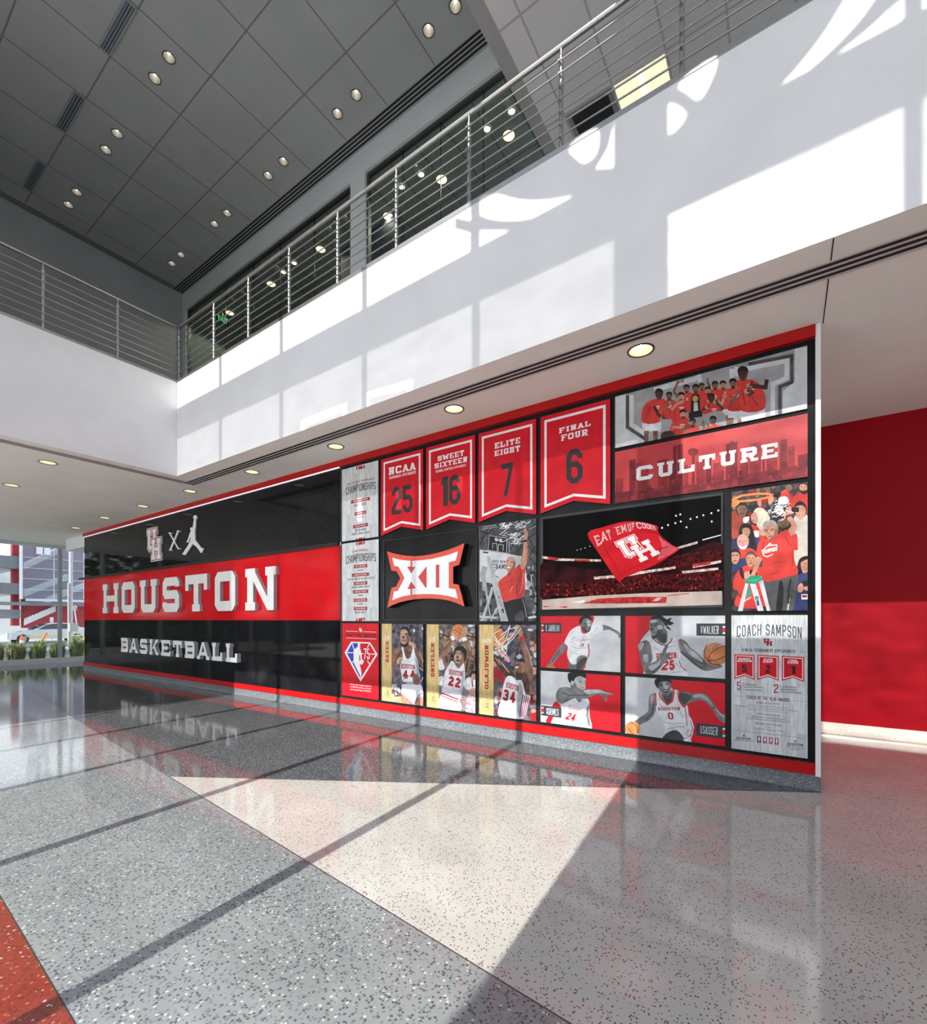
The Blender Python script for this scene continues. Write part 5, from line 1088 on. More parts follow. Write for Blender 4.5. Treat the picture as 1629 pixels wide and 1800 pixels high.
P.S('player', s_bw, 878, 290, 960, 303, 1050, 348, 1105, 378, 1140, 420, 1135, 440, 1105, 468, 1085, 412, 980, 352, 888, 358); P.S('player', s_bw, 392, 508, 428, 560, 380, 645, 262, 770, 230, 812, 165, 808, 200, 762, 260, 672, 315, 590); P.line('player', s_bwd, 12, 330, 610, 270, 700, 225, 780)
P.E('player', orange, 205, 862, 62, 50); P.line('ball_seam', ball_l, 5, 150, 840, 205, 825, 262, 845)
P.S('player', s_bw, 438, 780, 560, 700, 690, 680, 692, 752, 640, 835, 598, 890, 470, 880); P.S('player', s_bwd, 560, 790, 640, 720, 690, 730, 640, 830, 595, 885, 545, 880)
P.S('player', j_white, 590, 300, 618, 390, 680, 400, 735, 330, 752, 300, 880, 288, 892, 358, 800, 400, 738, 470, 708, 545, 718, 650, 700, 742, 675, 700, 600, 690, 552, 732, 545, 800, 480, 803, 432, 720, 425, 650, 432, 570, 388, 520, 445, 400, 485, 350)
for a in ((470, 560, 560, 600, 660, 590), (450, 640, 560, 670), (480, 480, 540, 440), (640, 460, 600, 520), (820, 330, 780, 390), (600, 700, 555, 740)): P.line('player', j_shade, 8, *a)
P.line('player', ink_red, 14, 702, 540, 715, 640, 698, 725)
P.S('player', s_bw, 595, 260, 620, 215, 690, 195, 742, 228, 745, 300, 722, 365, 680, 392, 640, 370, 605, 320); P.S('player', s_bwl, 680, 235, 720, 230, 735, 290, 700, 310); P.S('player', s_bwd, 612, 300, 640, 320, 690, 345, 738, 310, 722, 370, 680, 394, 640, 374)
P.S('player', hair_b, 582, 252, 598, 195, 640, 172, 722, 172, 768, 240, 735, 225, 690, 202, 635, 215, 605, 285)
for a in ((655, 270, 680, 268), (705, 268, 728, 264)): P.line('player', hair_b, 8, *a)
P.line('player', i_white, 5, 680, 350, 705, 346)
P.Fnt('jersey_lettering', ink_red, 'Cougars', [(545, 505), (725, 495), (725, 468), (545, 485)]); P.T('jersey_lettering', ink_red, '3', [(578, 578), (640, 572), (645, 532), (590, 538)], **FIG)
plate(P, (80, 262, 350, 262, 350, 400, 80, 392), 'JARREAU', [(176, 372), (322, 374), (322, 292), (176, 290)], (88, 285, 112, 372), 'DEJON', [(158, 370), (158, 292), (143, 292), (143, 370)]); P.done()
P = Poster('player_card', 'grey and red player card lettered GRIMES, player pointing in jersey 24', 'poster', d1, (-2.410, -1.470, 0.280, 0.892), i_pale, GR)
P.S('backdrop', i_red, 640, 900, 1180, 930, 1180, 1760, 745, 1680, 720, 1300, 655, 1240)
P.S('player', i_red, 262, 1300, 345, 1340, 320, 1420, 245, 1500, 205, 1585, 145, 1565, 170, 1500)
P.S('player', s_bwl, 690, 1270, 716, 1340, 722, 1480, 752, 1660, 630, 1650, 618, 1450, 650, 1380); P.line('player', s_bw, 22, 700, 1320, 690, 1480, 720, 1620)
P.S('player', j_white, 278, 1290, 350, 1332, 440, 1290, 540, 1262, 600, 1310, 690, 1258, 712, 1330, 640, 1425, 545, 1500, 472, 1622, 228, 1590, 262, 1480, 345, 1370)
for a in ((360, 1400, 420, 1360), (380, 1560, 460, 1590), (560, 1400, 640, 1380), (330, 1480, 350, 1580)): P.line('player', j_shade, 8, *a)
P.S('player', s_bw, 470, 1060, 560, 1100, 640, 1140, 600, 1310, 540, 1260, 480, 1160)
P.S('player', s_bwl, 480, 1030, 520, 985, 600, 960, 668, 990, 662, 1070, 662, 1130, 600, 1148, 540, 1132, 500, 1110); P.S('player', s_bw, 480, 1060, 530, 1050, 560, 1110, 620, 1140, 570, 1150, 510, 1120)
P.S('player', hair_b, 440, 1020, 432, 950, 450, 920, 560, 915, 672, 935, 668, 992, 600, 963, 530, 990, 506, 1062, 470, 1060); P.E('player', s_bwl, 492, 1055, 20, 32)
for a in ((575, 1035, 620, 1028), (640, 1035, 662, 1035), (585, 1052, 615, 1048)): P.line('player', hair_b, 8, *a)
P.line('player', s_bwd, 7, 610, 1118, 655, 1112); P.line('player', s_bw, 8, 640, 1060, 648, 1090)
P.S('player', s_bw, 278, 1210, 300, 1150, 340, 1115, 440, 1108, 520, 1150, 640, 1142, 820, 1138, 870, 1140, 940, 1180, 1030, 1195, 1000, 1216, 948, 1218, 950, 1285, 930, 1290, 905, 1255, 840, 1205, 730, 1240, 640, 1262, 560, 1242, 440, 1292, 350, 1328, 290, 1292)
P.S('player', s_bwl, 640, 1150, 820, 1142, 900, 1165, 1010, 1196, 930, 1196, 840, 1185, 700, 1200); P.line('player', s_bwd, 12, 360, 1180, 460, 1220, 590, 1215, 700, 1215); P.line('player', s_bwd, 6, 880, 1200, 905, 1250); P.line('player', s_bwd, 6, 915, 1205, 935, 1280)
P.Fnt('jersey_lettering', i_red, 'Cougars', [(440, 1405), (620, 1450), (630, 1385), (450, 1345)]); P.T('jersey_lettering', i_red, '24', [(392, 1530), (515, 1560), (555, 1470), (450, 1440)], Wd=6.5, t=2.4, sl=0, gap=1.6)
plate(P, (80, 1348, 350, 1380, 350, 1515, 80, 1480), 'GRIMES', [(172, 1472), (310, 1486), (310, 1400), (172, 1382)], (88, 1372, 112, 1455), 'Q', [(166, 1464), (166, 1384), (152, 1383), (152, 1462)]); P.done()

d2 = (1090, 1060, 6.665)
P = Poster('player_card', 'red and grey player card lettered WALKER, player holding a ball out in jersey 25', 'poster', d2, (-1.420, -0.480, 0.930, 1.538), i_pale, GR)
P.S('backdrop', i_red, 40, 120, 400, 120, 350, 300, 240, 440, 230, 600, 300, 860, 40, 840)
P.S('player', s_bw, 688, 425, 770, 450, 822, 520, 900, 580, 980, 660, 1060, 705, 1200, 738, 1150, 765, 1060, 790, 1000, 797, 940, 775, 860, 720, 770, 640, 708, 575); P.S('player', s_bwl, 740, 470, 810, 530, 900, 600, 970, 690, 900, 660, 800, 590); P.line('player', s_bwd, 16, 720, 570, 800, 640, 890, 720, 960, 770)
P.S('player', j_white, 298, 430, 360, 395, 420, 430, 470, 480, 540, 492, 590, 450, 612, 398, 682, 425, 702, 520, 716, 590, 690, 680, 722, 750, 782, 810, 778, 870, 640, 862, 430, 840, 285, 838, 282, 770, 335, 560)
for a in ((400, 520, 470, 560), (560, 520, 640, 500), (650, 700, 700, 770), (600, 820, 700, 800), (420, 700, 440, 800), (660, 590, 680, 660)): P.line('player', j_shade, 9, *a)
P.line('player', ink_red, 12, 365, 400, 420, 450, 480, 488, 540, 496, 592, 455, 608, 405); P.line('player', ink_red, 9, 680, 430, 700, 540, 712, 590); P.line('player', ink_red, 9, 302, 435, 345, 480, 362, 590); P.line('player', ink_red, 9, 690, 680, 715, 750, 775, 795)
P.S('player', s_bw, 375, 390, 540, 320, 548, 440, 522, 478, 470, 472, 412, 425); P.S('player', s_bwd, 430, 400, 530, 350, 540, 440, 500, 470)
P.S('player', s_bw, 345, 220, 370, 190, 440, 178, 512, 220, 548, 275, 530, 325, 480, 372, 432, 405, 390, 418, 365, 392, 360, 350, 343, 320, 338, 265); P.S('player', s_bwl, 350, 205, 400, 195, 440, 210, 400, 230, 360, 235); P.S('player', s_bwl, 430, 270, 480, 262, 500, 300, 450, 310); P.S('player', s_bwd, 440, 320, 500, 320, 480, 372, 430, 408, 390, 418, 372, 395, 420, 370)
P.S('player', hair_b, 356, 195, 370, 163, 420, 150, 492, 152, 540, 190, 605, 170, 582, 212, 630, 235, 582, 262, 545, 255, 600, 318, 560, 305, 530, 280, 515, 240, 490, 212, 440, 182, 385, 190)
for a in ((350, 250, 378, 246), (398, 246, 440, 240), (355, 268, 375, 266), (400, 266, 432, 262)): P.line('player', hair_b, 10, *a)
P.S('player', s_bwd, 352, 310, 372, 285, 392, 312, 372, 322); P.S('player', s_bwd, 362, 350, 388, 338, 418, 345, 390, 362); P.line('player', i_pale, 5, 370, 352, 405, 350); P.E('player', s_bwl, 528, 288, 14, 26)
P.T('jersey_lettering', i_red, 'HOUSTON', [(425, 668), (660, 645), (655, 575), (420, 592)], Wd=6, t=2.0, sl=1.3, gap=0.9); P.T('jersey_lettering', i_red, '25', [(475, 790), (640, 785), (635, 665), (520, 672)], Wd=7, t=2.5, sl=0, gap=1.4)
P.S('player', s_bw, 202, 505, 215, 472, 260, 448, 305, 438, 348, 470, 365, 570, 378, 650, 335, 740, 300, 785, 260, 735, 235, 640, 222, 580); P.S('player', s_bwl, 212, 500, 240, 465, 280, 470, 255, 530, 230, 560); P.S('player', s_bwl, 265, 620, 320, 600, 330, 680, 290, 700)
P.S('player', s_bw, 268, 770, 330, 718, 420, 680, 475, 600, 500, 550, 528, 500, 548, 486, 562, 500, 540, 560, 545, 585, 612, 602, 565, 622, 612, 648, 585, 662, 532, 668, 502, 722, 432, 800, 385, 832, 305, 832); P.S('player', s_bwl, 330, 745, 430, 700, 470, 650, 460, 720, 380, 790); P.line('player', s_bwd, 7, 500, 620, 525, 540); P.line('player', s_bwd, 7, 530, 625, 580, 612); P.line('player', s_bwd, 14, 300, 800, 380, 810, 460, 740)
P.E('player', orange, 1115, 602, 148, 138)
for a in ((1020, 660, 1060, 590, 1140, 530, 1235, 500), (1025, 672, 1120, 672, 1235, 620), (1010, 490, 985, 560, 1000, 660), (1020, 670, 1080, 720, 1180, 725), (1020, 660, 1030, 680)): P.line('ball_seam', ball_l, 9, *a)
P.line('ball_swoosh', ball_l, 10, 1070, 550, 1095, 500, 1160, 480); P.line('ball_swoosh', i_white, 4, 1062, 555, 1088, 500, 1160, 474)
plate(P, (892, 240, 1240, 240, 1240, 388, 892, 382), 'WALKER', [(972, 360), (1152, 364), (1152, 268), (972, 270)], (1200, 270, 1232, 362), 'JARACE', [(960, 354), (960, 268), (943, 268), (943, 354)]); P.done()
P = Poster('player_card', 'grey and red player card lettered SASSER, player dribbling in jersey 0', 'poster', d2, (-1.420, -0.480, 0.280, 0.890), i_pale, GR)
P.S('backdrop', i_red, 580, 860, 1270, 900, 1270, 1740, 850, 1660, 800, 1300, 780, 1180, 690, 1050, 605, 1000)
P.S('player', s_bw, 345, 1085, 378, 1065, 412, 1058, 422, 1200, 400, 1300, 342, 1370, 240, 1422, 190, 1426, 162, 1390, 232, 1340, 322, 1270, 330, 1180); P.S('player', s_bwl, 355, 1090, 385, 1085, 380, 1160, 350, 1180); P.line('player', s_bwd, 14, 395, 1180, 370, 1290, 300, 1360)
P.E('player', orange, 142, 1470, 92, 82)
for a in ((80, 1450, 110, 1490, 150, 1540), (120, 1392, 190, 1440, 215, 1530)): P.line('ball_seam', ball_l, 8, *a)
P.S('player', s_bw, 676, 1045, 780, 1042, 860, 1062, 960, 1055, 1030, 1090, 1110, 1200, 1170, 1290, 1235, 1310, 1235, 1405, 1150, 1362, 1080, 1250, 960, 1140, 860, 1155, 790, 1180, 740, 1218, 690, 1180)
P.S('player', s_bwd, 690, 1070, 760, 1060, 830, 1090, 800, 1150, 740, 1190, 700, 1150); P.S('player', s_bwl, 860, 1075, 960, 1068, 1020, 1110, 1090, 1210, 1040, 1170, 960, 1110, 870, 1110); P.line('player', s_bwl, 14, 1120, 1240, 1180, 1310, 1225, 1340)
P.S('player', j_white, 408, 1055, 456, 1042, 472, 1110, 552, 1192, 612, 1150, 632, 1022, 682, 1040, 692, 1150, 740, 1216, 786, 1190, 800, 1300, 842, 1380, 862, 1480, 822, 1602, 772, 1622, 740, 1602, 650, 1500, 500, 1565, 525, 1490, 508, 1400, 440, 1290, 414, 1200)
for a in ((520, 1400, 640, 1420, 730, 1400), (540, 1480, 640, 1460), (460, 1180, 520, 1250), (700, 1280, 740, 1340), (640, 1450, 750, 1450)): P.line('player', j_shade, 10, *a)
P.S('player', s_bw, 490, 1050, 590, 1030, 615, 1010, 612, 1145, 552, 1188, 492, 1115); P.S('player', s_bwd, 500, 1080, 560, 1085, 600, 1050, 600, 1140, 552, 1180)
P.line('player', i_red, 17, 456, 1045, 474, 1112, 552, 1192, 612, 1150, 630, 1028); P.line('player', i_red, 15, 672, 1042, 688, 1142, 740, 1218, 784, 1192); P.line('player', i_red, 15, 413, 1055, 420, 1205)
P.line('player', ink_red, 9, 756, 1215, 772, 1320, 784, 1440); P.line('player', ink_red, 7, 820, 1380, 850, 1480, 820, 1560, 745, 1590); P.line('player', ink_red, 6, 650, 1495, 735, 1585); P.line('player', ink_red, 6, 800, 1480, 770, 1540, 850, 1560)
P.S('player', s_bwd, 495, 1578, 560, 1512, 660, 1490, 732, 1560, 742, 1610, 690, 1630, 530, 1600)
P.S('player', s_bw, 440, 965, 462, 918, 560, 908, 594, 942, 592, 1005, 570, 1062, 540, 1085, 490, 1062, 450, 1012); P.S('player', s_bwl, 500, 930, 550, 925, 565, 985, 530, 1010, 505, 980); P.S('player', hair_b, 402, 940, 415, 888, 500, 880, 584, 890, 602, 942, 570, 922, 500, 915, 458, 935, 440, 1000)
for a in ((462, 955, 495, 948), (535, 942, 572, 938), (466, 968, 490, 966), (538, 956, 566, 952)): P.line('player', hair_b, 9, *a)
P.S('player', s_bwd, 498, 1025, 530, 1010, 565, 1020, 545, 1048, 510, 1048); P.line('player', i_white, 7, 510, 1030, 550, 1026)
P.T('jersey_lettering', ink_red, 'HOUSTON', [(442, 1260), (702, 1255), (698, 1218), (440, 1222)], Wd=7, t=2.1, sl=1.4, gap=1.2); P.T('jersey_lettering', ink_red, '0', [(565, 1362), (625, 1366), (615, 1285), (552, 1280)], **FIG)
plate(P, (885, 1405, 1240, 1442, 1240, 1594, 885, 1552), 'SASSER', [(965, 1530), (1142, 1552), (1142, 1456), (965, 1438)], (1198, 1465, 1232, 1568), 'MARCUS', [(954, 1528), (954, 1440), (938, 1438), (938, 1526)]); P.done()

# --- record sheet
d3 = (1270, 1070, 6.429)
P = Poster('record_sheet', 'white plank record sheet headed COACH SAMPSON with three small red pennants', 'poster', d3, (-0.428, 0.158, 0.272, 1.540), plank)
P.T('title', i_plate, 'COACH SAMPSON', [(160, 322), (890, 340), (890, 212), (160, 195)], Wd=3.9, t=0.95, sl=0, gap=1.5, arc=0.22)
uh_paint(P, 'crest', [(460, 412), (560, 418), (560, 345), (460, 338)], (None, ink_red, None))
P.T('heading', i_plate, '6 NCAA TOURNAMENT APPEARANCES', [(218, 482), (822, 502), (822, 464), (218, 446)], Wd=4.6, t=1.45, sl=0, gap=1.0)
for a in ((118, 457, 182, 461), (858, 484, 940, 488), (118, 985, 238, 993), (798, 1038, 940, 1052), (118, 1370, 930, 1465), (511, 835, 511, 955)): P.line('rule', ink_red, 3, *a)
for x0, x1, y0, y1, a, b, n in ((133, 360, 514, 522, 'SWEET', 'SIXTEEN', '5'), (393, 632, 522, 533, 'ELITE', 'EIGHT', '2'), (668, 920, 533, 545, 'FINAL', 'FOUR', '1')):
    h = 285; xm = (x0 + x1) / 2
    def pen(d): return (x0 + d, y0 + d, x1 - d, y1 + d, x1 - d, y1 + h - d * 1.5, xm, (y0 + y1) / 2 + h - 45 - d, x0 + d, y0 + h - d * 1.5 - 2)
    P.P('pennant', i_red, *pen(0)); P.P('pennant', i_white, *pen(13)); P.P('pennant', i_red, *pen(22))
    w_ = (x1 - x0) * (0.36 if len(b) > 5 else 0.24)
    P.T('pennant_lettering', i_white, a, (xm - w_ * 0.85, y0 + 42, xm + w_ * 0.85, y0 + 62), Wd=9, t=2.6, sl=2, gap=1.5); P.T('pennant_lettering', i_white, b, (xm - w_, y0 + 66, xm + w_, y0 + 88), Wd=9, t=2.6, sl=2, gap=1.5)
    P.T('pennant_number', i_black, n, (xm - 28, y0 + 115, xm + 28, y0 + 205), Wd=6, t=2.2, sl=0, gap=1)
P.T('record_number', ink_red, '5', (162, 825, 206, 920), Wd=4.5, t=1.2, sl=0, gap=1); P.T('record_number', ink_red, '2', (578, 853, 626, 952), Wd=4.5, t=1.2, sl=0, gap=1)
for k, (s_, w_) in enumerate((('Conference', 165), ('regular-season', 222), ('championships', 218))): P.Fnt('small_print', i_plate, s_, [(227, 864 + k * 31), (227 + w_, 872 + k * 32), (227 + w_, 848 + k * 32), (227, 840 + k * 31)])
for k, (s_, w_) in enumerate((('Conference', 180), ('tournament', 182), ('championships', 236))): P.Fnt('small_print', i_plate, s_, [(650, 890 + k * 31), (650 + w_, 899 + k * 33), (650 + w_, 874 + k * 33), (650, 866 + k * 31)])
P.T('heading', i_plate, 'COACH OF THE YEAR AWARDS', [(276, 1016), (755, 1054), (755, 1014), (276, 978)], Wd=4.6, t=1.45, sl=0, gap=1.0)
for s_, q in (('NATIONAL COACH OF THE YEAR', [(380, 1070), (645, 1090), (645, 1068), (380, 1048)]), ('DISTRICT COACH OF THE YEAR', [(384, 1197), (642, 1222), (642, 1200), (384, 1176)]), ('CONFERENCE COACH OF THE YEAR', [(366, 1305), (660, 1332), (660, 1310), (366, 1283)])): P.T('red_heading', ink_red, s_, q, Wd=4.6, t=1.3, sl=0, gap=1.0)
for s_, q in (('2024 Henry Iba Award (USBWA) - 2024 Associated Press', [(288, 1092), (740, 1132), (740, 1116), (288, 1076)]), ('2024, 2021 John McLendon Award - 2024 NABC - 2024 Field of 68 - 2022 CBS Sports', [(184, 1108), (855, 1170), (855, 1154), (184, 1092)]), ('2023 Ben Jobe Award - 2018 Clarence "Big House" Gaines', [(282, 1142), (745, 1184), (745, 1168), (282, 1126)]),
              ('2024 NABC District 6 - 2023 USBWA District VII', [(326, 1222), (702, 1260), (702, 1244), (326, 1206)]), ('2023, 2022 NABC District 25 - 2019, 2018 NABC District 25', [(282, 1246), (748, 1292), (748, 1276), (282, 1230)]), ('2024 Big 12', [(466, 1342), (556, 1352), (556, 1336), (466, 1326)]), ('2023, 2022, 2019, 2018 American Athletic', [(346, 1356), (680, 1394), (680, 1378), (346, 1340)])): P.Fnt('small_print', i_plate, s_, q)
P.T('draft_number', i_plate, '4', (228, 1418, 252, 1448), **FIG); P.T('draft_lettering', i_plate, 'HOUSTON', [(155, 1470), (315, 1482), (315, 1460), (155, 1448)], **SLAB); P.Fnt('small_print', i_plate, 'NBA Draft Selections', [(130, 1486), (350, 1506), (350, 1490), (130, 1470)])
P.T('draft_number', ink_red, '3', (804, 1486, 832, 1516), **FIG); P.T('draft_lettering', i_plate, 'HOUSTON', [(730, 1540), (906, 1556), (906, 1530), (730, 1514)], **SLAB); P.Fnt('small_print', i_plate, 'NBA First-Round', [(720, 1562), (916, 1582), (916, 1564), (720, 1544)]); P.Fnt('small_print', i_plate, 'Selections', [(758, 1590), (880, 1604), (880, 1586), (758, 1572)])
for x, y, m in ((390, 1438, i_black), (457, 1446, ink_red), (523, 1452, ink_red), (590, 1462, ink_red)):
    P.P('league_mark', m, x, y, x + 40, y + 3, x + 40, y + 78, x, y + 74); P.S('league_mark', i_white, x + 14, y + 8, x + 26, y + 8, x + 28, y + 24, x + 34, y + 40, x + 30, y + 46, x + 24, y + 36, x + 26, y + 58, x + 22, y + 72, x + 16, y + 56, x + 10, y + 40, x + 12, y + 22)
P.done()

# --- celebration photograph at the right end
d4 = (1270, 830, 6.923)
P = Poster('celebration_poster', 'colour poster of a person in red tee raising a net beside a green ladder', 'poster', d4, (-0.426, 0.158, 1.580, 2.716), crowd_d)
blobs(P, 'photo', [i_black, i_dgrey, i_dred, s_br], 120, 140, 1030, 520, 60, 14, 40, 31)
def head(x, y, rx, ry, sk, sh, hr, top=0.45):
    P.E('crowd', hr, x, y - ry * 0.12, rx * 1.12, ry * 1.05); P.S('crowd', sk, x - rx * 0.9, y - ry * 0.3, x - rx * 0.5, y - ry * 0.62, x + rx * 0.4, y - ry * 0.65, x + rx * 0.9, y - ry * 0.25, x + rx * 0.85, y + ry * 0.35, x + rx * 0.35, y + ry * 0.98, x - rx * 0.3, y + ry * 0.98, x - rx * 0.82, y + ry * 0.35)
    for s in (-1, 1): P.line('crowd', sh, ry * 0.09, x + s * rx * 0.2, y - ry * 0.16, x + s * rx * 0.62, y - ry * 0.18)
    P.line('crowd', sh, ry * 0.09, x - rx * 0.05, y + ry * 0.2, x + rx * 0.14, y + ry * 0.24); P.line('crowd', sh, ry * 0.1, x - rx * 0.32, y + ry * 0.56, x + rx * 0.34, y + ry * 0.54)
P.S('crowd', shirt_red, 790, 420, 830, 330, 900, 265, 960, 235, 1040, 260, 1040, 500, 800, 480); head(980, 190, 52, 66, s_tan, s_brd, hair_b); P.S('crowd', hair_b, 940, 215, 980, 232, 1030, 215, 1025, 255, 985, 268, 945, 245)
P.S('crowd', shirt_red, 700, 290, 750, 210, 790, 230, 840, 310, 800, 380, 680, 380); P.S('crowd', i_white, 690, 310, 780, 300, 800, 380, 680, 390); P.S('crowd', s_tan, 420, 330, 460, 320, 475, 390, 455, 420, 430, 400); P.S('crowd', s_tan, 560, 300, 610, 290, 620, 340, 570, 400, 555, 360)
P.S('crowd', cream, 865, 560, 940, 540, 1040, 540, 1040, 1010, 960, 1120, 870, 1090); head(945, 470, 72, 100, s_tan, s_brd, hair_b); P.S('crowd', s_pk, 770, 440, 830, 420, 870, 480, 830, 510, 780, 500); P.S('crowd', s_tan, 925, 440, 990, 430, 1000, 500, 950, 540, 920, 490); P.P('crowd', i_black, 835, 428, 930, 428, 926, 486, 840, 486)
P.S('crowd', pm('rust', (0.36, 0.06, 0.04)), 105, 490, 200, 495, 310, 560, 320, 650, 215, 650, 205, 790, 105, 795); P.S('crowd', i_white, 250, 560, 320, 540, 310, 600, 260, 620); head(235, 460, 68, 84, s_br, s_brd, hair_b)
P.S('crowd', shirt_red, 350, 640, 420, 660, 505, 650, 525, 790, 425, 810, 365, 770); P.S('crowd', i_white, 375, 720, 430, 715, 440, 780, 400, 790); P.S('crowd', s_pk, 440, 700, 500, 690, 520, 770, 450, 760)
P.S('crowd', blond, 375, 480, 440, 428, 520, 465, 575, 560, 530, 620, 480, 700, 420, 660, 400, 560); P.S('crowd', s_pk, 350, 520, 398, 478, 432, 560, 412, 625, 365, 610, 345, 565); P.line('crowd', s_tand, 7, 360, 530, 385, 528); P.line('crowd', s_tand, 8, 360, 590, 385, 588)
P.S('crowd', i_navy, 120, 830, 210, 790, 400, 790, 450, 820, 420, 980, 300, 960, 130, 960); P.S('crowd', hair_b, 200, 700, 225, 640, 285, 622, 350, 655, 385, 760, 410, 960, 320, 920, 320, 790, 205, 775); head(285, 722, 52, 68, s_tan, s_brd, hair_b)
P.S('crowd', shirt_red, 185, 960, 250, 930, 360, 930, 415, 1000, 340, 1060, 205, 1045); P.E('crowd', s_pk, 245, 845, 72, 92); P.S('crowd', i_pale, 200, 890, 240, 905, 290, 890, 275, 935, 215, 935); P.line('crowd', i_dgrey, 6, 185, 838, 230, 842); P.line('crowd', i_dgrey, 6, 250, 842, 300, 832); P.line('crowd', s_tand, 8, 225, 895, 265, 893); P.line('crowd', s_tand, 7, 240, 850, 246, 872)
P.S('crowd', i_navy, 105, 1160, 200, 1065, 285, 1050, 300, 1130, 205, 1195, 105, 1220); head(150, 1030, 62, 86, s_tan, s_brd, hair_b); P.line('crowd', i_black, 6, 110, 1012, 190, 1008)
P.S('crowd', shirt_red, 135, 1290, 195, 1190, 300, 1130, 430, 1155, 500, 1160, 515, 1290, 525, 1630, 155, 1630, 190, 1450, 128, 1420); P.S('crowd', i_black, 200, 1180, 240, 1170, 262, 1290, 225, 1280); head(340, 1060, 62, 88, s_tan, s_brd, pm('brown hair', (0.10, 0.065, 0.05))); P.line('crowd', i_black, 10, 150, 1450, 250, 1540); P.S('crowd', s_pk, 262, 1225, 330, 1210, 335, 1285, 275, 1300); P.S('crowd', i_black, 330, 1195, 380, 1185, 420, 1240, 360, 1260, 330, 1240)
P.S('crowd', i_navy, 880, 1310, 960, 1225, 1040, 1240, 1040, 1700, 825, 1700, 900, 1430); P.S('crowd', hair_b, 908, 1130, 945, 1045, 1040, 1020, 1040, 1100, 965, 1105, 945, 1205, 918, 1180); P.S('crowd', s_tan, 950, 1105, 1000, 1070, 1040, 1070, 1040, 1200, 985, 1228, 958, 1180); P.line('crowd', s_brd, 7, 985, 1110, 1020, 1108); P.line('crowd', s_tand, 8, 1000, 1185, 1030, 1180)
P.E('crowd', i_black, 1000, 1360, 40, 42); P.S('crowd', s_tan, 920, 1380, 960, 1350, 985, 1400, 960, 1460, 915, 1450); P.S('crowd', s_tan, 985, 1400, 1040, 1390, 1040, 1440, 990, 1430); P.P('crowd', i_white, 958, 1485, 1032, 1485, 1032, 1548, 958, 1548); P.P('crowd', ink_red, 966, 1495, 1025, 1495, 1025, 1525, 966, 1525)
head(735, 630, 78, 100, s_br, s_brd, hair_b); P.S('crowd', hair_b, 690, 660, 735, 690, 790, 655, 785, 710, 735, 728, 695, 700)
for k in range(2): P.line('rim', pm('rim orange', (0.75, 0.20, 0.06)), 26, 113, 340, 230, 285, 420, 262, 560, 262, 602, 275, 560, 305, 420, 335, 250, 352, 113, 355)
P.S('rim', pm('rim orange', (0.75, 0.20, 0.06)), 105, 370, 190, 340, 200, 385, 120, 430)
P.S('person', i_dgrey, 502, 1318, 660, 1300, 800, 1262, 918, 1235, 905, 1420, 880, 1560, 832, 1695, 560, 1695, 512, 1500); P.S('person', i_black, 690, 1330, 740, 1400, 720, 1690, 650, 1690); P.line('person', cream, 18, 810, 1540, 790, 1680); P.line('person', i_black, 20, 830, 1300, 800, 1450, 800, 1600)
P.S('person', s_tan, 400, 1035, 478, 1045, 452, 1115, 392, 1255, 375, 1288, 330, 1300, 308, 1282, 345, 1240, 382, 1140)
P.S('person', shirt_red, 438, 850, 500, 800, 600, 815, 665, 760, 790, 695, 832, 772, 900, 750, 914, 940, 870, 952, 870, 1060, 918, 1225, 800, 1272, 600, 1325, 500, 1310, 482, 1100, 472, 1042, 408, 1010)
for a in ((500, 860, 480, 980), (760, 780, 830, 900), (560, 1250, 700, 1200), (860, 980, 850, 1150), (620, 1100, 760, 1090)): P.line('person', i_dred, 9, *a)
P.S('person', s_tan, 780, 560, 830, 535, 900, 640, 905, 690, 855, 762, 828, 770, 800, 700, 835, 650); P.S('person', s_tan, 720, 495, 760, 470, 800, 480, 815, 535, 765, 555, 735, 530); P.P('person', i_black, 762, 538, 812, 515, 820, 535, 770, 556)
P.S('person', s_tan, 495, 665, 525, 622, 600, 610, 662, 640, 672, 720, 645, 790, 592, 832, 545, 805, 510, 740); P.S('person', s_tand, 630, 690, 670, 700, 645, 790, 592, 830, 565, 815, 620, 770); P.S('person', hgrey, 488, 655, 512, 605, 600, 582, 652, 615, 668, 690, 645, 690, 620, 640, 545, 642, 505, 710)
for a in ((512, 705, 552, 698), (580, 698, 625, 690), (520, 722, 548, 718), (585, 715, 615, 708)): P.line('person', s_brd, 9, *a)
P.line('person', s_tand, 10, 558, 750, 580, 752); P.line('person', s_brd, 9, 550, 785, 605, 776)
for a in ((480, 960, 540, 900, 600, 890, 665, 885), (490, 1010, 540, 1030, 610, 1000), (550, 890, 575, 865, 600, 885), (475, 950, 500, 1010), (660, 885, 655, 950)): P.line('shirt_print', i_white, 11, *a)
P.T('shirt_print', i_white, 'CHAMPIONS', [(482, 995), (662, 955), (660, 905), (478, 950)], **CBOLD)
rd = random.Random(9)
for _ in range(60):
    x, y = rd.gauss(690, 52), rd.gauss(465, 48); P.line('net', i_white, 7, x - rd.uniform(8, 36), y + rd.uniform(-22, 22), x, y, x + rd.uniform(8, 36), y + rd.uniform(-30, 30))
P.P('ladder', green_p, 270, 1540, 322, 1370, 352, 1480); P.P('ladder', i_pale, 275, 1352, 312, 1360, 242, 1695, 183, 1695); P.P('ladder', i_pale, 330, 1358, 400, 1356, 502, 1695, 428, 1695); P.line('ladder', i_white, 10, 345, 1365, 450, 1690); P.P('ladder', i_pale, 440, 1340, 490, 1310, 582, 1695, 540, 1695); P.line('ladder', i_pale, 14, 262, 1570, 345, 1520)
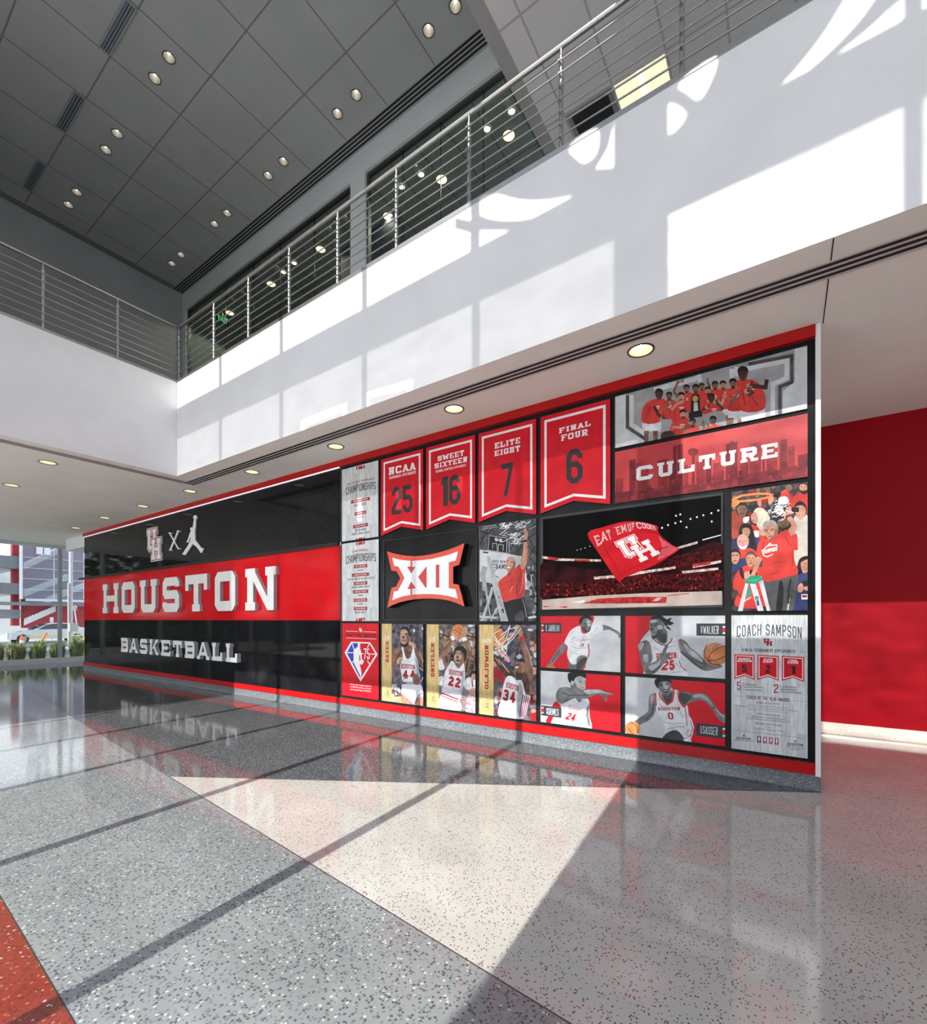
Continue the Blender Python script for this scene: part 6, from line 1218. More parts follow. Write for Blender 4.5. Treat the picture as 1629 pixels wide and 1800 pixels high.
P.P('ladder', green_p, 272, 1312, 350, 1258, 482, 1262, 476, 1312, 392, 1362, 272, 1352); P.line('ladder', pm('light green', (0.10, 0.45, 0.30)), 8, 275, 1315, 385, 1318, 478, 1268); P.P('ladder', i_blue, 405, 1560, 435, 1555, 448, 1620, 418, 1628); P.P('ladder', green_p, 385, 1510, 432, 1506, 440, 1550, 398, 1556)
P.done()

# --- team photograph
c8 = (1070, 590, 4.287)
P = Poster('team_poster', 'wide grey team poster of players in red tees around a trophy', 'poster', c8, (-1.530, 0.155, 3.362, 3.920), i_grey)
P.P('backdrop#1', i_pale, 50, 460, 130, 440, 130, 690, 250, 775, 280, 800, 50, 860); P.P('backdrop#2', i_pale, 1400, 100, 1500, 80, 1500, 570, 1310, 620, 1310, 420, 1400, 350)
for a in ((170, 445, 170, 670, 300, 760), (340, 410, 640, 330, 680, 310, 690, 350), (380, 400, 500, 360), (925, 250, 925, 420), (960, 235, 960, 290, 1010, 300), (1040, 250, 1340, 190, 1340, 320, 1235, 365, 1235, 600)): P.line('backdrop#3', i_pale, 34, *a)
for a in ((140, 450, 140, 690, 290, 790), (1050, 215, 1378, 150, 1378, 350, 1288, 385, 1288, 600)): P.line('backdrop#4', i_dgrey, 26, *a)
def team(x, y, h, lean=0.0, legs=False, sk=s_br, arm=None, part='player'):
    """x, y centre of the head; h head height"""
    w = h * 0.42
    if legs:
        P.S(part, j_white, x - h * .9 + lean, y + h * 3.1, x + h * .95 + lean, y + h * 2.9, x + h * 1.05 + lean, y + h * 4.3, x + h * .1 + lean, y + h * 4.2, x - h * .8 + lean, y + h * 4.4)
        for s in (-.55, .5): P.P(part, s_br, x + h * (s - .28) + lean, y + h * 4.2, x + h * (s + .3) + lean, y + h * 4.2, x + h * (s + .22) + lean, y + h * 6.2, x + h * (s - .18) + lean, y + h * 6.2)
    P.S(part, shirt_red, x - h * .35, y + h * .55, x + h * .4, y + h * .5, x + h * 1.05 + lean * .4, y + h * .85, x + h * 1.15 + lean, y + h * 2.0, x + h * .95 + lean, y + h * 3.2, x - h * .9 + lean, y + h * 3.3, x - h * 1.05 + lean, y + h * 1.9, x - h * .95 + lean * .4, y + h * .9)
    P.line(part, i_dred, h * .09, x - h * .5 + lean * .5, y + h * 1.4, x - h * .6 + lean, y + h * 2.8); P.line(part, i_dred, h * .08, x + h * .3 + lean * .5, y + h * 1.9, x + h * .5 + lean, y + h * 2.9)
    P.S(part, sk, x - w, y - h * .3, x, y - h * .5, x + w, y - h * .3, x + w * .9, y + h * .25, x + w * .3, y + h * .62, x - w * .3, y + h * .62, x - w * .9, y + h * .25)
    P.S(part, hair_b, x - w * 1.1, y - h * .05, x - w * 1.05, y - h * .42, x - w * .2, y - h * .66, x + w * .9, y - h * .5, x + w * 1.1, y - h * .1, x + w * .5, y - h * .26, x - w * .6, y - h * .22)
    for s in (-1, 1): P.line(part, s_brd, h * .06, x + s * w * .2, y - h * .04, x + s * w * .62, y - h * .05)
    P.line(part, s_brd, h * .08, x - w * .3, y + h * .34, x + w * .35, y + h * .33); P.S(part, s_brd, x - w * .6, y + h * .4, x + w * .6, y + h * .4, x + w * .3, y + h * .64, x - w * .3, y + h * .64)
    P.line(part, i_white, h * .10, x - h * .1 + lean * .5, y + h * 1.45, x + h * .55 + lean * .5, y + h * 1.4); P.line(part, i_white, h * .08, x + h * .0 + lean * .5, y + h * 1.65, x + h * .45 + lean * .5, y + h * 1.6)
    if arm:
        for a in arm:
            P.line(part, sk, h * .36, *a); P.S(part, s_brl, *[v for q in ell(a[-2], a[-1], h * .26, h * .22, 7) for v in q])
            for k in range(4): t_ = -1.0 + k * 0.45; P.line(part, sk, h * .09, a[-2], a[-1], a[-2] + math.cos(t_) * h * .45, a[-1] + math.sin(t_) * h * .45 - h * .12)
team(585, 400, 52, 0, False, s_br, [(520, 470, 490, 420, 520, 350, 545, 345)]); team(700, 385, 46, 0, False, s_br, [(745, 440, 760, 380, 735, 335)]); team(655, 400, 56, 0, False, s_br); team(800, 375, 54, 0, True)
team(745, 415, 52, 0, False, s_tan); team(860, 372, 54, 10, True, s_tan, [(800, 470, 850, 520, 880, 430)]); team(935, 360, 62, 20, True, s_br, [(900, 470, 930, 500, 985, 400)])
team(455, 455, 52, -20, False, s_br, [(410, 560, 440, 530, 465, 505)]); team(545, 460, 56, -20, False, s_tan, [(470, 560, 520, 510, 545, 500)])
team(1010, 285, 86, 70, True, s_brd, [(1190, 330, 1180, 390, 1060, 375), (1090, 420, 1060, 440, 1040, 420)])
team(378, 440, 66, -60, True, s_brd, [(340, 530, 370, 590, 400, 625)])
team(770, 470, 58, 20, False, s_brd, [(700, 560, 740, 540), (860, 560, 840, 530, 800, 500)]); P.S('player', i_grey, 720, 600, 850, 570, 880, 660, 760, 680)
team(560, 590, 56, -40, False, s_tan, [(470, 690, 520, 690, 545, 690)]); team(630, 655, 54, 0, False, s_br, [(560, 730, 590, 690, 620, 660), (700, 720, 720, 690, 700, 660)]); team(785, 640, 56, 0, False, s_br, [(740, 680, 770, 670)])
P.S('player', s_brd, 400, 730, 480, 720, 500, 770, 400, 785)
P.P('trophy', i_black, 618, 470, 632, 440, 675, 440, 685, 475, 690, 590, 615, 600); P.E('trophy', pm('gold', (0.45, 0.30, 0.08)), 650, 475, 22, 24); P.P('trophy', i_pale, 640, 505, 668, 503, 672, 565, 638, 570); P.P('trophy', i_black, 600, 580, 700, 565, 705, 610, 600, 625)
P.done()

# --- culture print
P = Poster('culture_panel', 'wide red panel lettered CULTURE over a dark city skyline', 'poster', cc, (-1.530, 0.158, 2.760, 3.320), pm('faded red', (0.50, 0.05, 0.055), 0.15, 4))
sky = pm('skyline red', (0.17, 0.015, 0.022), 0.35, 16); sky2 = pm('skyline mid red', (0.27, 0.025, 0.03), 0.3, 14)
for x0, y0, x1, y1, m in ((453, 520, 495, 640, sky2), (530, 412, 565, 640, sky), (568, 428, 598, 640, sky2), (600, 470, 640, 640, sky2), (690, 415, 745, 640, sky2), (752, 450, 776, 640, sky), (776, 332, 795, 640, sky), (800, 325, 830, 640, sky), (838, 440, 860, 640, sky2), (905, 420, 955, 640, sky2), (958, 400, 990, 640, sky), (1000, 430, 1060, 640, sky2), (1072, 320, 1137, 600, sky), (1150, 400, 1200, 600, sky2), (1205, 320, 1270, 600, sky2), (1278, 350, 1290, 600, sky), (1300, 330, 1360, 600, sky2), (1374, 300, 1415, 600, sky), (1418, 335, 1458, 600, sky2), (1475, 385, 1531, 560, sky)):
    P.P('skyline', m, x0, y0, x1, y0 - (x1 - x0) * 0.2, x1, y1, x0, y1)
P.E('skyline', sky, 888, 366, 30, 22); P.P('skyline', sky, 882, 385, 896, 385, 896, 600, 882, 600); P.P('skyline', sky, 1090, 322, 1105, 300, 1120, 316)
P.S('skyline', sky, 440, 600, 560, 585, 700, 575, 800, 560, 900, 545, 1000, 540, 1150, 500, 1300, 470, 1450, 460, 1540, 430, 1540, 560, 1300, 580, 900, 640, 440, 680)
rd = random.Random(2)
for _ in range(70):
    x = rd.uniform(455, 1525); y = 640 - (x - 453) * 0.13 - rd.uniform(0, 80); w_ = rd.uniform(10, 34); P.P('skyline', rd.choice((sky, sky2)), x, y, x + w_, y - w_ * 0.15, x + w_, y + 24, x, y + 24)
P.T('letter', i_white, 'CULTURE', [(570, 530), (1362, 392), (1362, 312), (570, 450)], split=True, Wd=9.6, t=2.5, sl=1.9, gap=2.6); P.done()

# --- television
d5 = (940, 860, 4.654)
scr_k = mat('screen black', (0.004, 0.004, 0.004), 0.08, spec=0.02, emit=(0.002, 0.002, 0.002), es=1)
def em_(name, col, s=1.0, var=0.2, scale=10): return noisy('screen ' + name, tuple(c * 0.0 + 0.004 for c in col), 0, scale, 0.12, 0.3) if False else lit(name, col, s, var, scale)
def lit(name, col, s, var, scale):
    k = 'screen ' + name
    if k in MATS: return MATS[k]
    m = mat(k, (0.004, 0.004, 0.004), 0.12, spec=0.02); b = m.node_tree.nodes['Principled BSDF']
    tc = N(m, 'ShaderNodeTexCoord'); no = N(m, 'ShaderNodeTexNoise'); no.inputs['Scale'].default_value = scale; no.inputs['Detail'].default_value = 5
    r = ramp(m, [(0.35, tuple(c * (1 - var) for c in col)), (0.65, tuple(min(1, c * (1 + var)) for c in col))])
    L(m, tc.outputs['Object'], no.inputs['Vector']); L(m, no.outputs['Fac'], r.inputs[0]); L(m, r.outputs[0], b.inputs['Emission Color']); b.inputs['Emission Strength'].default_value = s
    return m
e_flag = em_('flag red', (0.52, 0.012, 0.02), 1, .15, 4); e_flagd = em_('flag fold', (0.32, 0.008, 0.014), 1, .2, 6); e_flagl = em_('flag light', (0.62, 0.10, 0.12), 1, .2, 8); e_white = em_('white', (0.75, 0.72, 0.72), 1, .1, 8); e_pink = em_('pink letters', (0.62, 0.42, 0.42), 1, .2, 12)
e_crowd = em_('crowd', (0.05, 0.004, 0.005), 1, 1.0, 40); e_stand = em_('stand', (0.022, 0.003, 0.004), 1, .8, 6); e_court = em_('court', (0.50, 0.40, 0.36), 1, .15, 5); e_rib = em_('ribbon board', (0.60, 0.45, 0.40), 1, .5, 30); e_rr = em_('ribbon red', (0.42, 0.03, 0.03), 1, .4, 20)
P = Poster('television', 'wall mounted television showing a red flag waved over a basketball court', 'television', d5, (-2.405, -0.495, 1.618, 2.716), black_m, Y=-0.045, thick=0.042)
P.P('screen', scr_k, 66, 246, 1522, 50, 1522, 940, 66, 972)
P.S('screen', e_stand, 60, 600, 400, 650, 900, 640, 1240, 520, 1530, 440, 1530, 860, 800, 850, 60, 900); P.S('screen', e_crowd, 60, 770, 400, 760, 800, 700, 1150, 690, 1530, 660, 1530, 800, 900, 830, 60, 870); P.S('screen', e_crowd, 1000, 620, 1160, 540, 1530, 490, 1530, 590, 1100, 640)
P.P('screen', e_rib, 60, 545, 180, 565, 540, 575, 540, 592, 180, 585, 60, 566); P.P('screen', e_rr, 110, 552, 190, 562, 190, 584, 110, 576); P.P('screen', e_rr, 320, 572, 450, 575, 450, 590, 320, 588)
P.P('screen', e_rib, 480, 715, 700, 700, 900, 665, 1150, 630, 1150, 650, 900, 688, 700, 722, 485, 738); P.P('screen', e_rib, 1290, 625, 1522, 580, 1522, 602, 1290, 645); P.P('screen', e_rr, 1290, 612, 1440, 590, 1440, 612, 1290, 636); P.P('screen', e_rib, 1140, 480, 1330, 425, 1330, 445, 1140, 498); P.P('screen', e_white, 1370, 410, 1522, 370, 1522, 378, 1370, 420); P.P('screen', e_rib, 1200, 670, 1500, 640, 1500, 660, 1210, 690)
rd = random.Random(4)
for _ in range(150):
    x = rd.uniform(70, 1515); y = rd.uniform(690, 830) if x > 780 else rd.uniform(770, 860); P.P('screen', rd.choice((e_rr, e_crowd, e_flagd, e_crowd)), x, y, x + rd.uniform(5, 13), y + 2, x + 8, y + rd.uniform(10, 22), x - 2, y + 14)
for x, y in ((1040, 316), (1089, 293), (1148, 277), (1193, 264), (1272, 243), (1325, 228), (1377, 213), (1443, 196), (1500, 174), (1154, 217), (1189, 206), (1240, 311), (1446, 264), (449, 467), (376, 490), (410, 480), (346, 498)): P.E('screen', e_white, x, y, 8 if x > 1000 else 4, 8 if x > 1000 else 4)
P.P('screen', e_court, 60, 905, 500, 870, 900, 850, 1530, 832, 1530, 945, 60, 985); P.P('screen', e_rr, 380, 935, 520, 895, 700, 885, 820, 880, 1080, 880, 1070, 930, 700, 935); P.P('screen', e_court, 960, 915, 1000, 885, 1040, 885, 1010, 915); P.P('screen', e_white, 290, 925, 410, 905, 405, 930); P.P('screen', e_rr, 60, 955, 130, 955, 80, 968); P.P('screen', e_rr, 180, 960, 275, 958, 250, 972)
P.P('screen', e_rr, 1080, 868, 1260, 850, 1262, 856, 1085, 874)
P.S('screen', e_flag, 430, 362, 560, 310, 700, 270, 800, 262, 880, 270, 1000, 300, 1005, 345, 1050, 400, 1130, 460, 1178, 492, 1080, 560, 960, 630, 740, 720, 685, 752, 600, 640, 520, 520)
P.S('screen', e_flagl, 1010, 380, 1060, 420, 1130, 470, 1165, 492, 1060, 555, 1000, 575, 1040, 480); P.line('screen', e_flagd, 10, 860, 330, 1000, 360, 1060, 420); P.line('screen', e_flagd, 7, 700, 690, 800, 640, 950, 590); P.line('screen', e_flagd, 8, 985, 500, 1090, 470); P.line('screen', e_flagd, 7, 560, 460, 640, 600, 700, 690)
for ch, q in (('E', [(512, 470), (552, 440), (520, 372), (478, 385)]), ('A', [(545, 430), (600, 415), (570, 340), (540, 352)]), ('T', [(606, 412), (630, 408), (610, 328), (580, 338)]), ("'", [(650, 330), (660, 328), (655, 308), (645, 310)]), ('E', [(675, 375), (705, 362), (690, 300), (658, 312)]), ('M', [(712, 360), (755, 345), (740, 285), (700, 295)]), ('U', [(768, 348), (792, 340), (782, 278), (752, 284)]), ('P', [(800, 338), (806, 336), (812, 270), (788, 276)]), ('C', [(838, 320), (872, 325), (868, 270), (822, 272)]), ('O', [(880, 318), (912, 322), (900, 275), (872, 272)]), ('O', [(918, 322), (945, 326), (935, 285), (906, 280)]), ('G', [(948, 326), (968, 330), (960, 294), (938, 290)]), ('S', [(972, 332), (988, 334), (982, 300), (964, 298)])):
    P.T('screen', e_pink, ch, q, Wd=7, t=1.9, sl=0.9, gap=0)
f_q = [(818, 632), (1046, 520), (910, 352), (690, 418)]
f_q = [(775, 640), (1035, 520), (880, 345), (655, 440)]
uh_paint(P, 'screen', f_q, (e_white, e_flag, e_white))
P.line('screen', e_rr, 5, 690, 750, 735, 800); P.done()

# ================================================================== OUTSIDE THE FAR LEFT GLAZING
grnd = noisy('paving', (0.82, 0.82, 0.75), 0.12, 0.8, 0.9, 0.2); asph = noisy('asphalt', (0.22, 0.22, 0.23), 0.15, 0.6, 0.9, 0.2); conc = noisy('concrete', (0.42, 0.43, 0.44), 0.12, 1.0, 0.85, 0.2); conc_d = noisy('dark concrete', (0.20, 0.21, 0.22), 0.15, 1.0, 0.85, 0.2)
struct('ground', MB().box((-140, -120, -0.3), (120, 80, -0.16)), grnd)
struct('added_lawn', MB().box((-36, -120, -0.16), (-26.45, -1.0, -0.145)), noisy('added_lawn', (0.05, 0.075, 0.025), 0.3, 3, 0.9, 0.2))  # unseen dark ground added to dim reflections in the glossy panels
struct('road', MB().box((-47.5, -120, -0.16), (-36, 80, -0.14)), asph)
tag(MB().box((XWL - 5.2, -12, -0.16), (XWL - 0.12, 9, -0.02)).build('planting_bed', noisy('soil', (0.16, 0.13, 0.09), 0.3, 4, 0.95)), 'soil bed with ornamental grass outside the far left glazing', 'planting bed')
tag(MB().box((XWL - 5.5, -12, -0.16), (XWL - 5.21, 9, 0.16)).build('kerb', conc), 'pale concrete kerb behind the ornamental grass', 'kerb')
gm = [noisy('grass blade %d' % k, c, 0.3, 8, 0.7, 0.2) for k, c in enumerate(((0.22, 0.32, 0.09), (0.36, 0.44, 0.17), (0.58, 0.55, 0.30)))]
def clump(X, Y, h, n, seed, label):
    rd = random.Random(seed); mb = MB()
    for k in range(n):
        a = rd.uniform(0, 2 * math.pi); r = rd.uniform(0, 0.13); bx, by = X + r * math.cos(a), Y + r * math.sin(a)
        hh = h * rd.uniform(0.6, 1.1); out = rd.uniform(0.05, 0.30); w = rd.uniform(0.006, 0.012); t = Vector((-math.sin(a), math.cos(a), 0)) * w; d = Vector((math.cos(a), math.sin(a), 0)); m = rd.choice((0, 0, 1, 1, 2))
        b0 = Vector((bx, by, -0.02)); b1 = b0 + d * out * 0.35 + Vector((0, 0, hh * 0.7)); b2 = b0 + d * out + Vector((0, 0, hh * rd.uniform(0.75, 1.0)))
        mb.face([b0 - t, b0 + t, b1 + t * 0.8, b1 - t * 0.8], m); mb.face([b1 - t * 0.8, b1 + t * 0.8, b2], m)
    return tag(mb.build('grass_clump', gm, recalc=False), label, 'grass', 'ornamental grass clumps')
ORD = ('first', 'second', 'third', 'fourth', 'fifth', 'sixth', 'seventh')
for k in range(6): clump(XWL - 0.75, -1.25 + 0.56 * k, (0.74, 0.80, 0.72, 0.78, 0.90, 0.76)[k], 420, 50 + k, 'ornamental grass clump in the row against the glazing, %s from the left' % ORD[k])
for k in range(5): clump(XWL - 1.40, -0.97 + 0.56 * k, (0.86, 0.80, 0.88, 0.82, 0.95)[k], 380, 80 + k, 'ornamental grass clump in the back row behind others, %s from the left' % ORD[k])

# parked saloon car
def car(X, y0, y1, z):
    t = thing('car', 'silver saloon car parked beyond the ornamental grass', 'car', (X, (y0 + y1) / 2, z))
    Lc = y1 - y0; paint = mat('silver car paint', (0.66, 0.67, 0.69), 0.25, 0.2, coat=0.6); cg = mat('car window glass', (0.02, 0.025, 0.03), 0.05, 0, 0.8); rub = mat('tyre rubber', (0.02, 0.02, 0.02), 0.8)
    side = [(0, 0.32), (0.0, 0.55), (0.03, 0.68), (0.22, 0.86), (0.30, 0.92), (0.40, 1.22), (0.47, 1.36), (0.60, 1.42), (0.74, 1.36), (0.86, 1.08), (0.97, 0.98), (1.0, 0.80), (1.0, 0.40), (0.97, 0.28), (0.03, 0.28)]
    pts = [(X + 0.86, y0 + a * Lc, z + b) for a, b in side]
    MB().prism(pts, (0, 0, 0), (-1.72, 0, 0)).build('body', paint, t, smooth=True)
    for nm, q in (('side_window', [(0.335, 0.95), (0.42, 1.22), (0.475, 1.31), (0.575, 1.36), (0.575, 0.97)]), ('side_window', [(0.59, 0.97), (0.59, 1.36), (0.73, 1.31), (0.82, 1.08), (0.80, 0.98)])):
        MB().prism([(X + 0.868, y0 + a * Lc, z + b) for a, b in q], (0, 0, 0), (-0.004, 0, 0)).build(nm, cg, t)
    MB().prism([(X + 0.7, y0 + a * Lc, z + b) for a, b in ((0.29, 0.95), (0.385, 1.23), (0.46, 1.365), (0.455, 1.37), (0.38, 1.235), (0.285, 0.955))], (0, 0, 0), (-1.4, 0, 0)).build('windscreen', cg, t)
    for a in (0.17, 0.81):
        for s in (0.87, -0.67):
            MB().tube((X + s, y0 + a * Lc, z + 0.31), (X + s - 0.2, y0 + a * Lc, z + 0.31), 0.32, 24).build('wheel', rub, t, smooth=True)
        MB().tube((X + 0.875, y0 + a * Lc, z + 0.31), (X + 0.86, y0 + a * Lc, z + 0.31), 0.2, 16).build('hub_cap', alu_l, t, smooth=True)
    MB().box((X + 0.85, y0 + 0.30 * Lc, z + 0.88), (X + 1.02, y0 + 0.325 * Lc, z + 1.0)).build('wing_mirror', paint, t)
    MB().box((X + 0.5, y0 - 0.01, z + 0.62), (X + 0.84, y0 + 0.05, z + 0.74)).build('headlamp', mat('headlamp', (0.8, 0.8, 0.8), 0.1), t)
    MB().box((X + 0.865, y0 + 0.57 * Lc, z + 0.80), (X + 0.89, y0 + 0.60 * Lc, z + 0.83)).build('door_handle', alu_l, t)
car(-43.5, 3.3, 7.9, -0.14)

# lamp pole with meter box, sign, cones, barricade, tape
def at(px, py, X): return onX(px, py, X)
PX = XWL - 6.5
p = at(124.5, 1000, PX)
t = thing('utility_pole', 'tall pale steel pole carrying a grey meter box outside the glazing', 'pole', (PX, p.y, -0.16))
pole_m = noisy('pale galvanised steel', (0.62, 0.63, 0.65), 0.08, 4, 0.45)
MB().tube((PX, p.y, -0.16), (PX, p.y, 7.5), 0.075, 14).build('shaft', pole_m, t, smooth=True); q = at(119.5, 1050, PX)
MB().tube((PX + 0.05, q.y, 0.3), (PX + 0.05, q.y, 3.2), 0.03, 10).build('conduit', mat('cream conduit', (0.75, 0.70, 0.55), 0.5), t, smooth=True)
a, b = at(121.5, 1095, PX + 0.15), at(136, 1110, PX + 0.15)
MB().box((PX + 0.05, a.y, b.z), (PX + 0.25, b.y, a.z)).build('meter_box', mat('grey meter box', (0.50, 0.52, 0.48), 0.5), t)
a, b = at(128, 1063.5, -34), at(135.3, 1073, -34)
t = thing('road_sign', 'small white no parking sign on a leaning post beside the tall pole', 'sign', (-34, (a.y + b.y) / 2, -0.16))
MB().box((-34.02, a.y, b.z), (-34, b.y, a.z)).build('plate', mat('sign white', (0.78, 0.76, 0.76), 0.5), t)
MB().tube((-34.05, (a.y + b.y) / 2 + 0.25, -0.16), (-34.03, (a.y + b.y) / 2, b.z), 0.03).build('post', pole_m, t)
c = at(131.6, 1067.5, -33.99); mb = MB()
for r in stroke([(c.y + 0.13 * math.cos(k * math.pi / 8), c.z + 0.13 * math.sin(k * math.pi / 8)) for k in range(16)], 0.035, True) + stroke([(c.y - 0.09, c.z + 0.09), (c.y + 0.09, c.z - 0.09)], 0.035): mb.face([(-33.995, u, v) for u, v in r])
mb.build('prohibition_mark', i_red, t, recalc=False)
a, b = at(88, 1085, -40), at(94, 1093.5, -40)
t = thing('notice_sign', 'small white notice sign standing before the dark red garage wall', 'sign', (-46.8, a.y, -0.16)); a, b = at(88, 1085, -46.8), at(94, 1093.5, -46.8)
MB().box((-46.83, a.y, b.z), (-46.8, b.y, a.z)).build('plate', mat('sign white', (0.78, 0.76, 0.76), 0.5), t); MB().tube((-46.86, (a.y + b.y) / 2, -0.16), (-46.86, (a.y + b.y) / 2, a.z), 0.035).build('post', pole_m, t)
cone_o = mat('cone orange', (0.85, 0.20, 0.03), 0.5); tape_w = mat('reflective white', (0.8, 0.8, 0.8), 0.4)
p = at(38, 1130, XWL - 7.0); X = XWL - 7.0
t = thing('traffic_cone', 'orange traffic cone with white bands beyond the ornamental grass', 'traffic cone', (X, p.y, -0.16))
MB().box((X - 0.2, p.y - 0.2, -0.16), (X + 0.2, p.y + 0.2, -0.12)).build('base', cone_o, t)
MB().lathe((X, p.y, -0.12), [(0.17, 0), (0.035, 0.92), (0.001, 0.93)], 20).build('cone', cone_o, t, smooth=True)
for z0, z1 in ((0.34, 0.46), (0.58, 0.70)): MB().lathe((X, p.y, -0.12), [(0.17 - z0 * 0.147 + 0.004, z0), (0.17 - z1 * 0.147 + 0.004, z1)], 20).build('band', tape_w, t, smooth=True)
a = at(70, 1134, X); b = at(82, 1112, X)
tag(MB().tube((X, a.y - (a.z + 0.15) * (b.y - a.y) / (b.z - a.z), -0.15), (X, b.y, b.z), 0.045, 12).build('marker_post', cone_o), 'leaning orange marker post above the ornamental grass', 'marker post')
a, b = at(3, 1123, X), at(18, 1109, X)
t = thing('barricade', 'small orange based barricade with white board left of the traffic cone', 'barricade', (X, (a.y + b.y) / 2, -0.16))
MB().box((X - 0.25, a.y - 0.1, -0.16), (X + 0.25, b.y + 0.15, 0.10)).build('base', cone_o, t); MB().prism([(X, a.y + 0.1, 0.10), (X, b.y - 0.05, 0.10), (X, b.y + 0.12, b.z + 0.2), (X, a.y + 0.35, b.z + 0.1)], (0.02, 0, 0), (-0.02, 0, 0)).build('board', tape_w, t)
a, b = at(45, 1119, X - 0.3), at(160, 1117, X - 0.3)
t = thing('caution_tape', 'yellow caution tape stretched on stakes behind the ornamental grass', 'tape', (X - 0.3, a.y, -0.16))
MB().box((X - 0.302, a.y, a.z - 0.03), (X - 0.298, b.y, a.z + 0.03)).build('tape', mat('yellow tape', (0.85, 0.68, 0.05), 0.5), t)
for y in (a.y, b.y): MB().tube((X - 0.3, y, -0.16), (X - 0.3, y, a.z + 0.08), 0.02, 8).build('stake', conc_d, t)

# parking garage across the road
GX = -50.0
g = thing('parking_garage', 'red and grey parking garage with screened stair tower across the road', 'building', (GX, 8, -0.16))
def gb(px0, py0, px1, py1, X, d, mb): a, b, c = at(px0, py0, X), at(px1, py1, X), at(px0, py1, X); return mb.box((X, a.y, c.z), (X - d, b.y, a.z))
red_g = noisy('garage red', (0.33, 0.03, 0.035), 0.15, 0.8, 0.7); pale_g = noisy('garage far wall', (0.72, 0.72, 0.70), 0.08, 0.6, 0.8); scr = noisy('stair screen', (0.36, 0.38, 0.44), 0.12, 0.9, 0.6); fr_g = mat('screen frame', (0.62, 0.64, 0.68), 0.5)
MB().box((GX - 9, -14, -0.16), (GX - 9.3, 30, 7.2)).build('rear_wall', pale_g, g)
for y0, y1 in ((974, 996), (1023, 1043), (1071, 1087)): gb(-20, y0, 36, y1, GX, 0.3, MB()).build('parapet', conc_d, g)
for y0, y1 in ((989, 997), (1036, 1043)): gb(-20, y0, 36, y1, GX - 0.3, 8, MB()).build('deck_slab', conc, g)
gb(22, 940, 34.5, 1100, GX - 0.5, 0.6, MB()).build('column', red_g, g); gb(-60, 940, -48, 1100, GX - 0.5, 0.6, MB()).build('column', red_g, g)
gb(38, 1062, 160, 1104, GX - 0.6, 0.2, MB()).build('ground_wall', red_g, g); gb(37, 930, 160, 1058, GX - 1.4, 0.2, MB()).build('tower_wall', noisy('tower wall', (0.20, 0.075, 0.10), 0.15, 0.8, 0.7), g)
gb(-20, 1057, 160, 1063, GX + 0.2, 0.5, MB()).build('beam', conc_d, g)
sc_m = bpy.data.materials.new('mesh screen'); sc_m.use_nodes = True; nn = sc_m.node_tree; nn.nodes.clear(); o_ = N(sc_m, 'ShaderNodeOutputMaterial'); d_ = N(sc_m, 'ShaderNodeBsdfDiffuse'); d_.inputs[0].default_value = (0.42, 0.45, 0.52, 1); t_ = N(sc_m, 'ShaderNodeBsdfTransparent'); mx = N(sc_m, 'ShaderNodeMixShader'); mx.inputs[0].default_value = 0.26
L(sc_m, t_.outputs[0], mx.inputs[1]); L(sc_m, d_.outputs[0], mx.inputs[2]); L(sc_m, mx.outputs[0], o_.inputs[0])
s_ = gb(38, 925, 152, 1053, GX + 0.25, 0.02, MB()).build('mesh_screen', sc_m, g)
for y in (978, 997, 1016, 1035): gb(38, y, 152, y + 0.8, GX + 0.3, 0.06, MB()).build('screen_rail', fr_g, s_)
for x in (94.5, 147): gb(x, 925, x + 1.1, 1053, GX + 0.3, 0.06, MB()).build('screen_rail', fr_g, s_)
gb(35, 950, 40, 1053, GX + 0.35, 0.15, MB()).build('edge_post', mat('white post', (0.72, 0.73, 0.76), 0.5), g)
gb(46, 1052, 152, 1056.5, GX + 0.3, 0.2, MB()).build('sill_beam', fr_g, g)
for (x0, y0, x1, y1) in ((43, 992, 104, 964), (43, 1040, 120, 1010), (83, 1052, 150, 1025), (43, 1090, 98, 1066)):
    a, b = at(x0, y0, GX - 0.4), at(x1, y1, GX - 0.4); h = 0.42
    fl_ = MB().prism([(GX - 0.4, a.y, a.z - h), (GX - 0.4, b.y, b.z - h), (GX - 0.4, b.y, b.z + 0.05), (GX - 0.4, a.y, a.z + 0.05)], (0, 0, 0), (-0.9, 0, 0)).build('stair_flight', pale_g, g)
    n = 12; st = MB()
    for k in range(n):
        y = a.y + (b.y - a.y) * k / n; z = a.z + (b.z - a.z) * k / n; st.box((GX - 0.38, y, z - 0.02), (GX - 1.2, y + (b.y - a.y) / n * 0.55, z + 0.14))
    st.build('treads', tape_w, fl_)
a, b = at(45, 972, GX + 0.45), at(90, 972, GX + 0.45); wv = (b.y - a.y)
for ch, y0, dz in (('U', 0.0, 2.6), ('H', 0.42, 0.0)):
    pl = [[(a.y + wv * (y0 + 0.55 * u), a.z + dz + 5.0 * v) for u, v in q] for q in text_polys(ch, Wd=9, t=2.4, sl=1.9, gap=0)]
    v_, f_ = union(pl); mb = MB(); n = len(v_); mb.v = [(GX + 0.45, q.x, q.y) for q in v_] + [(GX + 0.33, q.x, q.y) for q in v_]
    for tr in f_: mb.f.append(tuple(tr)); mb.m.append(0); mb.f.append(tuple(n + k for k in reversed(tr))); mb.m.append(0)
    mb.build('sign_letter', mat('white sign letter', (0.75, 0.75, 0.78), 0.4), g, recalc=False)

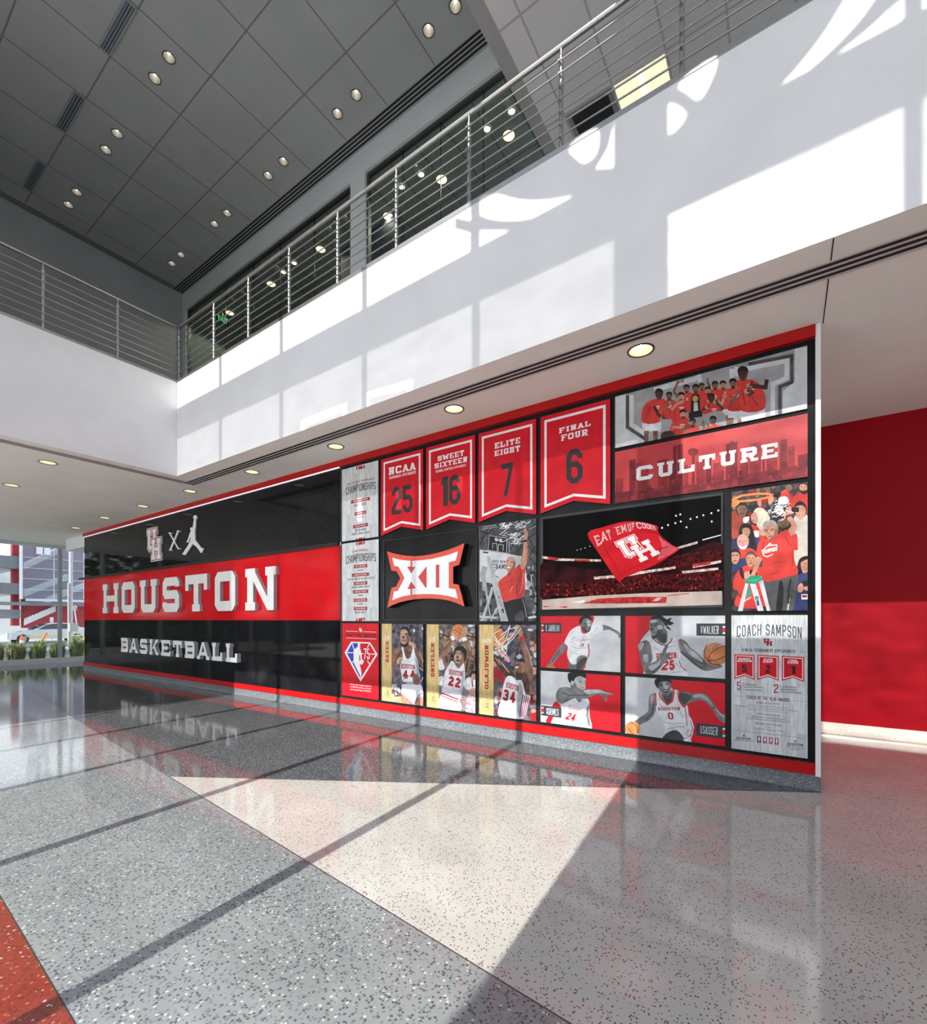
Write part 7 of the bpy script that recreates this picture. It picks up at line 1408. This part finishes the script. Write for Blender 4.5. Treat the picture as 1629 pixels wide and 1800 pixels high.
# shade trees beside the entrance, mirrored in the glossy wall
bark = noisy('bark', (0.09, 0.07, 0.055), 0.3, 6, 0.9); leaf = [noisy('oak leaf %d' % k, c, 0.35, 3, 0.7, 0.2) for k, c in enumerate(((0.030, 0.052, 0.018), (0.045, 0.075, 0.024), (0.065, 0.095, 0.032)))]
def tree(x, y, h, r, seed, label):
    rd = random.Random(seed); t = thing('shade_tree', label, 'tree', (x, y, -0.16), 'shade trees beside the entrance')
    tk = MB().tube((x, y, -0.16), (x, y, h * 0.45), 0.22, 12, r2=0.15)
    for k in range(6):
        a = k * 1.05; tk.tube((x, y, h * (0.30 + 0.02 * k)), (x + math.cos(a) * r * 0.6, y + math.sin(a) * r * 0.6, h * (0.55 + 0.03 * k)), 0.09, 8, r2=0.03)
    tk.build('trunk', bark, t, recalc=False)
    cr_ = MB()
    for k in range(3400):
        u = Vector((rd.gauss(0, 1), rd.gauss(0, 1), rd.gauss(0, 1))).normalized() * rd.uniform(0.55, 1.0) ** 0.5
        p = Vector((x + u.x * r, y + u.y * r, h * 0.58 + u.z * h * 0.42)); a = Vector((rd.gauss(0, 1), rd.gauss(0, 1), rd.gauss(0, 1))).normalized(); b = a.orthogonal().normalized(); s_ = rd.uniform(0.14, 0.28)
        cr_.face([p - a * s_, p + b * s_ * 0.6, p + a * s_, p - b * s_ * 0.6], rd.randrange(3))
    cr_.build('crown', leaf, t, recalc=False)
for k, (x, y, h, r, l) in enumerate(((-31.0, -4.6, 7.4, 3.0, 'nearest the parked car'), (-31.0, -11.0, 7.8, 3.1, 'second beyond the far left glazing'), (-31.0, -17.6, 7.4, 3.0, 'furthest along the road'))):
    tree(x, y, h, r, 40 + k, 'dark leafy shade tree, ' + l)
hb = MB(); rd = random.Random(77)
for k in range(5200):
    p = Vector((-27.6 + rd.uniform(-0.5, 0.5), rd.uniform(-19.5, -1.6), rd.uniform(-0.15, 1.75))); a = Vector((rd.gauss(0, 1), rd.gauss(0, 1), rd.gauss(0, 1))).normalized(); b = a.orthogonal().normalized(); s_ = rd.uniform(0.07, 0.15)
    hb.face([p - a * s_, p + b * s_ * 0.7, p + a * s_, p - b * s_ * 0.7], rd.randrange(3))
hd = thing('added_hedge', 'added dark hedge along the lawn beside the entrance', 'hedge', (-27.6, -10.5, -0.15))  # hedge added to darken what the glossy wall mirrors
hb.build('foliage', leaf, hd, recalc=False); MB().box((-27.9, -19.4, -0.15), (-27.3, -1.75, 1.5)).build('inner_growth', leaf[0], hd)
